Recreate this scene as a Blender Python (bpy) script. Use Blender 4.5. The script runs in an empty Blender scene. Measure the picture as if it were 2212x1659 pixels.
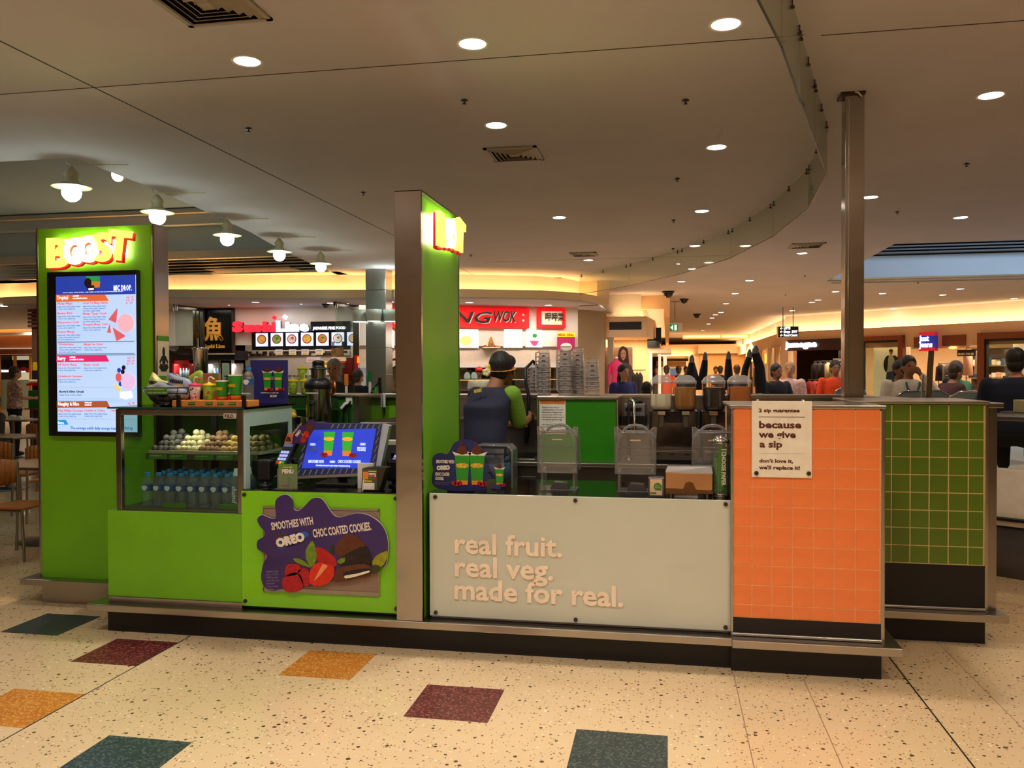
# Shopping-mall juice kiosk with food court shops behind it.  Units: metres, z up, floor at z = 0.
import bpy, bmesh, math, random
from mathutils import Vector, Matrix, Euler
random.seed(7)
SC = bpy.context.scene
C = SC.collection

# ---------------------------------------------------------------- camera, world, lights, exposure
cam = bpy.data.cameras.new('camera'); cam_o = bpy.data.objects.new('camera', cam); C.objects.link(cam_o)
cam.sensor_width = 36.0; cam.lens = 1800.0 / 2212.0 * 36.0; cam.clip_end = 200; cam.clip_start = 0.05
cam_o.matrix_world = Matrix(((0.983024, 0.000492, 0.183475, 0.000000), (0.183444, 0.015914, -0.982901, 0.000000), (-0.003403, 0.999873, 0.015554, 1.600000), (0.000000, 0.000000, 0.000000, 1.000000)))
SC.camera = cam_o
SC.view_settings.view_transform = 'Standard'; SC.view_settings.look = 'None'
SC.view_settings.gamma = 1.0; SC.view_settings.use_curve_mapping = False
SC.view_settings.exposure = 0.0
SC.cycles.max_bounces = 7; SC.cycles.diffuse_bounces = 3; SC.cycles.glossy_bounces = 3
SC.cycles.transmission_bounces = 6; SC.cycles.transparent_max_bounces = 16
SC.cycles.caustics_reflective = False; SC.cycles.caustics_refractive = False
SC.cycles.sample_clamp_indirect = 4.0
try: SC.cycles.use_denoising = True
except Exception: pass
W = bpy.data.worlds.new('world'); SC.world = W; W.use_nodes = True
bg = W.node_tree.nodes['Background']; bg.inputs[0].default_value = (1.0, 0.62, 0.36, 1); bg.inputs[1].default_value = 0.16
WARM = (1.0, 0.80, 0.57); NEUT = (1.0, 0.93, 0.86); COOL = (0.62, 0.85, 1.0)
P_DOWN = 95.0          # watts of a near downlight
P_FAR = 130.0           # watts of a far downlight
P_COVE = 9.0           # watts per metre of cove
def lamp(kind, name, loc, power, col, parent=None, rot=None, **k):
    l = bpy.data.lights.new(name, kind); l.energy = power; l.color = col
    for a, v in k.items(): setattr(l, a, v)
    o = bpy.data.objects.new(name, l); C.objects.link(o); o.location = loc
    if rot: o.rotation_euler = rot
    if parent: o.parent = parent
    return o
# dusk daylight falling through the two roof lights
def skylight(name, loc, sx, sy, power):
    return lamp('AREA', name, loc, power, (0.55, 0.74, 1.0), shape='RECTANGLE', size=sx, size_y=sy)
skylight('skylight_daylight', (-9.5, 11.0, 6.3), 5.5, 7.0, 480)
skylight('skylight_daylight', (8.5, 15.2, 5.6), 8.0, 4.0, 340)

# ---------------------------------------------------------------- helpers
def lin(c):
    return tuple(((v / 255.0) / 12.92 if v / 255.0 <= 0.04045 else ((v / 255.0 + 0.055) / 1.055) ** 2.4) for v in c)
MATS = {}
def mat(name, col=(200, 200, 200), rough=0.5, metal=0.0, var=0.06, scale=14.0, bump=0.0, emit=None, es=1.0, coat=0.0, trans=0.0, ior=1.45, spec=0.5, stretch=None, sss=0):
    if name in MATS: return MATS[name]
    m = bpy.data.materials.new(name); m.use_nodes = True; nt = m.node_tree; N = nt.nodes; L = nt.links
    b = N['Principled BSDF']; c = lin(col)
    b.inputs['Roughness'].default_value = rough; b.inputs['Metallic'].default_value = metal
    b.inputs['IOR'].default_value = ior; b.inputs['Coat Weight'].default_value = coat
    b.inputs['Transmission Weight'].default_value = trans; b.inputs['Specular IOR Level'].default_value = spec
    if sss: b.inputs['Subsurface Weight'].default_value = sss; b.inputs['Subsurface Radius'].default_value = (.01, .004, .002)
    tc = N.new('ShaderNodeTexCoord'); mp = N.new('ShaderNodeMapping'); L.new(tc.outputs['Object'], mp.inputs[0])
    if stretch: mp.inputs['Scale'].default_value = stretch
    nz = N.new('ShaderNodeTexNoise'); nz.inputs['Scale'].default_value = scale; nz.inputs['Detail'].default_value = 3
    L.new(mp.outputs[0], nz.inputs['Vector'])
    r = N.new('ShaderNodeValToRGB'); r.color_ramp.elements[0].position = .3; r.color_ramp.elements[1].position = .7
    r.color_ramp.elements[0].color = (*[max(0, v * (1 - var)) for v in c], 1); r.color_ramp.elements[1].color = (*[min(1, v * (1 + var)) for v in c], 1)
    L.new(nz.outputs[0], r.inputs[0]); L.new(r.outputs[0], b.inputs['Base Color'])
    if bump:
        bp = N.new('ShaderNodeBump'); bp.inputs['Strength'].default_value = bump; bp.inputs['Distance'].default_value = .01
        L.new(nz.outputs[0], bp.inputs['Height']); L.new(bp.outputs[0], b.inputs['Normal'])
    if emit is not None:
        b.inputs['Emission Color'].default_value = (*lin(emit), 1); b.inputs['Emission Strength'].default_value = es
    MATS[name] = m; return m
def steel(name, col=(178, 172, 165), rough=.28, dirx=True):
    """brushed stainless: streaky roughness along one axis"""
    if name in MATS: return MATS[name]
    m = mat(name, col, rough, 1.0, .008, 30, stretch=(.3, .3, 14) if dirx else (14, 14, .3))
    nt = m.node_tree; N = nt.nodes; L = nt.links; b = N['Principled BSDF']
    nz = [n for n in N if n.type == 'TEX_NOISE'][0]
    mr = N.new('ShaderNodeMapRange'); mr.inputs[3].default_value = rough - .012; mr.inputs[4].default_value = rough + .018
    L.new(nz.outputs[0], mr.inputs[0]); L.new(mr.outputs[0], b.inputs['Roughness'])
    n2 = N.new('ShaderNodeTexNoise'); n2.inputs['Scale'].default_value = 3.0
    tc = [n for n in N if n.type == 'TEX_COORD'][0]; L.new(tc.outputs['Object'], n2.inputs['Vector'])
    bp = N.new('ShaderNodeBump'); bp.inputs['Strength'].default_value = .22; bp.inputs['Distance'].default_value = .02
    L.new(n2.outputs[0], bp.inputs['Height']); L.new(bp.outputs[0], b.inputs['Normal'])
    return m
def glass(name, tint=(235, 245, 240), refl=1.0, rough=.02, haze=0.0):
    """thin pane: tinted see-through plus fresnel reflection"""
    if name in MATS: return MATS[name]
    m = bpy.data.materials.new(name); m.use_nodes = True; nt = m.node_tree; N = nt.nodes; L = nt.links
    N.remove(N['Principled BSDF']); out = N['Material Output']
    t = N.new('ShaderNodeBsdfTransparent'); t.inputs[0].default_value = (*lin(tint), 1)
    g = N.new('ShaderNodeBsdfGlossy'); g.inputs['Roughness'].default_value = rough
    lw = N.new('ShaderNodeLayerWeight'); lw.inputs[0].default_value = .5
    pw = N.new('ShaderNodeMath'); pw.operation = 'POWER'; pw.inputs[1].default_value = 5.0; L.new(lw.outputs['Facing'], pw.inputs[0])
    mu = N.new('ShaderNodeMath'); mu.operation = 'MULTIPLY_ADD'; mu.inputs[1].default_value = .7; mu.inputs[2].default_value = .04 * refl
    L.new(pw.outputs[0], mu.inputs[0])
    mx = N.new('ShaderNodeMixShader'); L.new(mu.outputs[0], mx.inputs[0]); L.new(t.outputs[0], mx.inputs[1]); L.new(g.outputs[0], mx.inputs[2])
    last = mx.outputs[0]
    if haze:
        d = N.new('ShaderNodeBsdfDiffuse'); d.inputs[0].default_value = (.8, .78, .76, 1); m2 = N.new('ShaderNodeMixShader'); m2.inputs[0].default_value = haze
        L.new(last, m2.inputs[1]); L.new(d.outputs[0], m2.inputs[2]); last = m2.outputs[0]
    L.new(last, out.inputs[0]); MATS[name] = m; return m
def glow(name, col, strength):
    return mat(name, col, .6, emit=col, es=strength, var=.02)

WL = {}
def wl(o): return WL.get(o.name, Vector((0, 0, 0)))
def tag(o, label=None, cat=None, group=None, kind=None):
    if label: o['label'] = label
    if cat: o['category'] = cat
    if group: o['group'] = group
    if kind: o['kind'] = kind
    return o
def thing(name, label, cat, loc=(0, 0, 0), group=None, rz=0.0, kind=None):
    o = bpy.data.objects.new(name, None); C.objects.link(o); o.location = loc; o.rotation_euler = (0, 0, rz); o.empty_display_size = .05
    WL[o.name] = Vector(loc)
    return tag(o, label, cat, group, kind)
def dup(o, loc=None, label=None, rz=None, parent=None, scale=None):
    c = o.copy(); C.objects.link(c)
    if parent is not None: c.parent = parent
    for ch in list(o.children):
        dup(ch, parent=c)
    if loc is not None: c.location = loc
    if rz is not None: c.rotation_euler = (0, 0, rz)
    if label: c['label'] = label
    if scale: c.scale = scale
    return c
class B:
    """collects simple solids and builds ONE mesh object"""
    def __init__(s): s.v = []; s.f = []; s.s = []
    def add(s, vs, fs, smooth=False):
        k = len(s.v); s.v += [tuple(v) for v in vs]; s.f += [tuple(i + k for i in f) for f in fs]; s.s += [smooth] * len(fs); return s
    def box(s, x0, x1, y0, y1, z0, z1):
        v = [(x, y, z) for x in (x0, x1) for y in (y0, y1) for z in (z0, z1)]
        return s.add(v, [(0, 1, 3, 2), (4, 6, 7, 5), (0, 4, 5, 1), (2, 3, 7, 6), (0, 2, 6, 4), (1, 5, 7, 3)])
    def obox(s, c, sx, sy, sz, m=None):
        """box of size sx,sy,sz centred at c turned by matrix m"""
        v = [Vector((x * sx / 2, y * sy / 2, z * sz / 2)) for x in (-1, 1) for y in (-1, 1) for z in (-1, 1)]
        if m is not None: v = [m @ q for q in v]
        c = Vector(c)
        return s.add([q + c for q in v], [(0, 1, 3, 2), (4, 6, 7, 5), (0, 4, 5, 1), (2, 3, 7, 6), (0, 2, 6, 4), (1, 5, 7, 3)])
    def quad(s, a, b, c, d): return s.add([a, b, c, d], [(0, 1, 2, 3)])
    def ring_loft(s, rings, closed_ends=True, smooth=True):
        n = len(rings[0]); vs = [p for r in rings for p in r]; fs = []
        for i in range(len(rings) - 1):
            for j in range(n):
                a = i * n + j; b = i * n + (j + 1) % n
                fs.append((a, b, b + n, a + n))
        s.add(vs, fs, smooth)
        if closed_ends:
            s.add(rings[0], [tuple(range(n))[::-1]]); s.add(rings[-1], [tuple(range(n))])
        return s
    def lathe(s, c, prof, n=20, sx=1.0, sy=1.0, smooth=True, ends=True):
        rings = [[(c[0] + r * sx * math.cos(2 * math.pi * j / n), c[1] + r * sy * math.sin(2 * math.pi * j / n), c[2] + z) for j in range(n)] for r, z in prof]
        return s.ring_loft(rings, ends, smooth)
    def tube(s, pts, r, n=8, sq=None, ends=True, smooth=True):
        """sweep of radius r (number or list) along points; sq=(a,b) scales the section"""
        pts = [Vector(p) for p in pts]; rs = r if isinstance(r, (list, tuple)) else [r] * len(pts)
        rings = []; up = None
        for i, p in enumerate(pts):
            d = (pts[min(i + 1, len(pts) - 1)] - pts[max(i - 1, 0)]).normalized()
            if up is None:
                up = Vector((0, 1, 0)) if abs(d.y) < .9 else Vector((1, 0, 0))
            a = d.cross(up).normalized(); b = a.cross(d).normalized(); up = b
            rr = rs[i]; ra, rb = rr if isinstance(rr, (tuple, list)) else (rr, rr)
            if sq: ra, rb = ra * sq[0], rb * sq[1]
            rings.append([p + a * ra * math.cos(2 * math.pi * j / n) + b * rb * math.sin(2 * math.pi * j / n) for j in range(n)])
        return s.ring_loft(rings, ends, smooth)
    def cyl(s, p0, p1, r0, r1=None, n=16): return s.tube([p0, p1], [r0, r0 if r1 is None else r1], n)
    def sph(s, c, r, nu=14, nv=8, sc=(1, 1, 1)):
        pr = [(math.sin(math.pi * i / nv), -math.cos(math.pi * i / nv)) for i in range(nv + 1)]
        pr[0] = (.02, -1); pr[-1] = (.02, 1)
        rings = [[(c[0] + r * sc[0] * a * math.cos(2 * math.pi * j / nu), c[1] + r * sc[1] * a * math.sin(2 * math.pi * j / nu), c[2] + r * sc[2] * z) for j in range(nu)] for a, z in pr]
        return s.ring_loft(rings, True, True)
    def prism(s, poly, y0, y1):
        """outline in x,z extruded along y"""
        n = len(poly); a = [(x, y0, z) for x, z in poly]; b = [(x, y1, z) for x, z in poly]
        s.add(a + b, [tuple(range(n)), tuple(range(2 * n - 1, n - 1, -1))] + [(i, i + n, (i + 1) % n + n, (i + 1) % n) for i in range(n)]); return s
    def slab(s, poly, z0, z1):
        """outline in x,y extruded along z"""
        n = len(poly); a = [(x, y, z0) for x, y in poly]; b = [(x, y, z1) for x, y in poly]
        s.add(a + b, [tuple(range(n - 1, -1, -1)), tuple(range(n, 2 * n))] + [(i, (i + 1) % n, (i + 1) % n + n, i + n) for i in range(n)]); return s
    def xf(s, m, k=0):
        s.v = s.v[:k] + [tuple(m @ Vector(v)) for v in s.v[k:]]; return s
    def build(s, name, material, parent=None, bevel=0, seg=2, org=None, label=None, cat=None, group=None, kind=None, remesh=0, smooth_it=0, recalc=True):
        me = bpy.data.meshes.new(name)
        if parent is not None: o0 = wl(parent)
        elif org is not None: o0 = Vector(org)
        else:
            xs, ys, zs = zip(*s.v); o0 = Vector(((min(xs) + max(xs)) / 2, (min(ys) + max(ys)) / 2, min(zs)))
        me.from_pydata([tuple(Vector(v) - o0) for v in s.v], [], s.f)
        me.polygons.foreach_set('use_smooth', s.s)
        if recalc:
            bm = bmesh.new(); bm.from_mesh(me); bmesh.ops.recalc_face_normals(bm, faces=bm.faces); bm.to_mesh(me); bm.free()
        me.materials.append(material)
        o = bpy.data.objects.new(name, me); C.objects.link(o)
        if parent is not None: o.parent = parent; WL[o.name] = o0
        else: o.location = o0; WL[o.name] = o0
        if bevel:
            md = o.modifiers.new('bevel', 'BEVEL'); md.width = bevel; md.segments = seg; md.limit_method = 'ANGLE'; md.angle_limit = .6
        if remesh:
            md = o.modifiers.new('remesh', 'REMESH'); md.mode = 'VOXEL'; md.voxel_size = remesh; md.use_smooth_shade = True
            if smooth_it:
                md = o.modifiers.new('smooth', 'SMOOTH'); md.iterations = smooth_it; md.factor = .5
        return tag(o, label, cat, group, kind)
def bx(name, m, x0, x1, y0, y1, z0, z1, parent=None, bevel=0, **k):
    return B().box(x0, x1, y0, y1, z0, z1).build(name, m, parent, bevel, **k)
def text(name, s, size, loc, m, parent=None, align='LEFT', bold=0.0, sx=1.0, ext=.001, rz=0.0, rot=0.0, shear=0.0, res=2, space=1.0, line=1.0, rx=math.pi / 2, w=None, **k):
    """raised lettering facing -y (turned by rz about z); w squeezes it to that width"""
    cu = bpy.data.curves.new(name, 'FONT'); cu.body = s; cu.size = size; cu.extrude = ext; cu.offset = bold; cu.shear = shear
    cu.resolution_u = res; cu.align_x = align; cu.space_character = space; cu.space_line = line
    t = bpy.data.objects.new('tmp', cu); C.objects.link(t)
    me = bpy.data.meshes.new_from_object(t)
    bpy.data.objects.remove(t); bpy.data.curves.remove(cu)
    if w and len(me.vertices):
        xs = [v.co.x for v in me.vertices]; sx = w / max(1e-6, max(xs) - min(xs))
    M = Matrix.Translation(loc) @ Matrix.Rotation(rz, 4, 'Z') @ Matrix.Rotation(rx, 4, 'X') @ Matrix.Rotation(rot, 4, 'Z') @ Matrix.Diagonal((sx, 1, 1, 1))
    o0 = wl(parent) if parent is not None else Vector(loc)
    me.transform(Matrix.Translation(-o0) @ M)
    me.materials.clear(); me.materials.append(m); me.name = name
    o = bpy.data.objects.new(name, me); C.objects.link(o)
    if parent is not None: o.parent = parent
    else: o.location = o0
    WL[o.name] = o0
    return tag(o, k.get('label'), k.get('cat'), k.get('group'), k.get('kind'))
def arc(cx, cy, r, a0, a1, n):
    return [(cx + r * math.cos(math.radians(a0 + (a1 - a0) * i / n)), cy + r * math.sin(math.radians(a0 + (a1 - a0) * i / n))) for i in range(n + 1)]
def spline(pts, n=8):
    """closed Catmull-Rom outline through 2-D points"""
    out = []; k = len(pts)
    for i in range(k):
        p0, p1, p2, p3 = (Vector(pts[(i + j - 1) % k]) for j in range(4))
        for j in range(n):
            t = j / n
            out.append(tuple(.5 * ((2 * p1) + (p2 - p0) * t + (2 * p0 - 5 * p1 + 4 * p2 - p3) * t * t + (3 * p1 - p0 - 3 * p2 + p3) * t ** 3)))
    return out
def ell(cx, cz, rx, rz, n=16): return [(cx + rx * math.cos(2 * math.pi * i / n), cz + rz * math.sin(2 * math.pi * i / n)) for i in range(n)]

# ---------------------------------------------------------------- materials
STEEL = steel('brushed_steel'); STEELV = steel('brushed_steel_upright', (176, 170, 164), .17, False); WTOP = steel('dark_worktop_steel', (84, 78, 72), .14); STEELD = steel('dull_steel', (120, 116, 112), .38)
CHROME = mat('chrome', (215, 215, 215), .12, 1.0, .02)
GREEN = mat('lime_laminate', (112, 178, 24), .42, var=.05, scale=3)
GREENG = mat('lime_back_painted_glass', (130, 206, 22), .2, var=.03, scale=3, coat=.4)
GREEN2 = mat('deep_green_laminate', (40, 128, 8), .4, var=.04)
WHITEG = mat('milky_glass', (205, 208, 192), .22, var=.02, scale=2, coat=.5)
BLACK = mat('black_laminate', (20, 17, 19), .45, var=.15)
BLKP = mat('black_plastic', (18, 18, 20), .35, var=.1)
DARK = mat('dark_interior', (34, 30, 27), .6, var=.2)
ORTILE = mat('orange_glaze', (246, 132, 70), .3, var=.05, scale=9, coat=.2)
GRTILE = mat('olive_green_glaze', (88, 116, 22), .3, var=.09, scale=7, coat=.2)
GROUT = mat('sand_grout', (236, 170, 120), .9, var=.1, scale=60)
GROUT2 = mat('pale_grout', (206, 184, 120), .9, var=.1, scale=60)
WHITE = mat('white_plastic', (232, 230, 224), .4)
PAPER = mat('paper', (236, 230, 220), .8)
CEILM = mat('ceiling_plaster', (192, 185, 192), .92, var=.04, scale=1.3)
WALLM = mat('cream_wall', (226, 205, 176), .85, var=.03, scale=2)
WHITEW = mat('white_wall', (235, 226, 216), .8, var=.03, scale=2)
TAUPE = mat('taupe_wall', (172, 150, 122), .85, var=.04, scale=2)
SKYW = mat('dusk_tinted_wall', (196, 208, 216), .85, var=.03, scale=1)  # blue of the dusk daylight in the wells is put into this paint
DISC = glow('downlight_lens', (255, 240, 222), 14)
GLASS = glass('clear_glass'); GLASSG = glass('greenish_glass', (232, 243, 237))
ACRYL = glass('acrylic', (246, 248, 248), 1.9, .06, .07)
WOODO = mat('orange_veneer', (176, 104, 40), .38, var=.2, scale=9, stretch=(1, 1, 8))
WOODD = mat('reddish_wood', (132, 66, 28), .5, var=.15, scale=6, stretch=(6, 6, .6))
NAVY = mat('navy_card', (44, 40, 110), .5, var=.08, scale=3)
PURPLE = mat('violet_card', (62, 38, 104), .5, var=.12, scale=3)
BLUEC = mat('blue_card', (30, 42, 130), .5, var=.08, scale=3)
BLUEE = mat('blue_screen', (42, 62, 190), .4, emit=(42, 62, 205), es=.75, var=.1, scale=5)
TXTW = mat('white_ink', (240, 226, 212), .6)
TXTP = mat('pale_letter_plastic', (255, 230, 206), .5)
TXTB = mat('brown_ink', (96, 42, 26), .6)
INK = mat('black_ink', (26, 24, 26), .6)
RED = mat('red_plastic', (206, 22, 28), .4); YELLOW = mat('yellow_plastic', (240, 204, 24), .4); ORANGE = mat('orange_card', (240, 140, 50), .55)
GREENC = mat('cup_green', (44, 150, 40), .45); GREENL = mat('label_green', (74, 128, 34), .6); CREAMP = mat('cream_milk', (240, 226, 196), .5)
BERRY = mat('raspberry_red', (176, 24, 36), .45, var=.35, scale=60, bump=.4); CHOCO = mat('milk_chocolate', (96, 48, 30), .35, var=.2, scale=20); COOKIE = mat('black_cookie', (38, 28, 26), .7, var=.4, scale=80)
LEAF = mat('mint_leaf', (110, 138, 34), .5, var=.3, scale=40); SKIN = mat('skin', (196, 140, 104), .55, var=.06, sss=.08); SKIND = mat('tan_skin', (150, 98, 66), .55, var=.06, sss=.06)
HAIR = mat('black_hair', (26, 20, 18), .5, var=.5, scale=70, stretch=(1, 1, .25), bump=.9); HAIRB = mat('brown_hair', (66, 46, 34), .5, var=.3, scale=60); HAIRG = mat('grey_hair', (128, 112, 98), .6, var=.3, scale=60)
PINK = mat('pink_plastic', (232, 60, 110), .4); BLUEP = mat('blue_cap', (40, 140, 210), .35); CARD = mat('kraft_card', (176, 128, 78), .8, var=.08)

# ================================================================ floor
def terrazzo():
    m = mat('terrazzo', (226, 196, 152), .22, var=.05, scale=1.1, coat=.25)
    nt = m.node_tree; N = nt.nodes; L = nt.links; b = N['Principled BSDF']
    tc = [n for n in N if n.type == 'TEX_COORD'][0]; base = b.inputs['Base Color'].links[0].from_socket
    last = base
    for sc, th, col in ((34, .22, (84, 62, 42)), (62, .26, (150, 112, 72)), (48, .20, (250, 232, 200)), (90, .20, (60, 46, 36))):
        v = N.new('ShaderNodeTexVoronoi'); v.inputs['Scale'].default_value = sc; L.new(tc.outputs['Object'], v.inputs['Vector'])
        w = N.new('ShaderNodeSeparateColor'); L.new(v.outputs['Color'], w.inputs[0])
        g = N.new('ShaderNodeMath'); g.operation = 'GREATER_THAN'; g.inputs[1].default_value = .72; L.new(w.outputs[0], g.inputs[0])
        s2 = N.new('ShaderNodeMath'); s2.operation = 'MULTIPLY'; s2.inputs[1].default_value = th * 1.6; L.new(w.outputs[1], s2.inputs[0])
        a = N.new('ShaderNodeMath'); a.operation = 'LESS_THAN'; L.new(v.outputs['Distance'], a.inputs[0]); L.new(s2.outputs[0], a.inputs[1])
        mu = N.new('ShaderNodeMath'); mu.operation = 'MULTIPLY'; L.new(g.outputs[0], mu.inputs[0]); L.new(a.outputs[0], mu.inputs[1])
        mx = N.new('ShaderNodeMix'); mx.data_type = 'RGBA'; mx.inputs[7].default_value = (*lin(col), 1)
        L.new(mu.outputs[0], mx.inputs[0]); L.new(last, mx.inputs[6]); last = mx.outputs[2]
    L.new(last, b.inputs['Base Color']); return m
TERR = terrazzo()
def speck(name, col, dot):
    m = mat(name, col, .25, var=.1, scale=6); nt = m.node_tree; N = nt.nodes; L = nt.links; b = N['Principled BSDF']
    tc = [n for n in N if n.type == 'TEX_COORD'][0]; base = b.inputs['Base Color'].links[0].from_socket
    v = N.new('ShaderNodeTexVoronoi'); v.inputs['Scale'].default_value = 120; L.new(tc.outputs['Object'], v.inputs['Vector'])
    w = N.new('ShaderNodeSeparateColor'); L.new(v.outputs['Color'], w.inputs[0])
    a = N.new('ShaderNodeMath'); a.operation = 'GREATER_THAN'; a.inputs[1].default_value = .72; L.new(w.outputs[0], a.inputs[0])
    mx = N.new('ShaderNodeMix'); mx.data_type = 'RGBA'; mx.inputs[7].default_value = (*lin(dot), 1)
    L.new(a.outputs[0], mx.inputs[0]); L.new(base, mx.inputs[6]); L.new(mx.outputs[2], b.inputs['Base Color']); return m
TEAL = speck('teal_terrazzo', (42, 58, 58), (78, 88, 82)); MAROON = speck('maroon_terrazzo', (92, 38, 36), (134, 76, 66)); OCHRE = speck('ochre_terrazzo', (196, 122, 42), (222, 160, 82))
floor = bx('floor', TERR, -34, 30, -7, 70, -.1, 0, org=(0, 0, 0), kind='structure')
def inlay(x, y, m):
    bx('tile', m, x, x + .4, y, y + .4, -.02, .0012, floor)
for x, y, m in ((-4.05, 4.45, TEAL), (-3.25, 4.06, MAROON), (-3.25, 3.26, OCHRE), (-2.02, 4.07, OCHRE), (-1.205, 3.68, MAROON), (-2.42, 2.86, TEAL), (-.4, 3.285, TEAL), (.0, 2.1, MAROON), (-1.2, 2.5, OCHRE), (-3.6, 2.4, TEAL)):
    inlay(x, y, m)
JNT = mat('joint_strip', (30, 24, 20), .5)
for x0, x1, y0, y1 in ((-2.8485, -2.8415, -7, 30), (1.208, 1.216, -7, 30), (-34, 30, 7.1, 7.107), (-7.6, -7.593, -7, 30)):
    bx('joint_strip', JNT, x0, x1, y0, y1, -.02, .0008, floor)
HAIRL = mat('hairline_joint', (150, 118, 82), .5)
for x0, x1, y0, y1 in ((1.553, 1.557, -7, 30), (.69, .694, -7, 4.5), (.34, .344, -7, 4.5), (1.6, 6, 5.95, 5.954)):
    bx('hairline_joint', HAIRL, x0, x1, y0, y1, -.02, .0006, floor)

# ================================================================ ceiling with two roof-light wells
ZC = 3.55
WELL_L = [(-15, 6.67), (-5.3, 6.74), (-5.36, 7.9), (-5.5, 9.2), (-5.72, 10.8), (-6.06, 12.4), (-6.3, 14.0), (-6.57, 16.2), (-15, 15.2)]
WELL_R = [(3.46, 13.83), (13, 13.6), (13, 19.1), (3.44, 19.35)]
def ceiling_sheet():
    bm = bmesh.new()
    def loop(p):
        vs = [bm.verts.new((x, y, ZC)) for x, y in p]
        return [bm.edges.new((vs[i], vs[(i + 1) % len(vs)])) for i in range(len(vs))]
    ed = loop([(-34, -7), (30, -7), (30, 70), (-34, 70)]) + loop(WELL_L) + loop(WELL_R)
    bmesh.ops.triangle_fill(bm, edges=ed, use_beauty=True, use_dissolve=False, normal=(0, 0, -1))
    me = bpy.data.meshes.new('ceiling'); bm.to_mesh(me); bm.free(); me.materials.append(CEILM)
    o = bpy.data.objects.new('ceiling', me); C.objects.link(o); o['kind'] = 'structure'; WL[o.name] = Vector((0, 0, 0)); return o
ceiling = ceiling_sheet()
JC = mat('ceiling_joint', (52, 42, 34), .9)
bx('joint_strip', JC, -34, .78, 5.108, 5.116, ZC - .002, ZC + .01, ceiling)
bx('joint_strip', JC, .88, 30, 5.132, 5.14, ZC - .002, ZC + .01, ceiling)
bx('joint_strip', JC, -3.86, -3.85, -7, 18, ZC - .002, ZC + .01, ceiling)
bx('joint_strip', JC, -3.2, 1.2, 14.6, 14.608, ZC - .002, ZC + .01, ceiling)
# well linings
def lining(name, pts, z0, z1, m, closed=True):
    b = B(); n = len(pts)
    for i in range(n if closed else n - 1):
        (xa, ya), (xb, yb) = pts[i], pts[(i + 1) % n]
        b.quad((xa, ya, z0), (xb, yb, z0), (xb, yb, z1), (xa, ya, z1))
    return b.build(name, m, org=(0, 0, 0), kind='structure', recalc=False)
lining('trim_1', WELL_L, ZC, 6.4, SKYW); lining('trim_2', WELL_R, ZC, 5.7, SKYW)
BLUEW = mat('dusk_tinted_vault', (128, 160, 200), .9, var=.05, scale=.6)  # vault colour carries the bluish dusk daylight
LINEN = mat('linen_trim', (206, 194, 178), .85)
# far side of the left well, stepped: slot diffuser, lip, white band, ledges, sloping blue vault
wl_ = bx('wall_back_left_well', LINEN, -15, -6.3, 15.35, 15.9, ZC, 3.6, kind='structure')
bx('lip', LINEN, -15, -6.4, 15.2, 15.9, 3.86, 4.02, wl_); bx('recess', BLACK, -15, -6.4, 15.6, 15.9, 3.6, 3.86, wl_)
for k in range(4): bx('slat', LINEN, -15, -6.4, 15.34, 15.52, 3.635 + k * .06, 3.65 + k * .06, wl_)
bx('band', SKYW, -15, -6.35, 15.3, 15.9, 4.02, 4.52, wl_); bx('ledge', LINEN, -15, -6.3, 14.9, 15.9, 4.72, 4.8, wl_); bx('ledge', SKYW, -15, -6.3, 15.05, 15.9, 4.52, 4.72, wl_)
B().add([(-15, 15.0, 4.8), (-5.4, 15.0, 4.8), (-5.4, 7.4, 6.35), (-15, 7.4, 6.35)], [(0, 1, 2, 3)]).build('vault', BLUEW, wl_, recalc=False)
# far side of the right well
wr_ = bx('wall_back_right_well', SKYW, 3.5, 13, 18.9, 19.3, ZC + .02, 4.02, kind='structure')
bx('recess', BLACK, 3.5, 13, 19.0, 19.3, 4.02, 4.3, wr_)
GREYSL = mat('grey_slat', (110, 112, 114), .6)
for k in range(4): bx('slat', GREYSL, 3.5, 13, 18.75, 18.95, 4.05 + k * .065, 4.08 + k * .065, wr_)
bx('band', BLUEW, 3.5, 13, 18.95, 19.3, 4.3, 5.6, wr_)
bx('trim_3', LINEN, 3.6, 13, 19.6, 19.65, ZC - .03, ZC, kind='structure')

# ================================================================ walls closing the hall
bx('wall_front', WALLM, -34, 30, -7.2, -7, 0, ZC, kind='structure')
bx('wall_left', WALLM, -34.2, -34, -7, 70, 0, ZC, kind='structure')
bx('wall_right', WALLM, 30, 30.2, -7, 70, 0, ZC, kind='structure')
bx('wall_back', WALLM, -34, 30, 69.8, 70, 0, ZC, kind='structure')

# ================================================================ downlights, vents, sprinklers, cameras
LENS = B().lathe((0, 0, 0), [(.001, -.004), (.075, -.004), (.075, .0)], 24)
def make_downlight(loc, label, power, group='recessed downlights in the hall ceiling', r=.078, spot=True, col=None):
    t = thing('downlight', label, 'ceiling light', loc, group)
    B().lathe(loc, [(r, 0), (r + .018, -.006), (r + .02, 0)], 28, ends=False).build('trim_ring', WHITE, t)
    B().lathe(loc, [(.001, -.003), (r, -.003), (r, .002)], 28).build('lens', DISC, t)
    return t
dl0 = None
def downlight(x, y, z, label, power=None, lampcol=NEUT, size=1.0, blend=1.0, angle=156):
    global dl0
    if dl0 is None:
        t = dl0 = make_downlight((x, y, z), label, 0)
    else:
        t = dup(dl0, (x, y, z), label)
    if size != 1.0: t.scale = (size, size, 1)
    if power:
        lamp('SPOT', 'lamp', (x, y, z - .02), power, lampcol, spot_size=math.radians(angle), spot_blend=blend, shadow_soft_size=.07)
    return t
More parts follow.
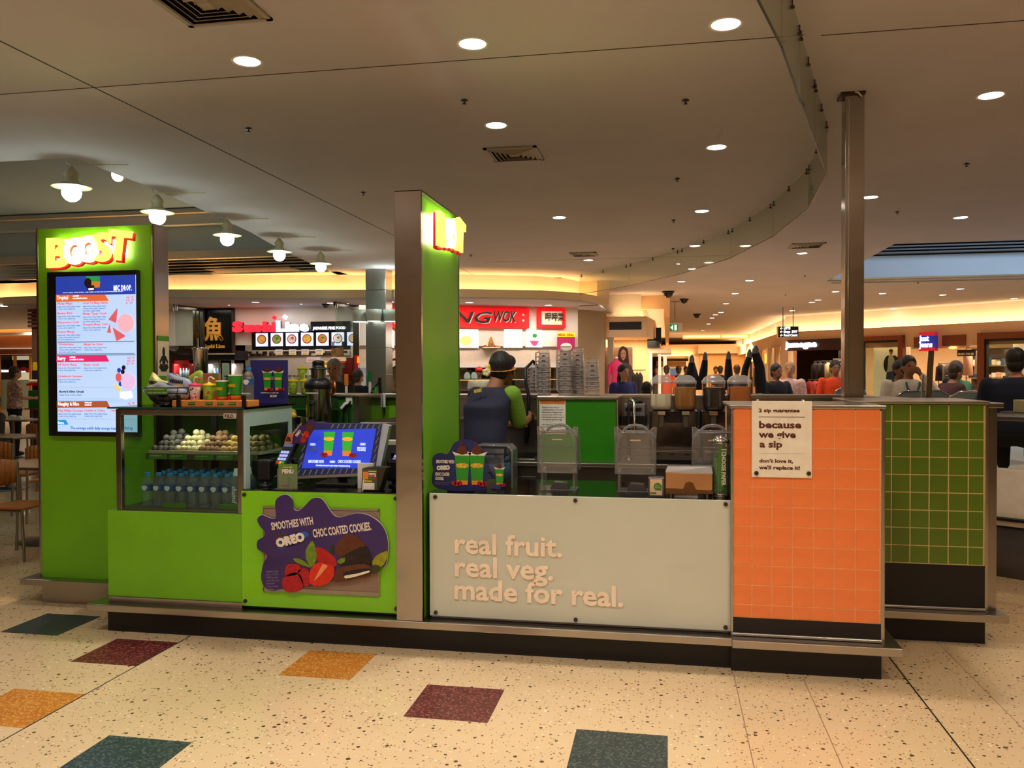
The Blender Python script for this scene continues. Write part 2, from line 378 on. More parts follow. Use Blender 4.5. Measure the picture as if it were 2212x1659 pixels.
NEAR = ((-2.594, 4.87, 'downlight in front row of ceiling above lime counter, left of three'), (-1.141, 4.87, 'downlight in front row of ceiling above steel blade pillar'), (.324, 4.87, 'downlight in front row of ceiling beside curved glass smoke screen'),
        (2.265, 6.49, 'downlight alone on ceiling right of the tall steel post'), (-1.336, 6.51, 'downlight next to square air vent in second row'), (.423, 7.52, 'downlight between square vent and bend of smoke screen'),
        (-1.353, 10.56, 'downlight above right edge of lime blade pillar, third row'), (.414, 10.49, 'downlight inside curved smoke screen, third row'), (2.253, 10.03, 'downlight touching right edge of tall steel post'),
        (-1.371, 14.72, 'downlight under the small vent, fourth row'), (.422, 13.38, 'downlight inside smoke screen, fourth row'), (1.2, 13.54, 'downlight just behind rim of smoke screen glass'), (2.212, 14.6, 'downlight below dark vent left of steel post'),
        (-1.374, 18.89, 'downlight at far left end of smoke screen'), (.474, 16.4, 'downlight crossed by lower rim of smoke screen'), (.301, 18.66, 'downlight just past far end of smoke screen'))
for x, y, l in NEAR: downlight(x, y, ZC, l, P_DOWN * (1.15 if y < 5 else .32) if y < 12 else P_FAR * .7, NEUT if x < 1.5 else WARM)
FAR = ((1.689, 21.88), (1.753, 18.79), (1.68, 25.16), (4.117, 21.92), (5.4, 22.71), (7.07, 23.49), (6.96, 21.83), (9.39, 25.15), (7.1, 28.48), (4.09, 25.2), (4.12, 24.41), (4.02, 28.6), (4.6, 31.8), (1.77, 28.9), (1.65, 30.1), (1.63, 31.9), (1.7, 36), (4.2, 36), (1.7, 42), (4.2, 42))
for i, (x, y) in enumerate(FAR): downlight(x, y, ZC, 'small far downlight in warm ceiling of mall walkway', P_FAR * 1.9 if i % 2 == 0 and i not in (6, 8) else None, WARM)
for x, y in ((-6.9, 16.8), (-12.5, 17.5)): downlight(x, y, ZC, 'downlight in ceiling strip before glowing food court cove', P_DOWN * 1.4, NEUT)
for i, x in enumerate((-3.3, -1.6, .1, 1.8)):                          # the same grid goes on behind the viewer
    for y in (2.3, -.6, -3.6): downlight(x, y, ZC, 'downlight in ceiling grid over the walkway facing the kiosk', P_DOWN * 1.45, NEUT if x < 1 else WARM)
for x, y in ((3.6, 4.2), (3.7, 8.2), (3.7, 11.6), (5.6, 6.4)): downlight(x, y, ZC, 'downlight in ceiling right of the kiosk beyond the steel post', P_DOWN, WARM)

VENTW = mat('vent_enamel', (158, 146, 130), .45); 
def vent(x, y, s, label, z=ZC, sy=None):
    t = thing('air_vent', label, 'vent', (x, y, z), 'square air diffusers in the ceiling'); h = s / 2
    bx('cavity', BLACK, x - h + .02, x + h - .02, y - h + .02, y + h - .02, z - .004, z - .001, t)
    b = B()
    for x0, x1, y0, y1 in ((-h, h, -h, -h + .03), (-h, h, h - .03, h), (-h, -h + .03, -h, h), (h - .03, h, -h, h)):
        b.box(x + x0, x + x1, y + y0, y + y1, z - .014, z)
    b.build('frame', VENTW, t)
    for k in range(5):
        q = h - .04 - k * (h - .04) / 5.2
        for a in range(4):
            m = Matrix.Rotation(a * math.pi / 2, 3, 'Z') @ Matrix.Rotation(-.6, 3, 'X')
            c = Matrix.Rotation(a * math.pi / 2, 3, 'Z') @ Vector((0, -q, -.012))
            B().obox((x + c.x, y + c.y, z + c.z), 2 * q, .034, .003, m).build('blade', VENTW, t)
    B().box(x - .04, x + .04, y - .04, y + .04, z - .02, z - .01).build('centre_plate', VENTW, t)
    return t
vent(-2.39, 4.06, .5, 'square four way air vent at top edge of ceiling before the downlights')
vent(-1.35, 7.38, .47, 'square air vent beside downlight behind the steel blade pillar')
vent(-1.37, 13.93, .44, 'square air vent above small downlight in fourth row')
vent(-2.4, 17.5, .44, 'air vent close to warm cove over the noodle shop')
vent(2.14, 13.68, .5, 'dark square air vent left of tall steel post')
SPRB = mat('sprinkler_bronze', (70, 56, 44), .4, .6)
spr0 = None
for i, (x, y) in enumerate(((-3.29, 6.19), (-1.433, 5.85), (-3.25, 8.64), (.129, 6.16), (.098, 8.65), (-3.23, 13.6), (2.784, 11.0), (2.783, 8.57), (.078, 11.02), (.088, 13.56), (2.78, 18), (5.5, 20), (3, 22.5))):
    if spr0 is None:
        spr0 = thing('sprinkler', 'small bronze sprinkler head under the ceiling', 'sprinkler', (x, y, ZC), 'sprinkler heads under the ceiling')
        B().lathe((x, y, ZC - .012), [(.001, 0), (.026, 0), (.026, .004), (.01, .012)], 12).build('escutcheon', SPRB, spr0)
        B().cyl((x, y, ZC - .012), (x, y, ZC - .03), .006, n=6).lathe((x, y, ZC - .034), [(.001, 0), (.016, 0), (.016, .004)], 10).build('deflector', SPRB, spr0)
    else: dup(spr0, (x, y, ZC))
cam0 = None
for x, y, z, s, l in ((.02, 20.9, 3.55, 1, 'black dome camera on corner of bulkhead left of exit sign'), (.45, 23.2, 3.55, .8, 'black dome camera right of exit sign wire'), (1.0, 29.5, 3.55, .9, 'far dome camera in walkway ceiling right of exit sign'), (-2.2, 19.2, 3.03, .7, 'small dome camera under soffit right of red framed sign'), (-7.1, 16.6, 3.03, .55, 'small dome camera at top of folding glass screen')):
    t = thing('dome_camera', l, 'security camera', (x, y, z))
    B().lathe((x, y, z), [(.001, 0), (.15 * s, 0), (.15 * s, -.04 * s), (.12 * s, -.05 * s)], 18).build('housing', BLKP, t)
    B().lathe((x, y, z), [(.12 * s, -.05 * s), (.11 * s, -.1 * s), (.07 * s, -.15 * s), (.001, -.17 * s)], 18).build('dome', mat('smoked_dome', (40, 34, 32), .1), t)

# ================================================================ curved glass smoke screen hanging from the ceiling
SB = [(-.2, 2.2), (.30, 3.4), (.537, 4.183), (.74, 5.0), (.98, 5.95), (1.235, 6.95), (1.33, 8.4), (1.20, 10.1), (.86, 11.9), (.2, 13.7), (-.70, 15.4), (-1.75, 16.9)]
st = thing('smoke_screen', 'curved clear glass smoke screen hanging below the ceiling', 'glass screen', (.9, 7, ZC))
SCRG = glass('smoke_screen_glass', (238, 242, 232), 1.2, .05, .03)
for i in range(len(SB) - 1):
    (xa, ya), (xb, yb) = SB[i], SB[i + 1]
    d = Vector((xb - xa, yb - ya)).normalized(); n = Vector((-d.y, d.x)) * .005
    xa, ya, xb, yb = xa + d.x * .006, ya + d.y * .006, xb - d.x * .006, yb - d.y * .006
    b = B().slab([(xa - n.x, ya - n.y), (xb - n.x, yb - n.y), (xb + n.x, yb + n.y), (xa + n.x, ya + n.y)], 3.155, ZC - .01)
    p = b.build('glass_panel', SCRG, st)
    B().slab([(xa - n.x, ya - n.y), (xb - n.x, yb - n.y), (xb + n.x, yb + n.y), (xa + n.x, ya + n.y)], 3.146, 3.1549).build('edge_trim', mat('green_glass_edge', (40, 52, 44), .2), p)
    for q in (.04, .5, .96):
        x, y = xa + (xb - xa) * q, ya + (yb - ya) * q
        B().cyl((x, y, ZC), (x, y, ZC - .055), .009, n=6).lathe((x, y, ZC - .06), [(.001, 0), (.018, .004), (.018, .016), (.001, .02)], 8).build('clamp', SPRB, p)

# ================================================================ globe pendants on brackets along the roof light
PEND = mat('pendant_enamel', (206, 196, 160), .35); BULB = glow('opal_globe', (232, 255, 236), 16)
def pendant(x, y, z, label):
    t = thing('pendant_lamp', label, 'pendant lamp', (x, y, z), 'globe lamps along the edge of the roof light')
    B().sph((x, y, z - .035), .085, 18, 12).build('globe', BULB, t)
    B().lathe((x, y, z), [(.085, .03), (.17, .012), (.175, .016), (.085, .052), (.06, .07), (.06, .1), (.05, .105), (.068, .13), (.045, .17), (.02, .2), (.001, .21)], 28).build('shade', PEND, t)
    B().tube([(x, y, z + .2), (x, y, z + .24), (x + .05, y + .02, z + .26), (x + .5, y + .12, z + .265)], .009, 6).tube([(x, y, z + .22), (x - .05, y, z + .24), (x - .06, y, z + .29), (x - .02, y, z + .31)], .008, 6).build('bracket_arm', PEND, t)
    B().tube([(x + .02, y + .01, z + .225), (x + .5, y + .12, z + .225)], .007, 6).build('stay', PEND, t)
    lamp('POINT', 'lamp', (x, y, z - .16), 9, (.78, 1.0, .84), shadow_soft_size=.14)
pendant(-6.6, 6.3, 3.3, 'globe pendant lamp out of view at left end of roof light')
for i, (x, y) in enumerate(((-5.17, 6.86), (-5.13, 8.12), (-5.18, 9.65), (-5.2, 11.12), (-5.17, 12.5))):
    pendant(x - .25, y, 3.3, ('largest globe pendant lamp nearest the viewer at roof light edge', 'globe pendant lamp above right end of lime sign tower', 'middle globe pendant lamp of the row of five', 'fourth globe pendant lamp of the row, by slotted grille', 'smallest farthest globe pendant lamp by steel column')[i])
t = thing('wall_spotlight', 'single glaring spotlight on blue vault above lime sign tower', 'spotlight', (-6.4, 9.0, 3.98))
B().cyl((-6.4, 9.0, 3.98), (-6.4, 8.88, 3.93), .06, .075, 16).build('housing', PEND, t); B().cyl((-6.4, 8.875, 3.93), (-6.4, 8.865, 3.926), .07, n=16).build('lens', glow('spot_lens', (255, 226, 190), 12), t)
B().tube([(-6.4, 9.02, 4.0), (-6.4, 9.2, 5.9)], .012, 6).build('stem', PEND, t)

# ================================================================ food court soffit with warm cove
def zc(z, *pts): return [(p[0], p[1]) for p in pts]
LIP = [(-30, 9.0), (-20, 12.2), (-14.052, 15.556, 3.040), (-9.566, 14.770, 3.040), (-7.884, 15.206, 3.040), (-6.166, 15.597, 3.040), (-3.986, 15.932, 3.040), (-2.461, 16.549, 3.040), (-1.764, 17.277, 3.040), (-1.494, 18.075, 3.040)]
LIP = [(p[0], p[1]) for p in LIP]
def offset(pl, d):
    out = []
    for i, (x, y) in enumerate(pl):
        a = Vector(pl[max(i - 1, 0)]); b = Vector(pl[min(i + 1, len(pl) - 1)]); t = (b - a).normalized()
        out.append((x - t.y * d, y + t.x * d))
    return out
INN = offset(LIP, .42); LIPB = offset(LIP, .03)
so = B().slab(LIP + [(-1.2, 24), (-30, 24)], 3.03, 3.06).build('ceiling_food_court', CEILM, org=(0, 0, 0), kind='structure')
for a, b_ in zip(range(len(LIP) - 1), range(1, len(LIP))):
    B().slab([LIP[a], LIP[b_], LIPB[b_], LIPB[a]], 3.0601, 3.215).build('fascia', WALLM, so)
    q = [INN[a], INN[b_]]
    B().slab([q[0], q[1], (q[1][0], q[1][1] + .03), (q[0][0], q[0][1] + .03)], 3.0601, ZC).build('cove_back', WHITEW, so)
    s0, s1 = offset(LIP, .27), offset(LIP, .37)
    B().add([(*s0[a], 3.09), (*s0[b_], 3.09), (*s1[b_], 3.09), (*s1[a], 3.09)], [(0, 1, 2, 3)]).build('cove_tube', glow('cove_tube_glow', (255, 196, 116), 26), so, recalc=False)
B().slab([LIP[-1], INN[-1], (INN[-1][0], INN[-1][1] + .2), (LIP[-1][0] + .25, LIP[-1][1] + .1)], 3.03, ZC).build('end_return', WALLM, so)
t = bx('ceiling_hatch', mat('grey_hatch', (120, 100, 84), .8), -8.6, -6.9, 14.4, 15.0, ZC - .012, ZC - .001, label='dark flush access hatch in ceiling before the warm cove', cat='hatch')
for x, y in ((-10.4, 15.9), (-8.3, 15.85), (-5.6, 16.4), (-4.05, 16.9), (-2.55, 18.0), (-14.0, 15.6), (-6.9, 16.4)):
    downlight(x, y, 3.03, 'downlight in low soffit over the food shop counters', 62, NEUT, .9)
for x, y in ((-10.9, 16.3), (-9.2, 16.4), (-7.6, 16.5), (-6.6, 16.6)):
    downlight(x, y, 3.03, 'tiny spotlight in soffit before the sushi shop', None, NEUT, .35)

# ================================================================ KIOSK SHELL
SCREW = mat('screw_cap', (70, 58, 52), .35, .7)
def screw(x, z, y, parent): B().cyl((x, y, z), (x, y - .012, z), .012, .010, 14).build('screw_cap', SCREW, parent, bevel=.002)
# plinth and steel foot ledge of the long front
t = thing('counter_plinth', 'long black plinth with steel foot ledge under green and milky counters', 'plinth', (-1.5, 4.9, 0))
bx('kick_board', BLACK, -3.41, .337, 4.595, 5.3, 0, .15, t)
bx('foot_ledge', STEEL, -3.49, .34, 4.505, 5.3, .145, .187, t, bevel=.004)
# lime base under the food display
t = thing('lime_cupboard', 'lime green cupboard under the glass food display', 'counter', (-2.95, 4.9, .187))
bx('body', GREEN, -3.396, -2.4975, 4.58, 5.28, .222, .75, t, bevel=.003)
bx('skirting', STEEL, -3.39, -2.5, 4.575, 5.28, .187, .222, t, bevel=.003)
# till counter with lime glass front
till = t = thing('till_counter', 'bright lime glass fronted till counter beside steel blade pillar', 'counter', (-2, 4.9, .187))
bx('body', BLKP, -2.49, -1.515, 4.592, 5.25, .19, .875, t)
bx('front_panel', GREENG, -2.496, -1.514, 4.572, 4.59, .205, .893, t, bevel=.002)
for x in (-2.475, -1.535):
    for z in (.87, .235): screw(x, z, 4.572, t)
# milky glass counter with slogan
t = thing('slogan_counter', 'milky white glass counter front with real fruit slogan', 'counter', (-.5, 4.9, .187))
bx('body', STEELD, -1.33, .325, 4.592, 5.25, .19, .88, t)
bx('front_panel', WHITEG, -1.335, .33, 4.572, 4.59, .205, .905, t, bevel=.002)
for x in (-1.3, -.5, .305):
    for z in (.885, .225): screw(x, z, 4.572, t)
for s_, (px0, px1, yb) in (('real fruit.', (980, 1219, 1193)), ('real veg.', (980, 1199, 1243)), ('made for real.', (980, 1347, 1293))): pass
text('slogan_lettering', 'real fruit.', .158, (-1.193, 4.569, 0.573), TXTP, t, bold=.0038, w=.612, ext=.006)
text('slogan_lettering', 'real veg.', .158, (-1.193, 4.569, 0.442), TXTP, t, bold=.0038, w=.562, ext=.006)
text('slogan_lettering', 'made for real.', .158, (-1.194, 4.569, 0.312), TXTP, t, bold=.0038, w=.95, ext=.006)
# steel worktop of both counters
bx('worktop', WTOP, -2.49, -1.52, 4.575, 5.3, .885, .9, label='dark steel worktop behind the lime till counter front', cat='worktop', bevel=.002)
bx('worktop', WTOP, -1.355, .325, 4.6, 5.3, .885, .9, label='brushed steel worktop behind the milky slogan counter', cat='worktop', bevel=.002)
# steel edged blade pillar with the side sign
bl = t = thing('blade_pillar', 'tall thin pillar with steel front edge and lime green sides', 'sign pillar', (-1.437, 4.95, .187))
bx('core', GREEN, -1.508, -1.365, 4.53, 5.39, .19, 2.615, t)
bx('steel_edge', STEELV, -1.514, -1.36, 4.512, 4.545, .187, 2.62, t, bevel=.003)
bx('steel_edge', STEELV, -1.514, -1.36, 5.38, 5.395, .187, 2.62, t, bevel=.003)
bx('steel_cap', STEELV, -1.514, -1.36, 4.512, 5.395, 2.612, 2.624, t)
# glowing five letter signs
SIGNY = glow('sign_yellow', (255, 214, 84), 2.2); SIGNO = glow('sign_yellow_hot', (255, 236, 140), 7); SIGNR = mat('sign_red', (214, 30, 50), .4, emit=(220, 30, 50), es=.35); HALO = glow('sign_halo', (226, 255, 226), 16)
def boost_sign(loc, rz, label):
    t = thing('letter_sign', label, 'sign', loc)
    M = Matrix.Translation(loc) @ Matrix.Rotation(rz, 4, 'Z')
    lay = (('B', 0, .0, .262, .0, .165), ('O', .142, .018, .225, .0, .158), ('O', .252, .026, .225, .05, .158), ('S', .352, .036, .25, -.05, .148), ('T', .468, .048, .262, -.14, .17))
    for ch, u, v, s, r, w in lay:
        p = M @ Vector((u, -.062, v))
        l = text('letter', ch, s, p, SIGNO if ch == 'O' else SIGNY, t, bold=.011, w=w, ext=.012, rz=rz, rot=r, res=4)
        p2 = M @ Vector((u + .01, -.045, v - .012))
        text('letter_back', ch, s, p2, SIGNR, l, bold=.014, w=w, ext=.012, rz=rz, rot=r, res=4)
    k = B()
    for u, v in ((.085, .1), (.21, .11), (.32, .12), (.43, .125), (.54, .135)):
        k.obox((u, -.022, v), .09, .006, .17)
    k.xf(M); k.build('halo_light', HALO, t)
    return t
boost_sign((-4.165, 5.078, 2.325), 0, 'glowing yellow five letter sign on front of the lime tower')
boost_sign((-1.36, 4.63, 2.335), math.pi / 2, 'glowing yellow five letter sign seen edge on along blade pillar')
# sign tower at the left with the menu screen
t = thing('sign_tower', 'wide lime green sign tower with steel sides holding the menu screen', 'sign pillar', (-3.84, 5.16, 0))
bx('base_block', STEEL, -4.285, -3.4, 5.085, 5.26, 0, .137, t)
bx('foot_ledge', STEEL, -4.39, -3.33, 5.0, 5.33, .137, .18, t, bevel=.004)
bx('core', GREEN, -4.279, -3.407, 5.08, 5.2, .18, 2.592, t)
for x0, x1 in ((-4.296, -4.279), (-3.407, -3.389)): bx('steel_edge', STEELV, x0, x1, 5.076, 5.236, .18, 2.6, t, bevel=.002)
bx('steel_back', STEELV, -4.28, -3.406, 5.2, 5.236, .18, 2.59, t)
# leaflet on the steel side of the tower
YX = -3.3885
t = thing('yoga_leaflet', 'narrow leaflet with seated yoga figure on steel side of tower', 'poster', (YX, 5.16, 1.62))
def side(name, m, y0, y1, z0, z1, d, par): return bx(name, m, YX + .001, YX + .001 + d, y0, y1, z0, z1, par)
side('sheet', mat('leaflet_cream', (206, 190, 150), .7), 5.098, 5.228, 1.56, 1.846, .0015, t)
side('header', GREENL, 5.098, 5.228, 1.815, 1.847, .003, t); side('footer', GREENL, 5.098, 5.228, 1.535, 1.575, .003, t)
k = B(); k.prism([(5.112, 1.632), (5.128, 1.66), (5.165, 1.645), (5.202, 1.66), (5.218, 1.632), (5.19, 1.607), (5.14, 1.607)], 0, .003).prism([(5.15, 1.65), (5.18, 1.65), (5.185, 1.712), (5.145, 1.712)], 0, .003)
for sg_ in (-1, 1): k.prism([(5.165 + sg_ * .02, 1.712), (5.165 + sg_ * .05, 1.672), (5.165 + sg_ * .044, 1.66), (5.165 + sg_ * .014, 1.69)][::sg_], 0, .003)
k.prism(ell(5.165, 1.738, .014, .034, 12), 0, .003)
k.v = [(YX + .002 + y, x, z) for x, y, z in k.v]; k.build('yoga_figure', INK, t)

# digital menu board
mb = t = thing('menu_screen', 'tall lit digital menu board on front of the lime tower', 'screen', (-3.84, 5.05, 1.16))
bx('bezel', BLKP, -4.178, -3.496, 5.035, 5.08, 1.165, 2.287, t, bevel=.003)
def MR(name, m, r, d, par):
    x0, x1, z0, z1 = r; return bx(name, m, x0, x1, 5.035 - d, 5.035 - d + .0012, z0, z1, par)
SCRW = mat('screen_white', (176, 206, 246), .3, emit=(186, 214, 255), es=.8, var=.05, scale=2)
disp = MR('display', SCRW, (-4.106, -3.500, 1.197, 2.254), .001, t)
E1 = lambda n, c, s=.8: mat('screen_' + n, c, .4, emit=c, es=s)
banner = MR('banner', E1('blue', (40, 66, 180), .7), (-4.106, -3.503, 2.125, 2.254), .002, t)
SW = E1('ink_white', (240, 246, 255), .9); SR = E1('ink_red', (232, 120, 132), .6); SK = E1('ink_dark', (46, 60, 90), .3); SG = E1('ink_grey', (128, 152, 190), .5)
def MT(s, px, sz, m, w=None, par=None, bold=.0006): text('menu_text', s, sz, px, m, par or disp, bold=bold, w=w, ext=.0004, res=1)
MT('MIC DROP.', (-3.666, 5.031, 2.150), .052, SW, .135, banner, .0015); MT('terms apply. limited time only while stocks last at participating stores.', (-4.051, 5.031, 2.142), .008, SW, .46, banner, .0002)
B().prism([(-3.871, 2.251), (-3.766, 2.248), (-3.770, 2.211), (-3.868, 2.213)], 5.03, 5.0315).build('cup_top', E1('green', (40, 150, 70)), banner)
B().prism([(-3.836, 2.216), (-3.763, 2.214), (-3.770, 2.174), (-3.826, 2.172)], 5.029, 5.0305).build('cup_base', E1('tan', (196, 120, 50)), banner)
B().prism(ell(*(-3.857, 2.207), .028, .032), 5.0285, 5.03).prism([(-3.868, 2.188), (-3.812, 2.190), (-3.802, 2.156), (-3.858, 2.151)], 5.028, 5.0295).build('cookie_print', E1('choc', (40, 26, 30), .3), banner)
B().prism([(-3.854, 2.169), (-3.812, 2.171), (-3.812, 2.159), (-3.851, 2.157)], 5.027, 5.0285).build('cookie_cream', SW, banner)
for y0, y1, xe, xs, c, s1, w1, s2 in ((636, 650, 232, 225, (214, 100, 50), 'Tropical', .098, 'real fruit\nsmoothies & crushes'), (768, 781, 236, 230, (214, 40, 110), 'Berry', .068, 'real fruit\nsmoothies & crushes'), (867, 879, 240, 233, (160, 80, 50), 'Naughty & Nice', .18, 'treat your\ntastebuds')): pass
def bar(poly, c, n): return B().prism(poly, 5.032, 5.0335).build('section_bar', E1('bar_' + n, c, .75), disp)
bar([(-4.106, 2.131), (-3.731, 2.126), (-3.703, 2.082), (-4.107, 2.083)], (222, 106, 56), 'orange')
bar([(-4.108, 1.717), (-3.729, 1.717), (-3.705, 1.673), (-4.109, 1.672)], (216, 44, 112), 'pink')
bar([(-4.109, 1.403), (-3.726, 1.407), (-3.702, 1.364), (-4.109, 1.359)], (166, 86, 54), 'brown')
bar([(-4.107, 1.276), (-4.042, 1.277), (-4.021, 1.245), (-4.107, 1.241)], (40, 150, 214), 'cyan')
MT('Tropical', (-4.097, 5.030, 2.099), .036, SW, .086, None, .001); MT('real fruit\nsmoothies & crushes', (-3.975, 5.030, 2.115), .016, SW, .11); MT('Berry', (-4.099, 5.030, 1.685), .036, SW, .062, None, .001); MT('real fruit\nsmoothies & crushes', (-4.006, 5.030, 1.700), .016, SW, .11)
MT('Naughty & Nice', (-4.099, 5.030, 1.375), .034, SW, .162, None, .001); MT('treat your\ntastebuds', (-3.893, 5.030, 1.391), .016, SW, .056); MT('Extra', (-4.101, 5.030, 1.248), .026, SW, .045)
for px, hd, ln in (((-4.094, 5.031, 2.064), 'Mango Magic', 3), ((-4.095, 5.031, 1.998), 'Banana Buzz', 3), ((-4.096, 5.031, 1.935), 'Watermelon Crush', 3), ((-4.097, 5.031, 1.871), 'Passion Mango', 4), ((-3.899, 5.031, 2.064), 'Green Tea Mango Mantra', 4), ((-3.900, 5.031, 1.992), 'Mango Tango Crush', 4), ((-3.901, 5.031, 1.919), 'Pineapple Mango Twist', 3), ((-4.087, 5.031, 1.786), 'Wondermelon', 4), ((-3.895, 5.031, 1.784), 'Mango Go Greek', 3),
                   ((-4.097, 5.031, 1.647), 'All Berry Bang', 3), ((-4.098, 5.031, 1.568), 'Strawberry Squeeze', 3), ((-3.897, 5.031, 1.646), 'Berry Crush', 3), ((-4.088, 5.031, 1.463), "Berry'd Alive Greek", 2), ((-4.097, 5.031, 1.333), 'King William Chocolate', 3), ((-3.898, 5.031, 1.335), 'Cookies & Creme', 3), ((-3.701, 5.031, 1.336), 'Cafe', 2)):
    MT(hd, px, .022, SK if hd[0] in 'WB' and 'erry' in hd + 'x' and 'Alive' in hd else SR, None if len(hd) < 8 else min(.19, .0105 * len(hd)))
    body = '\n'.join('mango nectar, sorbet, yoghurt, banana [orig 1628 kJ med 1478'[i * 4:i * 4 + (38 if i < ln - 2 else 30)] for i in range(ln - 1))
    if len(hd) > 5: MT(body, (px[0], px[1], px[2] - .02), .0155, SG, .175, None, .0003)
MT('The average adult daily energy intake is 8700 kJ', (-4.006, 5.031, 1.214), .026, E1('ink_blue', (60, 130, 200), .5), .47)
for y, r in ((0, (281, 639)), (1, (283, 770)), (2, (284, 869))): pass
for px in ((-3.573, 5.031, 2.098), (-3.571, 5.031, 1.691), (-3.571, 5.031, 1.386)): MT('orig   7.40\nmed   6.90\njnr   5.90', px, .019, SR, .06)
for a in ((-3.550, -3.549, 2.070, 2.120), (-3.548, -3.547, 1.663, 1.713), (-4.108, -3.507, 1.715, 1.721), (-4.109, -3.507, 1.407, 1.408), (-4.107, -3.508, 1.283, 1.284), (-4.100, -3.516, 1.804, 1.811), (-4.101, -3.517, 1.723, 1.729), (-4.100, -3.662, 1.500, 1.501), (-4.101, -3.663, 1.421, 1.422)): MR('rule', SG, a, .002, disp)
fm = E1('melon', (222, 96, 104), .7)
for tri in ([(-3.637, 2.034), (-3.708, 1.957), (-3.649, 1.932)], [(-3.698, 1.929), (-3.719, 1.870), (-3.688, 1.864)], [(-3.677, 1.904), (-3.577, 1.844), (-3.647, 1.810)]):
    f = B().prism(tri, 5.0315, 5.033).build('melon_slice', fm, disp)
def disc(name, m, c, rx, rz, d=.0035): return B().prism(ell(c[0], c[1], rx, rz, 20), 5.035 - d, 5.0365 - d).build(name, m, disp)
disc('smoothie_top', E1('smoothie', (236, 176, 190), .8), (-3.576, 1.931), .062, .062); disc('smoothie_top', E1('lilac', (222, 190, 232), .8), (-3.563, 1.539), .056, .058)
for p, m in (((-3.597, 1.632), 'choc'), ((-3.604, 1.604), 'choc'), ((-3.632, 1.614), 'blue'), ((-3.622, 1.523), 'blue')): disc('berry', MATS['screen_' + m], p, .014, .016, .003)
disc('strawberry', fm, (-3.636, 1.567), .022, .03, .003)
B().prism([(-3.671, 1.514), (-3.657, 1.523), (-3.616, 1.483), (-3.633, 1.467)], 5.0315, 5.033).build('ice_block', E1('yellow', (240, 214, 110), .7), disp)
B().prism([(-3.627, 1.467), (-3.543, 1.473), (-3.530, 1.433), (-3.582, 1.417), (-3.627, 1.430)], 5.032, 5.0335).build('yoghurt_blob', SW, disp)

# ================================================================ tiled end counters
def tiled(name, label, x0, x1, yf, ztop, zbot, tile_m, grout_m, xs, zs, ledge_x1, extra_black):
    t = thing(name, label, 'counter', ((x0 + x1) / 2, yf + .2, 0))
    bx('body', grout_m, x0 + .012, x1 - .012, yf - .0005, yf + .6, .19, ztop - .02, t)
    bx('kick_board', BLACK, x0 + .003, x1 - .014, yf, yf + .6, 0, .15, t)
    bx('black_skirting', BLACK, x0 + .01, x1 - .012, yf - .004, yf + .02, .2, zbot, t)
    bx('foot_ledge', STEEL, x0 + .003, ledge_x1, yf - .085, yf + .6, .147, .19, t, bevel=.004)
    B().cyl((x0 + .01, yf - .006, .2), (x1 - .015, yf - .006, .2), .01, n=10).build('rail', STEEL, t)
    for a, b in ((x0, x0 + .014), (x1 - .018, x1)): bx('corner_trim', STEELV, a, b, yf - .006, yf + .3, .19, ztop, t, bevel=.002)
    bx('steel_cap', STEEL, x0 - .004, x1 + .004, yf - .01, yf + .6, ztop - .012, ztop + .006, t, bevel=.003)
    proto = {}
    for i in range(len(xs) - 1):
        for j in range(len(zs) - 1):
            gp = .0035 if tile_m is ORTILE else .0055
            w = xs[i + 1] - xs[i] - gp; h = zs[j] - zs[j + 1] - gp
            k = (round(w, 3), round(h, 3))
            if k not in proto:
                o = B().box(-w / 2, w / 2, -.003, .006, -h / 2, h / 2).build('tile', tile_m, None, org=(0, 0, 0), bevel=.0015, seg=1); proto[k] = o.data
            else:
                o = bpy.data.objects.new('tile', proto[k]); C.objects.link(o)
                m_ = o.modifiers.new('bevel', 'BEVEL'); m_.width = .0015; m_.segments = 1
            o.parent = t; o.location = Vector(((xs[i] + xs[i + 1]) / 2, yf + .001 + random.uniform(-.0006, .0006), (zs[j] + zs[j + 1]) / 2)) - wl(t)
            o.rotation_euler = (random.uniform(-.004, .004), 0, random.uniform(-.004, .004))
    return t
xo = [.345, .4395, .541, .6455, .7495, .853, .956, 1.075]; zo = [1.4 - .1042 * i for i in range(11)] + [.29]
tiled('orange_tiled_counter', 'end counter faced with glazed orange tiles and steel trims', .329, 1.099, 4.556, 1.41, .288, ORTILE, GROUT, xo, zo, 1.168, .1)
xg = [1.09 + .002, 1.2, 1.304, 1.407, 1.512, 1.617, 1.724, 1.807]; zg = [1.4 - .1046 * i for i in range(10)]
tiled('green_tiled_counter', 'end counter faced with dark olive green tiles behind orange one', 1.085, 1.832, 5.256, 1.41, .455, GRTILE, GROUT2, xg, zg, 1.915, .3)
bx('side_return', STEELV, 1.06, 1.095, 5.16, 5.25, .19, 1.4, label='narrow steel infill between orange and green tiled counters', cat='panel')
# perimeter wall of the kiosk
t = thing('rear_counter_wall', 'low steel lined rear wall of kiosk with flat steel cap', 'counter', (-1.5, 6.95, 0))
bx('panel', GREEN, -4.6, 1.36, 6.93, 7.03, .15, 1.375, t); bx('kick_board', BLACK, -4.6, 1.36, 6.94, 7.02, 0, .15, t)
bx('steel_lining', STEEL, -2.25, 1.34, 6.9, 6.93, .15, 1.375, t)
bx('steel_cap', STEEL, -4.6, 1.4, 6.86, 7.1, 1.375, 1.405, t, bevel=.004)
B().slab([(1.33, 6.93), (1.40, 7.08), (1.9, 5.32), (1.81, 5.3)], .15, 1.372).build('corner_wall', STEEL, t)
B().slab([(1.30, 6.9), (1.42, 7.12), (1.93, 5.3), (1.78, 5.28)], 1.374, 1.405).build('corner_cap', STEEL, t, bevel=.004)
bx('side_wall', GREEN, -4.6, -4.5, 5.5, 6.93, .15, 1.375, t)
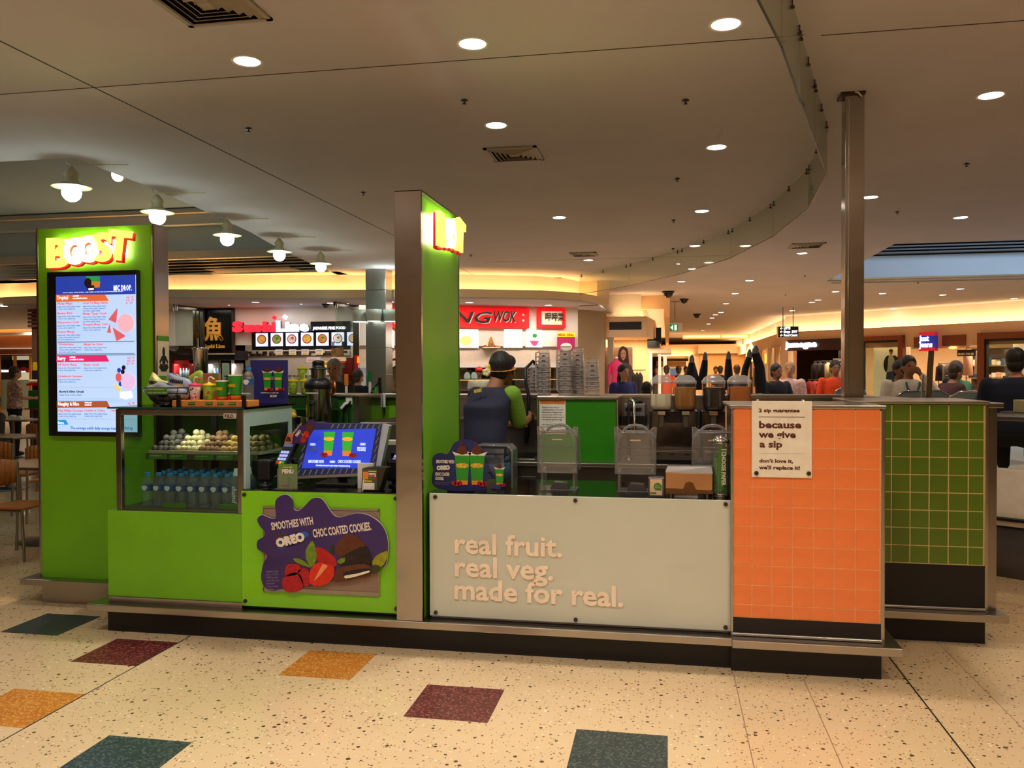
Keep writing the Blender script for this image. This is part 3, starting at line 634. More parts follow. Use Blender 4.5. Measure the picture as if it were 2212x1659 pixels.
bx('display_shelf', GREEN2, -4.4, -2.56, 6.52, 6.93, 1.285, 1.3, t); bx('shelf_front', mat('dark_green_shelf', (30, 66, 18), .5), -4.4, -2.56, 6.515, 6.53, 1.30, 1.405, t); bx('shelf_top', mat('steel_shelf', (150, 148, 140), .35, .9), -4.4, -2.56, 6.5, 6.93, 1.4, 1.412, t)
# rear bench with sink, green half wall
t = thing('rear_bench', 'steel rear bench with sink behind the crew member', 'bench', (-1.2, 6.6, 0))
bx('bench_top', STEEL, -4.3, 1.3, 6.3, 6.9, .87, .9, t, bevel=.004); bx('under_cupboard', STEELD, -4.3, 1.3, 6.36, 6.9, .1, .87, t)
bx('wall_rail', STEEL, -2.2, -1.0, 6.84, 6.9, 1.19, 1.2, t); bx('wall_shelf', STEEL, -1.36, -1.0, 6.72, 6.9, 1.19, 1.205, t)
bx('sink_rim', STEEL, -1.33, -1.0, 6.31, 6.82, .9, .925, t, bevel=.004); bx('sink_bowl', BLKP, -1.3, -1.03, 6.34, 6.8, .902, .9262, t)
for k in range(3): bx('bench_drawer', STEELD, -1.35, -1.0, 6.352, 6.36, .2 + k * .2, .385 + k * .2, t, bevel=.003)
hw = t = thing('green_half_wall', 'bright green panel half wall with steel top behind acrylic blender hoods', 'partition', (-.68, 6.6, 0))
bx('panel', GREEN2, -.985, -.385, 6.4, 6.42, .1, 1.375, t); bx('core', STEELD, -.99, -.38, 6.42, 6.86, .1, 1.375, t)
bx('steel_top', STEEL, -1.0, -.365, 6.38, 6.87, 1.378, 1.408, t, bevel=.01, seg=3); bx('edge_trim', STEELV, -.387, -.366, 6.39, 6.86, .1, 1.39, t, bevel=.006); bx('edge_trim', STEELV, -1.0, -.985, 6.39, 6.86, .1, 1.38, t, bevel=.003)
t = thing('paper_notice', 'printed white notice with orange header taped to green half wall', 'notice', (-.88, 6.398, 1.11))
bx('sheet', PAPER, -0.979, -0.777, 1.110, 1.385, 6.397, 6.399, t) if False else None
def YR(name, m, r, y, d, par, **k): return bx(name, m, r[0], r[1], y - d, y, r[2], r[3], par, **k)
YR('sheet', PAPER, (-0.979, -0.774, 1.110, 1.385), 6.398, .001, t)
YR('header', mat('notice_orange', (210, 116, 40), .7), (-0.972, -0.780, 1.343, 1.378), 6.397, .001, t); YR('footer', MATS['notice_orange'], (-0.976, -0.777, 1.118, 1.137), 6.397, .001, t)
text('notice_text', 'allergen notice to all our\ncustomers please tell the crew\nabout any food allergy before\nyou place your order as our\nproducts may contain traces of\nnuts milk soy gluten and egg\n\nask a team member if you need\nmore help with your choice', .0165, (-0.957, 6.395, 1.314), INK, t, w=.17, ext=.0003, res=1, line=1.15)
t = thing('steel_post', 'tall square steel post rising from kiosk corner to ceiling', 'post', (1.294, 6.285, 0))
bx('shaft', STEELV, 1.23, 1.358, 6.22, 6.348, 0, 3.53, t, bevel=.003); bx('ceiling_collar', mat('collar_bronze', (70, 50, 36), .5, .5), 1.2, 1.362, 6.2, 6.36, 3.53, 3.55, t)
B().tube([(1.27, 6.21, 3.545), (1.31, 6.2, 3.54), (1.335, 6.2, 3.51)], .006, 6).build('cable', WHITE, t)
B().cyl((1.255, 6.2225, 1.3), (1.255, 6.2225, 3.5), .006, n=6).build('fixing_strip', CHROME, t)
# white sip sign over the orange tiles
sg = t = thing('sip_sign', 'cream acrylic sign hooked over top of orange tiled counter', 'sign', (.59, 4.54, 1.03))
YR('plate', mat('cream_acrylic', (252, 240, 220), .35), (0.436, 0.739, 1.037, 1.438), 4.549, .006, t, bevel=.001)
for a, b in (((0.460, 4.542, 1.058), 0), ((0.723, 4.542, 1.061), 0)): screw(a[0], a[2], 4.543, t)
for p, s, w, sz in (((0.471, 4.542, 1.380), '2 sip guarantee', .206, .026), ((0.471, 4.542, 1.297), 'because', .213, .05), ((0.474, 4.542, 1.246), 'we give', .187, .05), ((0.476, 4.542, 1.195), 'a sip', .115, .05), ((0.474, 4.542, 1.115), "don't love it,", .171, .026), ((0.474, 4.542, 1.080), "we'll replace it!", .207, .026)):
    text('sign_text', s, sz, p, TXTB, t, bold=.0016 if sz > .03 else .0009, w=w, ext=.0006)
for a in ((0.472, 0.704, 1.353, 1.356), (0.476, 0.707, 1.163, 1.163)): YR('rule', TXTB, a, 4.543, .001, t)
for x in (.47, .70): B().tube([(x, 4.55, 1.425), (x, 4.56, 1.443), (x, 4.6, 1.44)], .007, 6).build('hook', CHROME, t)
# splash shaped card sign on the till counter front
YF = 4.566
t = thing('backing_board', 'mauve backed poster frame on lime counter behind splash sign', 'poster frame', (-2.0, 4.57, .3))
YR('board', mat('mauve_board', (146, 118, 104), .6), (-2.351, -1.635, 0.326, 0.792), 4.572, .008, t, bevel=.001)
for a in ((-2.354, -1.629, 0.795, 0.806), (-2.358, -1.632, 0.302, 0.326), (-1.638, -1.632, 0.326, 0.814), (-2.354, -2.349, 0.294, 0.795)): YR('edge', mat('aluminium', (170, 164, 156), .35, .9), a, 4.564, .003, t)
sp = t = thing('splash_sign', 'violet splash shaped smoothie sign with berries and cookies on lime counter', 'sign', (-2.0, 4.56, .3))
OUTL = [(-2.381, 0.721), (-2.371, 0.746), (-2.347, 0.755), (-2.313, 0.742), (-2.281, 0.736), (-2.262, 0.751), (-2.267, 0.808), (-2.262, 0.847), (-2.232, 0.873), (-2.195, 0.879), (-2.167, 0.862), (-2.156, 0.835), (-2.155, 0.801), (-2.138, 0.787), (-2.112, 0.792), (-2.081, 0.818), (-2.044, 0.855), (-2.013, 0.866), (-1.982, 0.862), (-1.956, 0.836), (-1.930, 0.797), (-1.900, 0.764), (-1.864, 0.756), (-1.813, 0.771), (-1.762, 0.782), (-1.701, 0.775), (-1.640, 0.743), (-1.600, 0.700), (-1.578, 0.634), (-1.577, 0.571), (-1.591, 0.489), (-1.632, 0.468), (-1.693, 0.431), (-1.795, 0.403), (-1.903, 0.384), (-2.022, 0.354), (-2.095, 0.336), (-2.147, 0.314), (-2.200, 0.317), (-2.232, 0.323), (-2.274, 0.311), (-2.311, 0.314), (-2.343, 0.335), (-2.359, 0.374), (-2.357, 0.419), (-2.344, 0.469), (-2.320, 0.509), (-2.320, 0.524), (-2.346, 0.536), (-2.378, 0.552), (-2.386, 0.576), (-2.378, 0.607), (-2.351, 0.622), (-2.331, 0.643), (-2.335, 0.662), (-2.361, 0.686)]
bl_ = spline(OUTL, 3)
card = mat('splash_violet', (60, 38, 104), .4, var=.25, scale=2.2, coat=.2)
board = B().prism(bl_, 4.546, 4.556).build('board', card, t)
rim = B().prism([(x + (x + 2.0) * .006, z + (z - .56) * .008) for x, z in bl_], 4.553, 4.558).build('cut_edge', PAPER, t)
def SPL(name, m, poly, lvl, par=None, sm=0): return B().prism(spline(poly, sm) if sm else poly, 4.546 - .0012 * lvl - .001, 4.546 - .0012 * lvl + .0008).build(name, m, par or t)
text('sign_text', 'SMOOTHIES WITH', .062, (-2.288, 4.543, 0.670), TXTW, t, bold=.0015, w=.264, rot=.16, ext=.0006)
text('sign_text', 'CHOC COATED COOKIES.', .066, (-2.028, 4.543, 0.635), TXTW, t, bold=.0018, w=.36, rot=.155, ext=.0006)
text('sign_text', 'Cadbury', .042, (-2.280, 4.543, 0.621), mat('bronze_ink', (110, 74, 50), .5), t, rot=.2, w=.085, ext=.0004, shear=.3)
SPL('logo_plate', mat('logo_blue', (40, 96, 190), .4), [(-2.263, 0.582), (-2.255, 0.607), (-2.226, 0.628), (-2.173, 0.642), (-2.120, 0.660), (-2.089, 0.667), (-2.061, 0.660), (-2.059, 0.643), (-2.079, 0.628), (-2.142, 0.606), (-2.195, 0.580), (-2.226, 0.561), (-2.250, 0.563)], 1, sm=3)
text('logo_text', 'OREO', .066, (-2.253, 4.542, 0.570), TXTW, t, bold=.005, w=.185, rot=.27, ext=.0012); text('logo_shadow', 'OREO', .066, (-2.255, 4.543, 0.567), mat('logo_navy', (20, 24, 80), .4), t, bold=.009, w=.192, rot=.27, ext=.0006)
text('small_print', 'CADBURY, OREO\nand the COLOUR\nPURPLE are trade\nmarks of the owner\ninternational\nGroup used with\npermission.', .0165, (-2.328, 4.543, 0.417), mat('lilac_ink', (150, 130, 170), .6), t, w=.083, rot=.06, ext=.0003, res=1, line=1.05)
SPL('cookie', CHOCO, [(-1.895, 0.557), (-1.887, 0.591), (-1.861, 0.631), (-1.809, 0.662), (-1.759, 0.649), (-1.723, 0.621), (-1.708, 0.588), (-1.739, 0.567), (-1.800, 0.555), (-1.831, 0.535), (-1.851, 0.524), (-1.877, 0.533)], 1, sm=3)
SPL('cookie_wafer', COOKIE, [(-1.867, 0.480), (-1.846, 0.530), (-1.800, 0.560), (-1.713, 0.597), (-1.683, 0.565), (-1.668, 0.517), (-1.679, 0.483), (-1.729, 0.486), (-1.811, 0.477)], 2, sm=3)
text('wafer_print', 'OREO', .028, (-1.814, 4.541, 0.511), mat('wafer_grey', (74, 60, 56), .6), t, w=.055, rot=.2, ext=.0005)
SPL('leaf', LEAF, [(-2.078, 0.545), (-2.062, 0.585), (-2.034, 0.615), (-2.013, 0.572), (-2.008, 0.523), (-2.022, 0.479), (-2.042, 0.463), (-2.068, 0.492)], 2, sm=3); SPL('leaf', LEAF, [(-2.154, 0.506), (-2.120, 0.509), (-2.079, 0.491), (-2.043, 0.458), (-2.079, 0.467), (-2.126, 0.480)], 3, sm=3)
SPL('leaf', mat('lime_leaf', (150, 150, 24), .5, var=.2, scale=40), [(-1.668, 0.507), (-1.638, 0.547), (-1.582, 0.571), (-1.575, 0.549), (-1.598, 0.496), (-1.628, 0.475), (-1.658, 0.479)], 2, sm=3); SPL('leaf', mat('dark_leaf', (60, 66, 22), .5), [(-1.674, 0.468), (-1.653, 0.491), (-1.621, 0.480), (-1.628, 0.451), (-1.664, 0.437)], 3, sm=3)
SPL('leaf', mat('dark_leaf2', (44, 52, 30), .5), [(-1.928, 0.575), (-1.912, 0.600), (-1.900, 0.586), (-1.905, 0.537), (-1.923, 0.546)], 1, sm=2); SPL('leaf', LEAF, [(-1.882, 0.504), (-1.836, 0.527), (-1.836, 0.501), (-1.862, 0.488)], 4, sm=2)
SPL('strawberry', mat('strawberry', (190, 26, 30), .4, var=.3, scale=40, bump=.3), [(-2.011, 0.572), (-1.974, 0.573), (-1.928, 0.546), (-1.892, 0.513), (-1.887, 0.479), (-1.913, 0.469), (-1.965, 0.486), (-2.006, 0.499)], 1, sm=3)
for lst in ([(-2.207, 0.437), (-2.194, 0.467), (-2.157, 0.478), (-2.115, 0.470), (-2.105, 0.446), (-2.131, 0.416), (-2.173, 0.404), (-2.205, 0.403)], [(-2.126, 0.431), (-2.095, 0.452), (-2.063, 0.448), (-2.051, 0.399), (-2.054, 0.355), (-2.085, 0.349), (-2.111, 0.392)], [(-2.226, 0.372), (-2.200, 0.403), (-2.152, 0.425), (-2.116, 0.416), (-2.093, 0.373), (-2.101, 0.329), (-2.153, 0.309), (-2.206, 0.314)]):
    SPL('raspberry', BERRY, lst, 3, sm=3)
SPL('cut_strawberry', mat('cut_strawberry', (214, 44, 22), .4, var=.15, scale=30), [(-2.053, 0.414), (-2.037, 0.464), (-1.996, 0.490), (-1.954, 0.486), (-1.908, 0.474), (-1.898, 0.440), (-1.914, 0.395), (-1.955, 0.364), (-2.007, 0.352), (-2.048, 0.365)], 4, sm=3)
SPL('strawberry_heart', mat('strawberry_heart', (240, 150, 96), .4, var=.2, scale=50), [(-2.025, 0.381), (-1.996, 0.436), (-1.970, 0.481), (-1.949, 0.477), (-1.939, 0.472), (-1.960, 0.447), (-1.986, 0.417)], 5, sm=3)
SPL('cookie_half', CHOCO, [(-1.901, 0.386), (-1.893, 0.440), (-1.867, 0.466), (-1.795, 0.483), (-1.719, 0.493), (-1.679, 0.478), (-1.674, 0.444), (-1.689, 0.420), (-1.760, 0.407), (-1.837, 0.389)], 5, sm=3)
SPL('wafer_half', COOKIE, [(-1.842, 0.437), (-1.785, 0.454), (-1.684, 0.470), (-1.681, 0.439), (-1.760, 0.417), (-1.821, 0.395), (-1.837, 0.418)], 6, sm=2); SPL('cream_filling', CREAMP, [(-1.834, 0.421), (-1.760, 0.436), (-1.689, 0.457), (-1.686, 0.446), (-1.760, 0.421), (-1.826, 0.405)], 7, sm=2)

# ================================================================ FOOD DISPLAY (glass fridge on the lime base)
PALEBL = mat('pale_blue_frame', (176, 206, 204), .35, var=.02)  # blue-grey paint, with teal reflected light put into its colour
FT = 1.39
fd = t = thing('food_display', 'refrigerated glass food display with steel frame on lime base', 'display case', (-2.92, 4.92, .75))
bx('floor_tray', STEELD, -3.335, -2.5, 4.6, 5.24, .75, .765, t)
bx('front_post', STEELV, -3.34, -3.305, 4.592, 4.625, .752, 1.375, t, bevel=.002); bx('front_post', STEELV, -2.53, -2.492, 4.592, 4.63, .752, 1.375, t, bevel=.002)
bx('top_rail', STEEL, -3.31, -2.525, 4.592, 4.62, 1.338, 1.375, t, bevel=.002)
bx('top_glass', glass('top_glass', (70, 96, 92), 1.0), -3.375, -2.47, 4.565, 5.265, 1.378, 1.388, t); bx('top_edge', mat('dark_glass_edge', (40, 70, 66), .15), -3.376, -2.47, 4.561, 4.5655, 1.3785, 1.3885, t)
bx('top_black_border', BLKP, -3.33, -2.5, 4.6, 5.22, 1.3751, 1.3775, t)
b = B().box(-2.492, -2.484, 4.6, 5.235, 1.27, 1.374).box(-2.492, -2.484, 4.6, 4.66, .76, 1.27).box(-2.492, -2.484, 5.19, 5.235, .76, 1.27).box(-2.492, -2.484, 4.66, 5.19, .76, .79)
b.build('side_frame', PALEBL, t)
bx('front_glass', GLASSG, -3.305, -2.53, 4.6, 4.605, .765, 1.34, t); bx('side_glass', GLASSG, -2.49, -2.487, 4.66, 5.19, .79, 1.27, t); bx('side_glass', GLASSG, -3.34, -3.336, 4.62, 5.235, .765, 1.374, t)
for x in (-3.335, -3.06, -2.87, -2.545): bx('rear_post', BLKP, x, x + .04, 5.2, 5.235, .765, 1.375, t)
bx('rear_glass', GLASSG, -3.3, -2.54, 5.235, 5.239, .765, 1.37, t)
bx('shelf', STEELD, -3.16, -2.53, 4.9, 5.2, 1.045, 1.06, t); bx('shelf_lip', STEELD, -3.16, -2.53, 4.885, 4.9, 1.035, 1.06, t)
bx('lamp_housing', STEELD, -3.2, -2.6, 4.9, 4.96, 1.33, 1.36, t)
lamp('AREA', 'display_lamp', (-2.92, 4.93, 1.325), 2.0, (1, .93, .8), shape='RECTANGLE', size=.6, size_y=.04)
for x in (-3.1, -2.74): bx('shelf_bracket', STEEL, x, x + .015, 5.14, 5.2, .9, 1.045, t)
t2 = thing('maker_plate', 'small pale maker plate lettered F.E.D. on display top rail', 'sign', (-2.58, 4.59, 1.32))
bx('plate', mat('pale_badge', (206, 190, 170), .4), -2.616, -2.535, 1.322, 1.352, 4.586, 4.592, t2) if False else YR('plate', mat('pale_badge', (206, 190, 170), .4), (-2.615, -2.534, 1.322, 1.352), 4.591, .004, t2)
text('plate_text', 'F.E.D.', .026, (-2.608, 4.586, 1.327), INK, t2, bold=.001, w=.062, ext=.0004)
# tray of protein balls
TZ = 1.075
tr = thing('ball_tray', 'pale serving tray of protein balls on display shelf', 'tray', (-2.92, 5.0, TZ))
TRAYM = mat('pale_tray', (216, 200, 172), .5)
b = B().box(-3.3, -2.535, 4.87, 5.17, TZ, TZ + .006)
for x0, x1, y0, y1 in ((-3.3, -2.535, 4.86, 4.872), (-3.3, -2.535, 5.165, 5.177), (-3.306, -3.297, 4.86, 5.177), (-2.538, -2.53, 4.86, 5.177)): b.box(x0, x1, y0, y1, TZ, TZ + .02)
b.build('tray', TRAYM, tr); bx('price_rail', STEELD, -3.31, -2.535, 4.848, 4.858, TZ - .035, TZ + .002, tr)
for x0, x1 in ((-3.29, -3.16), (-3.145, -3.02), (-2.965, -2.835), (-2.815, -2.70), (-2.68, -2.56)):
    l = bx('price_label', GREENL, x0, x1, 4.845, 4.848, TZ - .033, TZ - .003, tr)
    text('label_text', 'protein balls 3.90', .011, (x0 + .012, 4.8445, TZ - .015), TXTW, l, ext=.0002, res=1)
BALLM = {'grey': mat('cocoa_ball', (112, 104, 100), .9, var=.25, scale=70, bump=.8), 'cream': mat('coconut_ball', (226, 208, 160), .9, var=.12, scale=80, bump=.6), 'brown': mat('peanut_ball', (142, 106, 74), .9, var=.4, scale=50, bump=.8), 'tan': mat('lemon_ball', (196, 158, 92), .9, var=.15, scale=60, bump=.6), 'olive': mat('matcha_ball', (150, 134, 88), .9, var=.2, scale=60, bump=.6)}
piles = (('grey', -3.215, 'grey cocoa dusted protein ball in leftmost pile on display tray', 'grey protein balls'), ('cream', -3.055, 'cream coconut protein ball in pale pile on display tray', 'cream protein balls'), ('brown', -2.885, 'chopped nut brown protein ball in middle pile on display tray', 'brown protein balls'), ('tan', -2.745, 'golden tan protein ball beside right display post', 'golden protein balls'), ('olive', -2.62, 'dull olive protein ball in rightmost pile behind side glass', 'olive protein balls'))
for nm, cx, lab, grp in piles:
    me = None
    r = .0225; nx = 3 if nm != 'tan' else 2
    for lay, (kx, ky) in enumerate(((nx + 1, 6), (nx, 5), (nx - 1, 4), (1, 2))):
        for i in range(kx):
            for j in range(ky):
                if lay == 3 and nm in ('tan', 'olive'): continue
                x = cx + (i - (kx - 1) / 2) * .0375 + (.009 if j % 2 else -.009) + random.uniform(-.005, .005); y = 5.015 + (j - (ky - 1) / 2) * .0445 + random.uniform(-.006, .006) + .012 * lay
                z = TZ + .0063 + r + lay * .031 + (random.uniform(-.004, .004) if lay else 0)
                if me is None:
                    o = B().sph((0, 0, 0), r, 12, 8).build('protein_ball', BALLM[nm], org=(0, 0, 0)); me = o.data
                else: o = bpy.data.objects.new('protein_ball', me); C.objects.link(o)
                o.location = (x, y, z); o.rotation_euler = (random.random() * 3, random.random() * 3, 0); tag(o, lab, 'protein ball', grp)
# water bottles
WATER = glass('bottle_plastic', (232, 243, 246), 1.6, .05, .1); WLAB = mat('bottle_label_blue', (50, 84, 150), .4, var=.3, scale=30); WPLATE = mat('bottle_label_white', (220, 224, 228), .5)
def bottle(name, loc, label, group, cap=BLUEP, h=.205, r=.032, lab=True):
    x, y, z = loc
    t = thing(name, label, 'bottle', loc, group); k = h / .205
    B().lathe((x, y, z), [(.012, .002), (r * .9, 0), (r, .012 * k), (r * .95, .03 * k), (r, .05 * k), (r * .95, .07 * k), (r, .09 * k), (r, .135 * k), (r * .8, .16 * k), (.013, .182 * k), (.012, .19 * k)], 14).build('body', WATER, t)
    B().cyl((x, y, z + .186 * k), (x, y, z + h), .0165, .0155, 14).build('cap', cap, t)
    if lab:
        l = B().lathe((x, y, z), [(r * 1.01, .092 * k), (r * 1.012, .13 * k)], 14, ends=False).build('label', WLAB, t)
        B().prism([(x - .02, z + .115 * k), (x - .012, z + .126 * k), (x + .012, z + .126 * k), (x + .02, z + .115 * k), (x + .012, z + .1 * k), (x, z + .094 * k), (x - .012, z + .1 * k)], y - r * 1.03, y - r * 1.0).build('label_badge', WPLATE, l)
    return t
b0 = None; FZ = .7655
for j in range(4):
    for i in range(8):
        x = -3.215 + i * .078 + (0, .05, .024, .066)[j]; y = 4.72 + j * .1
        if x > -2.66: continue
        l = 'blue capped water bottle in front row on display floor' if j == 0 else 'blue capped water bottle standing in rows behind front row'
        g = 'water bottles in front row' if j == 0 else 'water bottles in rear rows'
        if b0 is None: b0 = bottle('water_bottle', (x, y, FZ), l, g)
        else: tag(dup(b0, (x, y, FZ), l), group=g)
PUMPL = mat('pump_label', (60, 84, 130), .5)
def sport(x, y, label):
    t = thing('sports_water_bottle', label, 'bottle', (x, y, FZ), 'tall sports bottles in display corner')
    B().lathe((x, y, FZ), [(.02, 0), (.036, .004), (.037, .1), (.034, .13), (.037, .16), (.03, .185), (.016, .2)], 14).build('body', WATER, t)
    B().lathe((x, y, FZ), [(.017, .198), (.017, .215), (.012, .22), (.012, .24), (.008, .243)], 12).build('sports_cap', WPLATE, t)
    text('bottle_text', 'pump', .045, (x + .014, y - .0385, FZ + .035), WPLATE, t, rot=math.pi / 2, bold=.001, ext=.0005, shear=.2)
    return t
sport(-2.6, 4.7, 'sports water bottle with white spout lettered pump near right post'); sport(-2.56, 4.79, 'sports water bottle half hidden behind right display post')
for x0, x1 in ((-3.06, -2.9), (-2.68, -2.545)):
    l = bx('price_label', GREENL, x0, x1, 4.64, 4.645, FZ, FZ + .032, label='green price label before the water bottles' + (' at left' if x0 < -2.8 else ' by sports bottles'), cat='price label')
# sandwiches on the rear shelf at the right
tag(B().prism([(-2.62, 1.165), (-2.5, 1.165), (-2.5, 1.2), (-2.62, 1.23)], 5.1, 5.19).build('wrapped_sandwich', mat('sandwich', (150, 96, 60), .6, var=.4, scale=30)), 'wrapped sandwich glimpsed through side window of food display', 'sandwich') if False else None

# ---------------------------------------------------------------- things on top of the display
TP = 1.388
bk = t = thing('wire_basket', 'black wire basket full of snack bags on top of display', 'basket', (-3.12, 4.76, TP))
bc = (-3.1, 4.8)
def oval(rx, ry, z, n=28): return [(bc[0] + rx * math.cos(2 * math.pi * i / n), bc[1] + ry * math.sin(2 * math.pi * i / n), z) for i in range(n + 1)]
k = B().tube(oval(.175, .12, TP + .115), .0045, 6).tube(oval(.16, .11, TP + .08), .003, 6).tube(oval(.125, .085, TP + .035), .003, 6).tube(oval(.07, .05, TP + .005), .004, 6)
for i in range(14):
    a, c = 2 * math.pi * i / 14, 2 * math.pi * (i + .5) / 14
    for p, q in (((.16, .11, .08, a), (.125, .085, .035, c)), ((.125, .085, .035, c), (.16, .11, .08, 2 * math.pi * (i + 1) / 14)), ((.175, .12, .115, a), (.16, .11, .08, a)), ((.125, .085, .035, c), (.07, .05, .005, a))):
        k.cyl((bc[0] + p[0] * math.cos(p[3]), bc[1] + p[1] * math.sin(p[3]), TP + p[2]), (bc[0] + q[0] * math.cos(q[3]), bc[1] + q[1] * math.sin(q[3]), TP + q[2]), .0026, n=5)
k.build('wires', BLKP, t)
l = bx('label_card', GREENL, -3.185, -3.045, 4.672, 4.676, TP + .074, TP + .118, t)
text('card_text', 'Organic Popping Popcorn\n\nOrganic Rolling Wave Clusters', .011, (-3.176, 4.671, TP + .104), TXTW, l, ext=.0003, res=1)
def bag(name, label, pts, col, txt=None, yy=4.78, dep=.03, acc=None):
    """puffed bag with crimped ends: front outline in x,z"""
    cx = sum(p[0] for p in pts) / len(pts); cz = sum(p[1] for p in pts) / len(pts); o = spline(pts, 3)
    t = thing(name, label, 'snack bag', (cx, yy, min(p[1] for p in pts)), 'snack bags in the wire basket')
    rings = []
    for q, d in ((1, 0), (.97, .35), (.8, .8), (.45, 1.0), (.02, 1.02)): rings.append([(cx + (x - cx) * q, yy - dep * d, cz + (z - cz) * q + .006 * math.sin(17 * x + 5 * d)) for x, z in o])
    back = [[(cx + (x - cx) * q, yy + dep * d, cz + (z - cz) * q) for x, z in o] for q, d in ((1, 0), (.9, .7), (.02, 1.0))]
    B().ring_loft(rings, False).ring_loft(back, False).build('bag', mat('foil_' + name + label[:4], col, .35, var=.12, scale=9, bump=.5), t)
    if txt: text('bag_text', txt, .03, (cx - .05, yy - dep * 1.07, cz + .0), INK, t, bold=.0012, w=.095, ext=.002, rot=-.1)
    if acc: B().prism(ell(cx + .01, cz - .025, .035, .014), yy - dep * 1.08, yy - dep * 1.0).build('bag_picture', acc, t)
    return t
bag('snack_bag', 'pale yellow organic snack bag at left of wire basket', [(-3.29, TP + .105), (-3.265, TP + .19), (-3.25, TP + .205), (-3.2, TP + .16), (-3.14, TP + .15), (-3.15, TP + .1), (-3.22, TP + .06)], (206, 200, 96), 'ORGANIC', 4.85)
bag('snack_bag', 'pink and brown snack bag standing mid basket', [(-3.17, TP + .195), (-3.12, TP + .205), (-3.08, TP + .195), (-3.08, TP + .12), (-3.15, TP + .11)], (196, 150, 124), None, 4.87, .02, CHOCO)
bag('snack_bag', 'light grey vegan snack bag with crescent picture in basket', [(-3.115, TP + .2), (-3.09, TP + .21), (-3.04, TP + .185), (-2.97, TP + .165), (-2.945, TP + .12), (-2.97, TP + .085), (-3.08, TP + .09), (-3.11, TP + .13)], (156, 166, 188), 'VEGAN', 4.80, .03, mat('crisp_print', (226, 190, 120), .5))
bag('snack_bag', 'grey snack bag lying low across front of basket', [(-3.27, TP + .1), (-3.2, TP + .13), (-3.15, TP + .155), (-3.08, TP + .13), (-2.98, TP + .11), (-2.96, TP + .05), (-3.06, TP + .03), (-3.2, TP + .04)], (150, 152, 164), None, 4.77, .05, INK)
bag('snack_bag', 'lime green snack bag at right of basket before carton', [(-3.03, TP + .16), (-2.98, TP + .205), (-2.925, TP + .215), (-2.915, TP + .1), (-2.97, TP + .1)], (158, 172, 60), None, 4.88, .02)
# orange tray with price tags
OT = thing('orange_stand', 'long orange display strip with price tags on display top', 'stand', (-2.75, 4.7, TP))
bx('block', mat('orange_stand', (244, 150, 66), .55), -3.0, -2.495, 4.66, 4.8, TP, TP + .038, OT, bevel=.002)
for p0, p1, s in ((418, 438, 'Kids cup 6.10'), (471, 492, 'Small 5.90'), (506, 527, 'Original 7.40'), (541, 562, 'Water 3.50')):
    a = (-4.219, 4.660, 1.407); x0 = -3.0 + (p0 - 368) * (.505 / (598 - 368)); x1 = x0 + .045
    l = bx('price_tag', GREENL, x0, x1, 4.655, 4.66, TP + .013, TP + .03, OT); text('tag_text', s, .009, (x0 + .003, 4.6545, TP + .019), TXTW, l, ext=.0002, res=1)
for px in (-2.96, -2.525): bx('black_post', BLKP, px, px + .022, 4.64, 4.655, TP, TP + .07, OT)
SZ = TP + .0385
def kcup(x, y, z, label, body, lid, straw_tip, dots, s=1.0):
    t = thing('kids_cup', label, 'cup', (x, y, z), 'lidded childrens cups with bent straws')
    B().lathe((x, y, z), [(.024 * s, 0), (.026 * s, .002), (.035 * s, .088 * s), (.033 * s, .09 * s)], 18).build('body', body, t)
    B().lathe((x, y, z), [(.039 * s, .088 * s), (.04 * s, .096 * s), (.036 * s, .1 * s), (.012 * s, .104 * s), (.01 * s, .112 * s), (.001, .112 * s)], 20).build('lid', lid, t)
    B().tube([(x - .006, y, z + .1 * s), (x - .006, y, z + .13 * s), (x + .0, y, z + .142 * s), (x + .014, y, z + .142 * s), (x + .024, y, z + .132 * s)], .0045, 8).build('straw', mat('clear_straw', (226, 214, 204), .2), t)
    B().cyl((x + .02, y, z + .137 * s), (x + .034, y, z + .128 * s), .0055, n=8).build('straw_tip', straw_tip, t)
    for i, (a, h, m) in enumerate(dots):
        c = Vector((x + math.sin(a) * .0345 * s, y - math.cos(a) * .0345 * s, z + h * s)); rr = (.026 + .009 * h / .088) * s * .985
        c = Vector((x + math.sin(a) * rr, y - math.cos(a) * rr, z + h * s))
        B().sph(c, .007 * s, 8, 6, (1, .35, 1)).build('fruit_print', m, t)
    return t
DP = [(-.3, .065, CHOCO), (.1, .072, CHOCO), (.5, .04, PINK), (-.4, .02, PINK), (0, .016, PINK), (.6, .02, CHOCO), (.7, .065, ORANGE)]
kcup(-2.875, 4.71, SZ, 'pink lidded fruit print cup on orange strip', mat('pink_cup', (240, 206, 200), .45, var=.1), PINK, RED, DP)
kcup(-2.79, 4.73, SZ, 'yellow lidded green print cup on orange strip', mat('green_print_cup', (150, 190, 40), .45, var=.2, scale=40), YELLOW, YELLOW, [(-.2, .06, ORANGE), (.2, .045, PINK), (.3, .05, RED), (-.5, .03, ORANGE), (.0, .02, GREENC)])
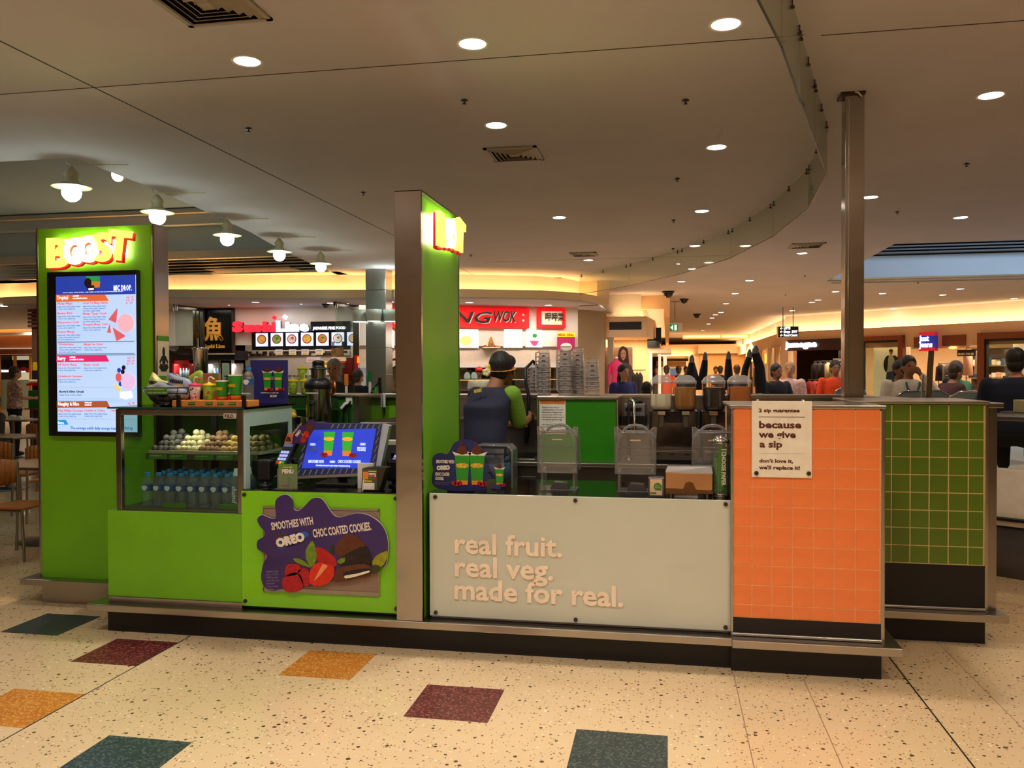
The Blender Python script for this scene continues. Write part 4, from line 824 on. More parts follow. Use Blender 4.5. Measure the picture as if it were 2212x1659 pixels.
def bcup(x, y, z, h, label, name='paper_cup'):
    t = thing(name, label, 'cup', (x, y, z)); r0, r1 = .26 * .1 + h * .04, .036 + h * .035; zb = h * .2
    f = lambda q: r0 + (r1 - r0) * q
    B().lathe((x, y, z), [(r0 * .9, .003), (r0, 0), (f(.2), zb)], 20).build('orange_base', ORANGE, t); B().lathe((x, y, z), [(f(.2), zb), (f(.22), zb + .004)], 20, ends=False).build('band', BLKP, t)
    B().lathe((x, y, z), [(f(.22), zb + .004), (f(1), h)], 20, ends=False).build('sleeve', GREENC, t)
    B().lathe((x, y, z), [(f(1), h - .002), (f(1) + .003, h), (f(1) + .003, h + .004), (f(1) - .002, h + .006), (.001, h + .005)], 20, ends=False).build('rim', mat('cream_rim', (236, 226, 204), .5), t)
    bx('red_stripe', RED, x - r0 - .0005, x - r0 + .014, y - r0 * .95, y - r0 * .8, z + .002, z + zb, t)
    rr = f(.6)
    for i, (ch, m) in enumerate((('B', ORANGE), ('O', YELLOW), ('O', YELLOW), ('S', ORANGE), ('T', RED))):
        a = (i - 2) * .36
        text('cup_letter', ch, .019 + h * .03, (x + math.sin(a) * (rr + .002) - .006, y - math.cos(a) * (rr + .002), z + h * .55), m, t, bold=.0016, ext=.001, rz=a)
    return t
bcup(-2.695, 4.72, SZ, .115, 'short green juice cup with orange base on orange strip'); bcup(-2.612, 4.725, SZ, .15, 'tall green juice cup with orange base on orange strip')
bottle('water_bottle', (-2.535, 4.745, SZ), 'single water bottle at right end of orange strip', None, h=.205)
t = thing('folded_carton', 'kraft carton with pink and olive panels behind cups on display', 'box', (-2.83, 4.86, TP))
bx('carton', CARD, -2.9, -2.79, 4.84, 4.87, TP, TP + .205, t, bevel=.002); bx('pink_panel', mat('dusty_rose', (176, 100, 90), .7), -2.895, -2.83, 4.837, 4.84, TP + .165, TP + .204, t); bx('olive_panel', mat('olive_print', (126, 124, 60), .7), -2.83, -2.79, 4.837, 4.84, TP + .165, TP + .204, t)
text('carton_text', 'juice\ncleanse', .018, (-2.87, 4.838, TP + .12), mat('rust_ink', (150, 70, 40), .7), t, w=.05, ext=.0004)
t = thing('steel_tumbler', 'tall steel tumbler with metal straw behind snack bags', 'tumbler', (-2.94, 5.0, TP))
tx = (-3.024, 1.642)[0]; B().lathe((tx, 5.02, TP), [(.03, 0), (.033, .004), (.049, .355), (.052, .36), (.052, .372), (.045, .373)], 26).build('cup', STEELV, t); B().tube([(tx - .005, 5.02, TP + .1), (tx - .012, 5.01, TP + .435)], .005, 8).build('straw', CHROME, t)
# blue poster stood on the rear edge of the display
pb = t = thing('blue_poster', 'upright blue smoothie poster with two green cups behind display', 'poster', (-2.6, 5.25, TP))
YP = 5.25
YR('board', NAVY, (-2.790, -2.519, 1.385, 1.680), YP + .004, .006, t)
def cup_print(px, py, s, yy, par, lvl=.002):
    """printed smoothie cup, px,py = cup middle, s = size in pixels"""
    pass
def flat(name, m, poly, yy, par): return B().prism(poly, yy - .0012, yy).build(name, m, par)
def printed_cup(cx, cz, h, yy, par, cookie=True, berries=1):
    w = h * .26
    flat('print_splash', CREAMP, [(cx - w * 1.3, cz + h * .57), (cx - w * .5, cz + h * .5), (cx + w * .5, cz + h * .5), (cx + w * 1.3, cz + h * .57), (cx + w * .9, cz + h * .42), (cx - w * .9, cz + h * .42)], yy, par)
    flat('print_cup', GREENC, [(cx - w * .95, cz + h * .44), (cx + w * .95, cz + h * .44), (cx + w * .72, cz - h * .36), (cx - w * .72, cz - h * .36)], yy - .0012, par)
    flat('print_cup_base', ORANGE, [(cx - w * .72, cz - h * .36), (cx + w * .72, cz - h * .36), (cx + w * .66, cz - h * .5), (cx - w * .66, cz - h * .5)], yy - .0012, par)
    flat('print_logo', mat('logo_print', (236, 180, 60), .6, var=.4, scale=90), ell(cx, cz + h * .12, w * .85, h * .08, 10), yy - .0024, par)
    if cookie: flat('print_cookie', CHOCO, ell(cx, cz + h * .62, w * .62, h * .15, 12), yy - .0024, par); flat('print_drip', CHOCO, [(cx - .002, cz + h * .75), (cx + .002, cz + h * .75), (cx + .002, cz + h * .95), (cx - .002, cz + h * .95)], yy - .001, par)
    for i in range(3): flat('print_berry', BERRY, ell(cx + berries * (w * .3 + i * w * .4), cz - h * .45 - (i % 2) * h * .03, w * .3, h * .08, 9), yy - .0036, par)
for p in ((-2.664, 1.538), (-2.584, 1.538)): printed_cup(p[0], p[1] - .0, .125, 5.2435, t)
text('poster_text', 'SMOOTHIES WITH OREO CHOC COATED COOKIES', .012, (-2.713, 5.242, 1.454), TXTW, t, w=.13, bold=.0005, ext=.0003, res=1); text('poster_text', 'MIC DROP', .02, (-2.646, 5.242, 1.429), TXTW, t, w=.05, bold=.0008, ext=.0003)
text('poster_text', 'OREO mint choc\norig 2480 kJ\nmed 1900 kJ', .009, (-2.638, 5.242, 1.563), TXTW, t, ext=.0003, res=1, w=.025)

# ---------------------------------------------------------------- till counter
TT = .9
sc_ = t = thing('barcode_scanner', 'black stand up barcode scanner at left end of till counter', 'scanner', (-2.4, 4.72, TT))
def scanner(x, y, label, t=None):
    t = thing('barcode_scanner', label, 'scanner', (x, y, TT)) if t is None else t
    B().lathe((x, y, TT), [(.04, 0), (.042, .012), (.02, .018), (.018, .035)], 16, sy=.8).build('foot', BLKP, t)
    bx('head', BLKP, x - .045, x + .045, y - .03, y + .03, TT + .035, TT + .165, t, bevel=.014, seg=3); bx('window', mat('scanner_glass', (34, 30, 34), .08), x - .03, x + .03, y - .0325, y - .03, TT + .085, TT + .15, t)
scanner(-2.415, 4.72, '', sc_); scanner(-1.63, 4.84, 'dark barcode scanner half hidden behind steel blade pillar')
KEY = mat('lit_keys', (170, 180, 230), .4, emit=(150, 170, 255), es=.5)
def eftpos(x, y, z, label, rz):
    t = thing('card_terminal', label, 'card terminal', (x, y, TT)); M = Matrix.Translation((x, y, z)) @ Matrix.Rotation(rz, 4, 'Z') @ Matrix.Rotation(.95, 4, 'X')
    def pb_(name, m, x0, x1, y0, y1, z0, z1, par=t, bev=0):
        return B().box(x0, x1, y0, y1, z0, z1).xf(M).build(name, m, par, bevel=bev)
    b = pb_('body', BLKP, -.045, .045, -.1, .1, -.02, .02, bev=.008); pb_('screen', mat('terminal_screen', (90, 96, 130), .15, emit=(80, 90, 140), es=.25), -.033, .033, .035, .082, .02, .0212, b)
    for i in range(3):
        for j in range(4):
            m = KEY if j else (mat('key_red', (214, 40, 40), .4), mat('key_amber', (240, 180, 40), .4), mat('key_green', (40, 180, 80), .4))[i]
            pb_('key', m, -.031 + i * .022, -.013 + i * .022, -.085 + j * .024, -.068 + j * .024, .02, .0235, b)
    B().tube([(x, y + .02, z - .02), (x + .02, y + .06, z - .08), (x + .02, y + .06, TT)], .014, 10).lathe((x + .02, y + .06, TT), [(.05, 0), (.05, .01), (.015, .014)], 16).build('pole_stand', BLKP, t)
    return t
eftpos(-2.29, 4.76, 1.1, 'card terminal on pole left of blue till screen', -.3); eftpos(-1.615, 4.9, 1.07, 'card terminal between blue till screen and blade pillar', -.5)
cs = thing('cable_strip', 'thin black cable loop on till worktop beside scanner', 'cable', (-2.3, 4.85, TT)); B().tube([(-2.37, 4.74, TT + .05), (-2.33, 4.8, TT + .09), (-2.28, 4.9, TT + .1), (-2.24, 5.0, TT + .006)], .004, 6).build('cable', BLKP, cs)
t = thing('menu_holder', 'small green menu card in clear holder on till counter', 'menu card', (-2.26, 4.63, TT))
YR('card', mat('menu_green', (104, 140, 46), .55), (-2.282, -2.162, 0.905, 1.051), 4.626, .003, t); YR('holder_front', ACRYL, (-2.288, -2.159, 0.899, 1.024), 4.618, .002, t); bx('holder_foot', ACRYL, -2.305, -2.18, 4.6, 4.66, TT, TT + .004, t)
text('card_text', 'MENU', .034, (-2.256, 4.614, 0.997), TXTW, t, bold=.0015, w=.072, ext=.0004); text('card_text', 'DAIRY FREE', .012, (-2.250, 4.614, 1.028), TXTW, t, w=.06, ext=.0003); B().prism([(-2.230, 0.975), (-2.200, 0.975), (-2.207, 0.931), (-2.224, 0.931)], 4.621, 4.6225).build('cup_print', GREEN2, t)
for px in (612, 618, 624): B().prism(ell(*(((-2.251, 0.922)[0] if False else 0), 0) if False else ((-2.251, 0.922)[0] + (px - 612) * .0027, (-2.251, 0.922)[1], .008, .007), 10), 4.6205, 4.622).build('berry_print', BERRY, t)
# blue till screen
ms = t = thing('till_screen', 'tilted blue promotional screen with striped border on till counter', 'screen', (-1.98, 4.8, TT))
A = [(-2.252, 0.952), (-1.772, 0.984), (-1.720, 1.279), (-2.213, 1.281)]
YS = 4.75
def tilt(poly, y0): return poly
bx('base', BLKP, -2.12, -1.86, 4.78, 4.98, TT, TT + .02, t, bevel=.005); B().cyl((-1.98, 4.88, TT + .02), (-1.98, 4.86, TT + .2), .03, n=12).build('neck', BLKP, t)
SCR = [(-2.235, 0.964), (-1.730, 0.994), (-1.699, 1.283), (-2.187, 1.284)]; INNR = [(-2.198, 1.010), (-1.765, 1.018), (-1.734, 1.255), (-2.154, 1.242)]
def skew(poly):      # lean the screen back a little
    return [(x, 4.75 + (z - .95) * .18, z) for x, z in poly]
def plate(name, m, poly, off, th, par):
    k = B(); n = len(poly); f = [(x, y - off, z) for x, y, z in skew(poly)]; g = [(x, y - off + th, z) for x, y, z in skew(poly)]
    k.add(f + g, [tuple(range(n)), tuple(range(2 * n - 1, n - 1, -1))] + [(i, i + n, (i + 1) % n + n, (i + 1) % n) for i in range(n)]); return k.build(name, m, par)
plate('surround', NAVY, SCR, 0, .03, t); plate('side_edge', mat('white_edge', (190, 194, 220), .5), [SCR[1], (SCR[1][0] + .03, SCR[1][1]), (SCR[2][0] + .045, SCR[2][1] - .012), SCR[2]], -.004, .05, t); plate('lower_edge', mat('aluminium2', (150, 140, 136), .4, .5), [SCR[0], SCR[1], (SCR[1][0], SCR[1][1] - .018), (SCR[0][0], SCR[0][1] - .018)], -.002, .03, t)
dsp = plate('display', BLUEE, INNR, .0015, .002, t)
for lst in (((668, 926), (677, 926), (688, 917), (679, 917)),): pass
ST = mat('stripe_olive', (110, 140, 70), .6)
for i in range(13):
    q = i / 13; x0 = SCR[3][0] + (SCR[2][0] - SCR[3][0]) * q + .01; zt = SCR[3][1] - .004
    if i < 13 and q > .25: plate('stripe', ST, [(x0, zt - .026), (x0 + .009, zt - .026), (x0 + .022, zt), (x0 + .013, zt)], .001, .001, t)
    x0 = SCR[0][0] + (SCR[1][0] - SCR[0][0]) * q + .006; zt = SCR[0][1] + (SCR[1][1] - SCR[0][1]) * q + .036
    plate('stripe', ST, [(x0, zt - .032), (x0 + .008, zt - .032), (x0 + .024, zt), (x0 + .015, zt)], .001, .001, t)
for i in range(5):
    z0 = SCR[1][1] + .05 + i * .05; xr = SCR[1][0] + (z0 - SCR[1][1]) * .1
    plate('stripe', ST, [(xr - .026, z0 - .03), (xr - .02, z0 - .03), (xr - .004, z0 + .006), (xr - .008, z0 + .012)], .001, .001, t)
    xl = SCR[0][0] + (z0 - SCR[0][1]) * .13
    if i < 3: plate('stripe', ST, [(xl + .004, z0 - .03), (xl + .008, z0 - .036), (xl + .028, z0), (xl + .024, z0 + .008)], .001, .001, t)
GE = mat('screen_cup_green', (50, 170, 50), .4, emit=(50, 180, 50), es=.5); OE = mat('screen_cup_orange', (230, 130, 50), .4, emit=(230, 120, 40), es=.5); YE = mat('screen_logo', (240, 170, 60), .4, emit=(250, 170, 50), es=.6, var=.4, scale=120)
for cx in (705, 748):
    c = (-2.032, 1.221)[0] + (cx - 705) * .00278; z1 = (-2.032, 1.232)[1]; z2 = (-2.033, 1.089)[1]
    plate('screen_cup', GE, [(c - .036, z1), (c + .038, z1), (c + .027, z2 + .03), (c - .028, z2 + .03)], .003, .001, dsp); plate('screen_cup_base', OE, [(c - .028, z2 + .03), (c + .027, z2 + .03), (c + .024, z2), (c - .026, z2)], .003, .001, dsp)
    plate('screen_logo', YE, ell(c, z1 - .042, .034, .012, 12), .004, .001, dsp)
    for i in range(2): plate('screen_berry', BERRY, ell(c + (-.035 if cx == 705 else .03) + i * .02, z2 + .004, .014, .014, 10), .0045, .001, dsp)
SCT = mat('screen_text', (200, 220, 255), .4, emit=(210, 228, 255), es=.9)
def stext(s, p, sz, w, m=SCT): text('screen_text', s, sz, (p[0], 4.75 + (p[1] - .95) * .18 - .005, p[1]), m, dsp, w=w, bold=.0008, ext=.0005, rx=math.pi / 2 + .18 - .36)
stext('SMOOTHIES WITH', (-2.156, 1.045), .024, .10); stext('OREO', (-2.018, 1.047), .018, .036); stext('CHOC COATED COOKIES.', (-1.965, 1.048), .024, .148); stext('THE AVERAGE ADULT DAILY ENERGY INTAKE IS 8700 KJ', (-2.105, 1.026), .01, .22)
stext('OREO', (-2.152, 1.149), .02, .036); stext('MINT CHOC\nOrig 2480 kJ', (-2.158, 1.130), .013, .052, ST); stext('OREO', (-1.831, 1.154), .02, .036); stext('MINI CHOC\nOrig 2072 kJ', (-1.846, 1.134), .013, .055)
# small splash card leaning over the screen corner
t = thing('corner_splash_card', 'small violet splash card leaning on corner of till screen', 'card', (-2.2, 4.72, 1.05))
o = spline([(-2.248, 1.167), (-2.218, 1.216), (-2.222, 1.240), (-2.195, 1.262), (-2.199, 1.277), (-2.182, 1.283), (-2.157, 1.274), (-2.131, 1.302), (-2.105, 1.312), (-2.082, 1.302), (-2.078, 1.275), (-2.105, 1.229), (-2.141, 1.180), (-2.164, 1.168), (-2.196, 1.168)], 3)
B().prism(o, 4.698, 4.702).build('card', card, t)
for lst, m in (([(-2.136, 1.275), (-2.113, 1.290), (-2.091, 1.275), (-2.114, 1.236), (-2.133, 1.245)], CHOCO), ([(-2.152, 1.235), (-2.133, 1.245), (-2.117, 1.227), (-2.127, 1.203), (-2.146, 1.211)], MATS['cut_strawberry']), ([(-2.175, 1.193), (-2.159, 1.211), (-2.136, 1.199), (-2.146, 1.175), (-2.169, 1.175)], BERRY), ([(-2.168, 1.232), (-2.146, 1.220), (-2.162, 1.211)], LEAF)):
    B().prism(spline(lst, 2), 4.6955, 4.697).build('card_print', m, t)
text('card_text', 'SMOOTHIES WITH OREO', .014, (-2.219, 4.695, 1.223), TXTW, t, rot=.86, w=.085, ext=.0003); text('card_text', 'OREO', .022, (-2.198, 4.695, 1.207), TXTW, t, rot=.86, w=.045, ext=.0004, bold=.001)
t = thing('photo_card', 'orange photo card clipped left of till screen', 'card', (-2.25, 4.69, 1.1))
B().prism([(-2.276, 1.167), (-2.253, 1.231), (-2.214, 1.226), (-2.227, 1.168)], 4.688, 4.691).build('card', mat('photo_orange', (200, 110, 80), .4), t); B().prism([(-2.266, 1.180), (-2.256, 1.210), (-2.237, 1.207), (-2.230, 1.180)], 4.6865, 4.688).build('photo', mat('photo_dark', (70, 50, 44), .3, var=.5, scale=80), t)
# gift card box
t = thing('gift_card_box', 'printed gift card box with coloured blocks on till counter', 'box', (-1.83, 4.66, TT))
B().prism([(-1.766, 0.903), (-1.655, 0.903), (-1.615, 1.036), (-1.648, 1.041), (-1.756, 1.033)], 4.63, 4.72).build('box', mat('box_brown', (52, 40, 30), .5), t)
YR('front', mat('box_front', (70, 84, 60), .6), (-1.759, -1.666, 0.908, 1.031), 4.63, .003, t)
for r, m in (((-1.753, -1.720, 0.969, 1.014), ORANGE), ((-1.719, -1.671, 1.013, 1.020), YELLOW), ((-1.717, -1.674, 0.986, 1.007), PAPER), ((-1.717, -1.694, 0.969, 0.980), GREENC), ((-1.691, -1.671, 0.970, 0.983), RED), ((-1.754, -1.697, 0.956, 0.963), YELLOW), ((-1.754, -1.683, 0.910, 0.949), PAPER)): YR('colour_block', m, r, 4.6265, .001, t)
text('box_text', 'BOOST', .014, (-1.715, 4.622, 0.988), RED, t, w=.036, bold=.001, ext=.0003)
B().tube([(-1.755, 4.625, TT + .003), (-1.75, 4.625, TT + .06), (-1.735, 4.64, TT + .1), (-1.7, 4.7, TT + .115)], .004, 6).build('cream_edge', PAPER, t); bx('white_stack', PAPER, -1.83, -1.73, 4.74, 4.86, TT, TT + .15, t)
tag(bx('receipt_printer', BLKP, -1.70, -1.55, 4.98, 5.2, TT, TT + .19), 'black receipt printer behind second card terminal', 'printer')
tag(bx('white_shelf_board', mat('white_board', (226, 214, 196), .5), -1.87, -1.525, 5.1, 5.2, 1.13, 1.155), 'white shelf edge left of blade pillar above terminal', 'shelf')

# ---------------------------------------------------------------- slogan counter: splash display, hoods, dispensers
t = thing('cloud_sign', 'blue cloud shaped smoothie sign with two cups on slogan counter', 'sign', (-1.2, 4.7, TT))
o = spline([(-1.348, 1.060), (-1.348, 1.084), (-1.341, 1.106), (-1.320, 1.121), (-1.295, 1.125), (-1.265, 1.120), (-1.250, 1.125), (-1.237, 1.147), (-1.222, 1.176), (-1.200, 1.194), (-1.165, 1.205), (-1.130, 1.204), (-1.093, 1.192), (-1.063, 1.164), (-1.043, 1.140), (-1.036, 1.104), (-1.036, 1.075), (-1.012, 1.058), (-1.007, 1.034), (-1.017, 1.012), (-0.997, 0.994), (-0.994, 0.962), (-1.002, 0.938), (-1.025, 0.921), (-1.074, 0.910), (-1.124, 0.906), (-1.211, 0.905), (-1.286, 0.912), (-1.324, 0.921), (-1.344, 0.938), (-1.351, 0.962), (-1.349, 0.999), (-1.342, 1.021), (-1.345, 1.045)], 3)
B().prism(o, 4.68, 4.685).build('board', mat('cloud_blue', (36, 40, 104), .45, var=.25, scale=3), t); bx('foot', BLKP, -1.26, -1.1, 4.685, 4.76, TT, TT + .01, t)
for p in ((-1.167, 1.033), (-1.079, 1.034)): printed_cup(p[0], p[1], .18, 4.678, t, berries=-1 if p[0] < -1.1 else 1)
text('sign_text', 'SMOOTHIES WITH', .026, (-1.323, 4.674, 1.067), TXTW, t, w=.108, bold=.0012, ext=.0005); text('sign_text', 'OREO', .032, (-1.318, 4.674, 1.027), TXTW, t, w=.08, bold=.003, rot=.06, ext=.0005); text('sign_text', 'CHOC COATED\nCOOKIES.', .025, (-1.329, 4.674, 0.994), TXTW, t, w=.086, bold=.0012, ext=.0005)
text('sign_text', 'trade marks of the owner\nused with permission', .009, (-1.332, 4.674, 0.951), MATS['lilac_ink'], t, ext=.0003, res=1)
t = thing('cup_cutout', 'small cut out card of one splashing cup with raspberries', 'card', (-1.0, 4.68, TT))
printed_cup(*(-0.946, 0.994), .1, 4.67, t); bx('card', mat('cutout_card', (60, 74, 40), .6), -1.02, -.965, 4.672, 4.675, TT, TT + .08, t); bx('name_tag', mat('violet_tag', (60, 46, 120), .5), -.995, -.94, 4.66, 4.663, TT + .025, TT + .05, t)
def hood(x, y, label, w=.225, h=.385):
    """acrylic blender hood: curved clear cover with handle arch and two ears"""
    t = thing('blender_hood', label, 'blender hood', (x, y, TT), 'clear acrylic blender hoods along the counter')
    z0 = TT + .115; hw_ = w / 2
    prof = [(-hw_, z0), (-hw_, z0 + .16), (-hw_ + .006, z0 + .2), (-hw_ + .03, z0 + .232), (hw_ - .03, z0 + .232), (hw_ - .006, z0 + .2), (hw_, z0 + .16), (hw_, z0)]
    def shell(y0, y1, th):
        k = B(); n = len(prof)
        for a, c in zip(prof[:-1], prof[1:]):
            k.add([(x + a[0], y0, a[1]), (x + c[0], y0, c[1]), (x + c[0], y1, c[1]), (x + a[0], y1, a[1])], [(0, 1, 2, 3)], True)
        return k
    shell(y - .085, y + .085, 0).build('cover', ACRYL, t, recalc=False)
    B().prism([(x + a, c) for a, c in prof], y - .087, y - .084).build('front_panel', ACRYL, t)
    EDG = mat('acrylic_edge', (190, 190, 196), .12, coat=.5, trans=.75)
    B().tube([(x + a, y - .086, c) for a, c in prof], .0045, 6).build('front_rim', EDG, t); B().tube([(x + a, y + .085, c) for a, c in prof], .004, 6).build('rear_rim', EDG, t)
    B().tube([(x - hw_, y - .086, z0), (x + hw_, y - .086, z0)], .005, 6).build('lower_rim', EDG, t); B().tube([(x - hw_ + .01, y - .087, z0 + .15), (x + hw_ - .01, y - .087, z0 + .15)], .003, 6).build('fold_line', EDG, t)
    ar = [(x + math.cos(a) * .07, y, z0 + .225 + math.sin(a) * .045) for a in [math.pi * i / 12 for i in range(13)]]
    B().tube(ar, .009, 8, sq=(1, 1)).build('handle', EDG, t)
    for s in (-1, 1): B().prism([(x + s * hw_, z0 + .15), (x + s * (hw_ + .004), z0 + .265), (x + s * (hw_ - .012), z0 + .262), (x + s * (hw_ - .045), z0 + .23)], y - .08, y - .074).build('ear', ACRYL, t); B().tube([(x + s * hw_, y - .077, z0 + .15), (x + s * (hw_ + .004), y - .077, z0 + .262), (x + s * (hw_ - .012), y - .077, z0 + .262), (x + s * (hw_ - .045), y - .077, z0 + .23)], .0035, 6).build('ear_rim', EDG, t)
    for s in (-1, 1): B().box(x + s * (hw_ - .02) - .006, x + s * (hw_ - .02) + .006, y - .07, y + .08, TT, z0 + .01).build('leg_plate', ACRYL, t)
    bx('base', ACRYL, x - hw_ + .01, x + hw_ - .005, y - .08, y + .1, TT, TT + .01, t); B().prism([(x - .05, TT + .012), (x + .06, TT + .012), (x + .045, TT + .045), (x - .03, TT + .05)], y - .03, y + .05).build('drive_block', mat('block_grey', (96, 90, 88), .25, .4), t)
    bx('sticker', mat('pale_sticker', (196, 176, 160), .6), x - .03, x + .03, y - .0885, y - .0875, z0 + .186, z0 + .194, t)
    return t
h0 = hood(-.625, 4.85, 'acrylic blender hood alone before green half wall')
dup(h0, (-.18, 4.85, TT), 'acrylic blender hood left of the tissue dispenser'); dup(h0, (.255, 4.9, TT), 'acrylic blender hood behind paper straw jar by orange tiles')
t = thing('low_blender_hood', 'squat clear blender hood seen behind blue cloud sign', 'blender hood', (-1.03, 4.95, TT))
EDG = MATS['acrylic_edge']
k = B()
for a, c in zip([(-.13, 0), (-.13, .22), (-.1, .255), (.09, .255), (.12, .225)], [(-.13, .22), (-.1, .255), (.09, .255), (.12, .225), (.12, 0)]): k.add([(-1.03 + a[0], 4.86, TT + a[1]), (-1.03 + c[0], 4.86, TT + c[1]), (-1.03 + c[0], 5.05, TT + c[1]), (-1.03 + a[0], 5.05, TT + a[1])], [(0, 1, 2, 3)], True)
k.build('cover', ACRYL, t, recalc=False); B().tube([(-1.16, 4.86, TT + .004), (-1.16, 4.86, TT + .22), (-1.13, 4.86, TT + .255), (-.94, 4.86, TT + .255), (-.91, 4.86, TT + .225), (-.91, 4.86, TT + .004)], .006, 6).build('front_rim', EDG, t); bx('front_band', EDG, -1.13, -.955, 4.85, 4.856, TT + .21, TT + .238, t); bx('inner_panel', ACRYL, -1.13, -.96, 4.866, 4.87, TT + .01, TT + .2, t)
t = thing('napkin_dispenser', 'bronze steel napkin dispenser on slogan counter near straws', 'napkin dispenser', (.115, 4.74, TT))
x0, x1, z0, z1 = -.012, .243, TT + .012, TT + .155
B().prism([(x0 + .004, z0 + .03), (x1 - .006, z0 + .028), (x1, z0 + .045), (x1, z1 - .018), (x0, z1 - .015), (x0, z0 + .045)], 4.665, 4.78).build('body', steel('bronze_steel', (196, 156, 120), .15), t, bevel=.004)
B().add([(x0, 4.665, z1 - .015), (x1, 4.665, z1 - .018), (x1 - .006, 4.69, z1 + .016), (x0 + .012, 4.69, z1 + .014), (x0, 4.78, z1 - .015), (x1, 4.78, z1 - .018), (x1 - .006, 4.77, z1 + .016), (x0 + .012, 4.77, z1 + .014)], [(0, 1, 2, 3), (3, 2, 6, 7), (7, 6, 5, 4), (0, 3, 7, 4), (1, 5, 6, 2)]).build('lid', STEEL, t)
B().prism([(x0 + .004, z0 + .008), (x1, z0 + .014), (x1, z0 + .03), (x0 + .165, z0 + .034), (x0 + .15, z0 + .07), (x0 + .13, z0 + .078), (x0 + .11, z0 + .07), (x0 + .095, z0 + .036), (x0, z0 + .04)], 4.658, 4.6645).build('front_lip', steel('bronze_steel_dark', (120, 88, 62), .3), t)
for x in (x0 + .03, x1 - .03): B().cyl((x, 4.69, TT), (x, 4.69, TT + .02), .012, n=10).build('foot', STEEL, t)
bx('napkins', PAPER, x0 + .05, x1 - .08, 4.675, 4.77, TT + .002, TT + .03, t)
t = thing('suggestion_box', 'narrow cream card stand with green speech bubble on counter', 'card stand', (-.06, 4.68, TT))
bx('frame', STEELD, -.105, -.018, 4.66, 4.74, TT, TT + .108, t, bevel=.004); bx('card', mat('cream_card', (230, 196, 156), .6), -.095, -.03, 4.656, 4.66, TT + .012, TT + .1, t)
B().prism(ell(-.054, TT + .06, .022, .021, 18), 4.653, 4.656).prism([(-.042, TT + .045), (-.036, TT + .036), (-.035, TT + .05)], 4.653, 4.656).build('speech_bubble', GREENL, t); text('card_text', 'what do\nyou think', .009, (-.069, 4.6525, TT + .062), CREAMP, t, ext=.0003, res=1, w=.03, line=1.1); text('card_text', 'boost', .016, (-.092, 4.655, TT + .02), GREENL, t, w=.03, bold=.001, ext=.0004)
t = thing('straw_jar', 'clear jar of green paper straws lettered I choose paper', 'straw jar', (.285, 4.72, TT))
B().lathe((.287, 4.72, TT), [(.042, 0), (.043, .004), (.043, .305)], 20, ends=False).build('jar', ACRYL, t); B().lathe((.287, 4.72, TT), [(.044, .3), (.046, .315), (.02, .34), (.001, .345)], 18).build('lid', CHROME, t); B().lathe((.287, 4.72, TT), [(.045, 0), (.047, .02), (.045, .024)], 18).build('jar_foot', CHROME, t)
STRAWM = mat('green_striped_straw', (70, 120, 26), .7, var=.55, scale=55)
for i in range(16):
    a = 2 * math.pi * i / 16; B().tube([(.287 + .034 * math.cos(a), 4.72 + .034 * math.sin(a), TT + .02), (.287 + .034 * math.cos(a + .15), 4.72 + .034 * math.sin(a + .15), TT + .235)], .0058, 6).build('straw', STRAWM, t)
k = B().lathe((.287, 4.72, TT), [(.0437, .05), (.0437, .29)], 40, ends=False)
k.f = [f for i, f in enumerate(k.f) if 28 <= i < 32]; k.s = [True] * len(k.f)
k.build('jar_label', GREENL, t, recalc=False); text('jar_text', 'I CHOOSE PAPER', .03, (.287 + .004, 4.72 - .0442, TT + .27), TXTW, t, rot=-math.pi / 2, w=.2, bold=.0012, ext=.0004)

# ================================================================ REAR BENCH EQUIPMENT
BT = .9
CLEARP = glass('clear_plastic', (250, 250, 248), 1.2, .08, .03)
JUICE = {'milk': CREAMP, 'amber': mat('amber_juice', (168, 104, 14), .3, var=.05), 'cola': mat('dark_juice', (22, 12, 8), .25), 'orange': mat('orange_juice', (196, 104, 24), .35, var=.05)}
def dispenser(x0, y, label):
    """twin bowl drink dispenser base"""
    t = thing('juice_dispenser', label, 'drink dispenser', (x0 + .18, y, BT), 'twin bowl drink dispensers on rear bench')
    bx('back_body', STEELD, x0, x0 + .36, y + .1, y + .32, BT + .03, BT + .395, t, bevel=.006)
    for x in (x0, x0 + .345): bx('side_rail', BLKP, x, x + .015, y, y + .1, BT + .09, BT + .39, t)
    bx('mirror_panel', steel('mirror_steel', (120, 112, 104), .12), x0 + .02, x0 + .34, y + .094, y + .1, BT + .11, BT + .385, t)
    B().prism([(x0 + .11, BT + .385), (x0 + .25, BT + .385), (x0 + .265, BT + .34), (x0 + .24, BT + .30), (x0 + .12, BT + .30), (x0 + .095, BT + .34)], y + .08, y + .094).build('emblem_plate', mat('plum_panel', (40, 28, 34), .25), t)
    bx('drip_tray', CHROME, x0 + .015, x0 + .35, y - .06, y + .1, BT + .09, BT + .105, t, bevel=.003); bx('control_strip', STEELD, x0 + .01, x0 + .352, y - .05, y + .1, BT + .03, BT + .09, t)
    for k in range(3): bx('drip_slot', BLKP, x0 + .04 + k * .11, x0 + .075 + k * .11, y - .052, y - .049, BT + .066, BT + .076, t)
    for s in (.09, .27): 
        bx('tap_block', CHROME, x0 + s - .03, x0 + s + .03, y + .03, y + .1, BT + .36, BT + .392, t, bevel=.004); bx('tap_lever', STEELD, x0 + s - .022, x0 + s + .022, y + .05, y + .09, BT + .27, BT + .36, t, bevel=.006)
    bx('foot', BLKP, x0 + .01, x0 + .35, y, y + .3, BT, BT + .03, t)
    return t
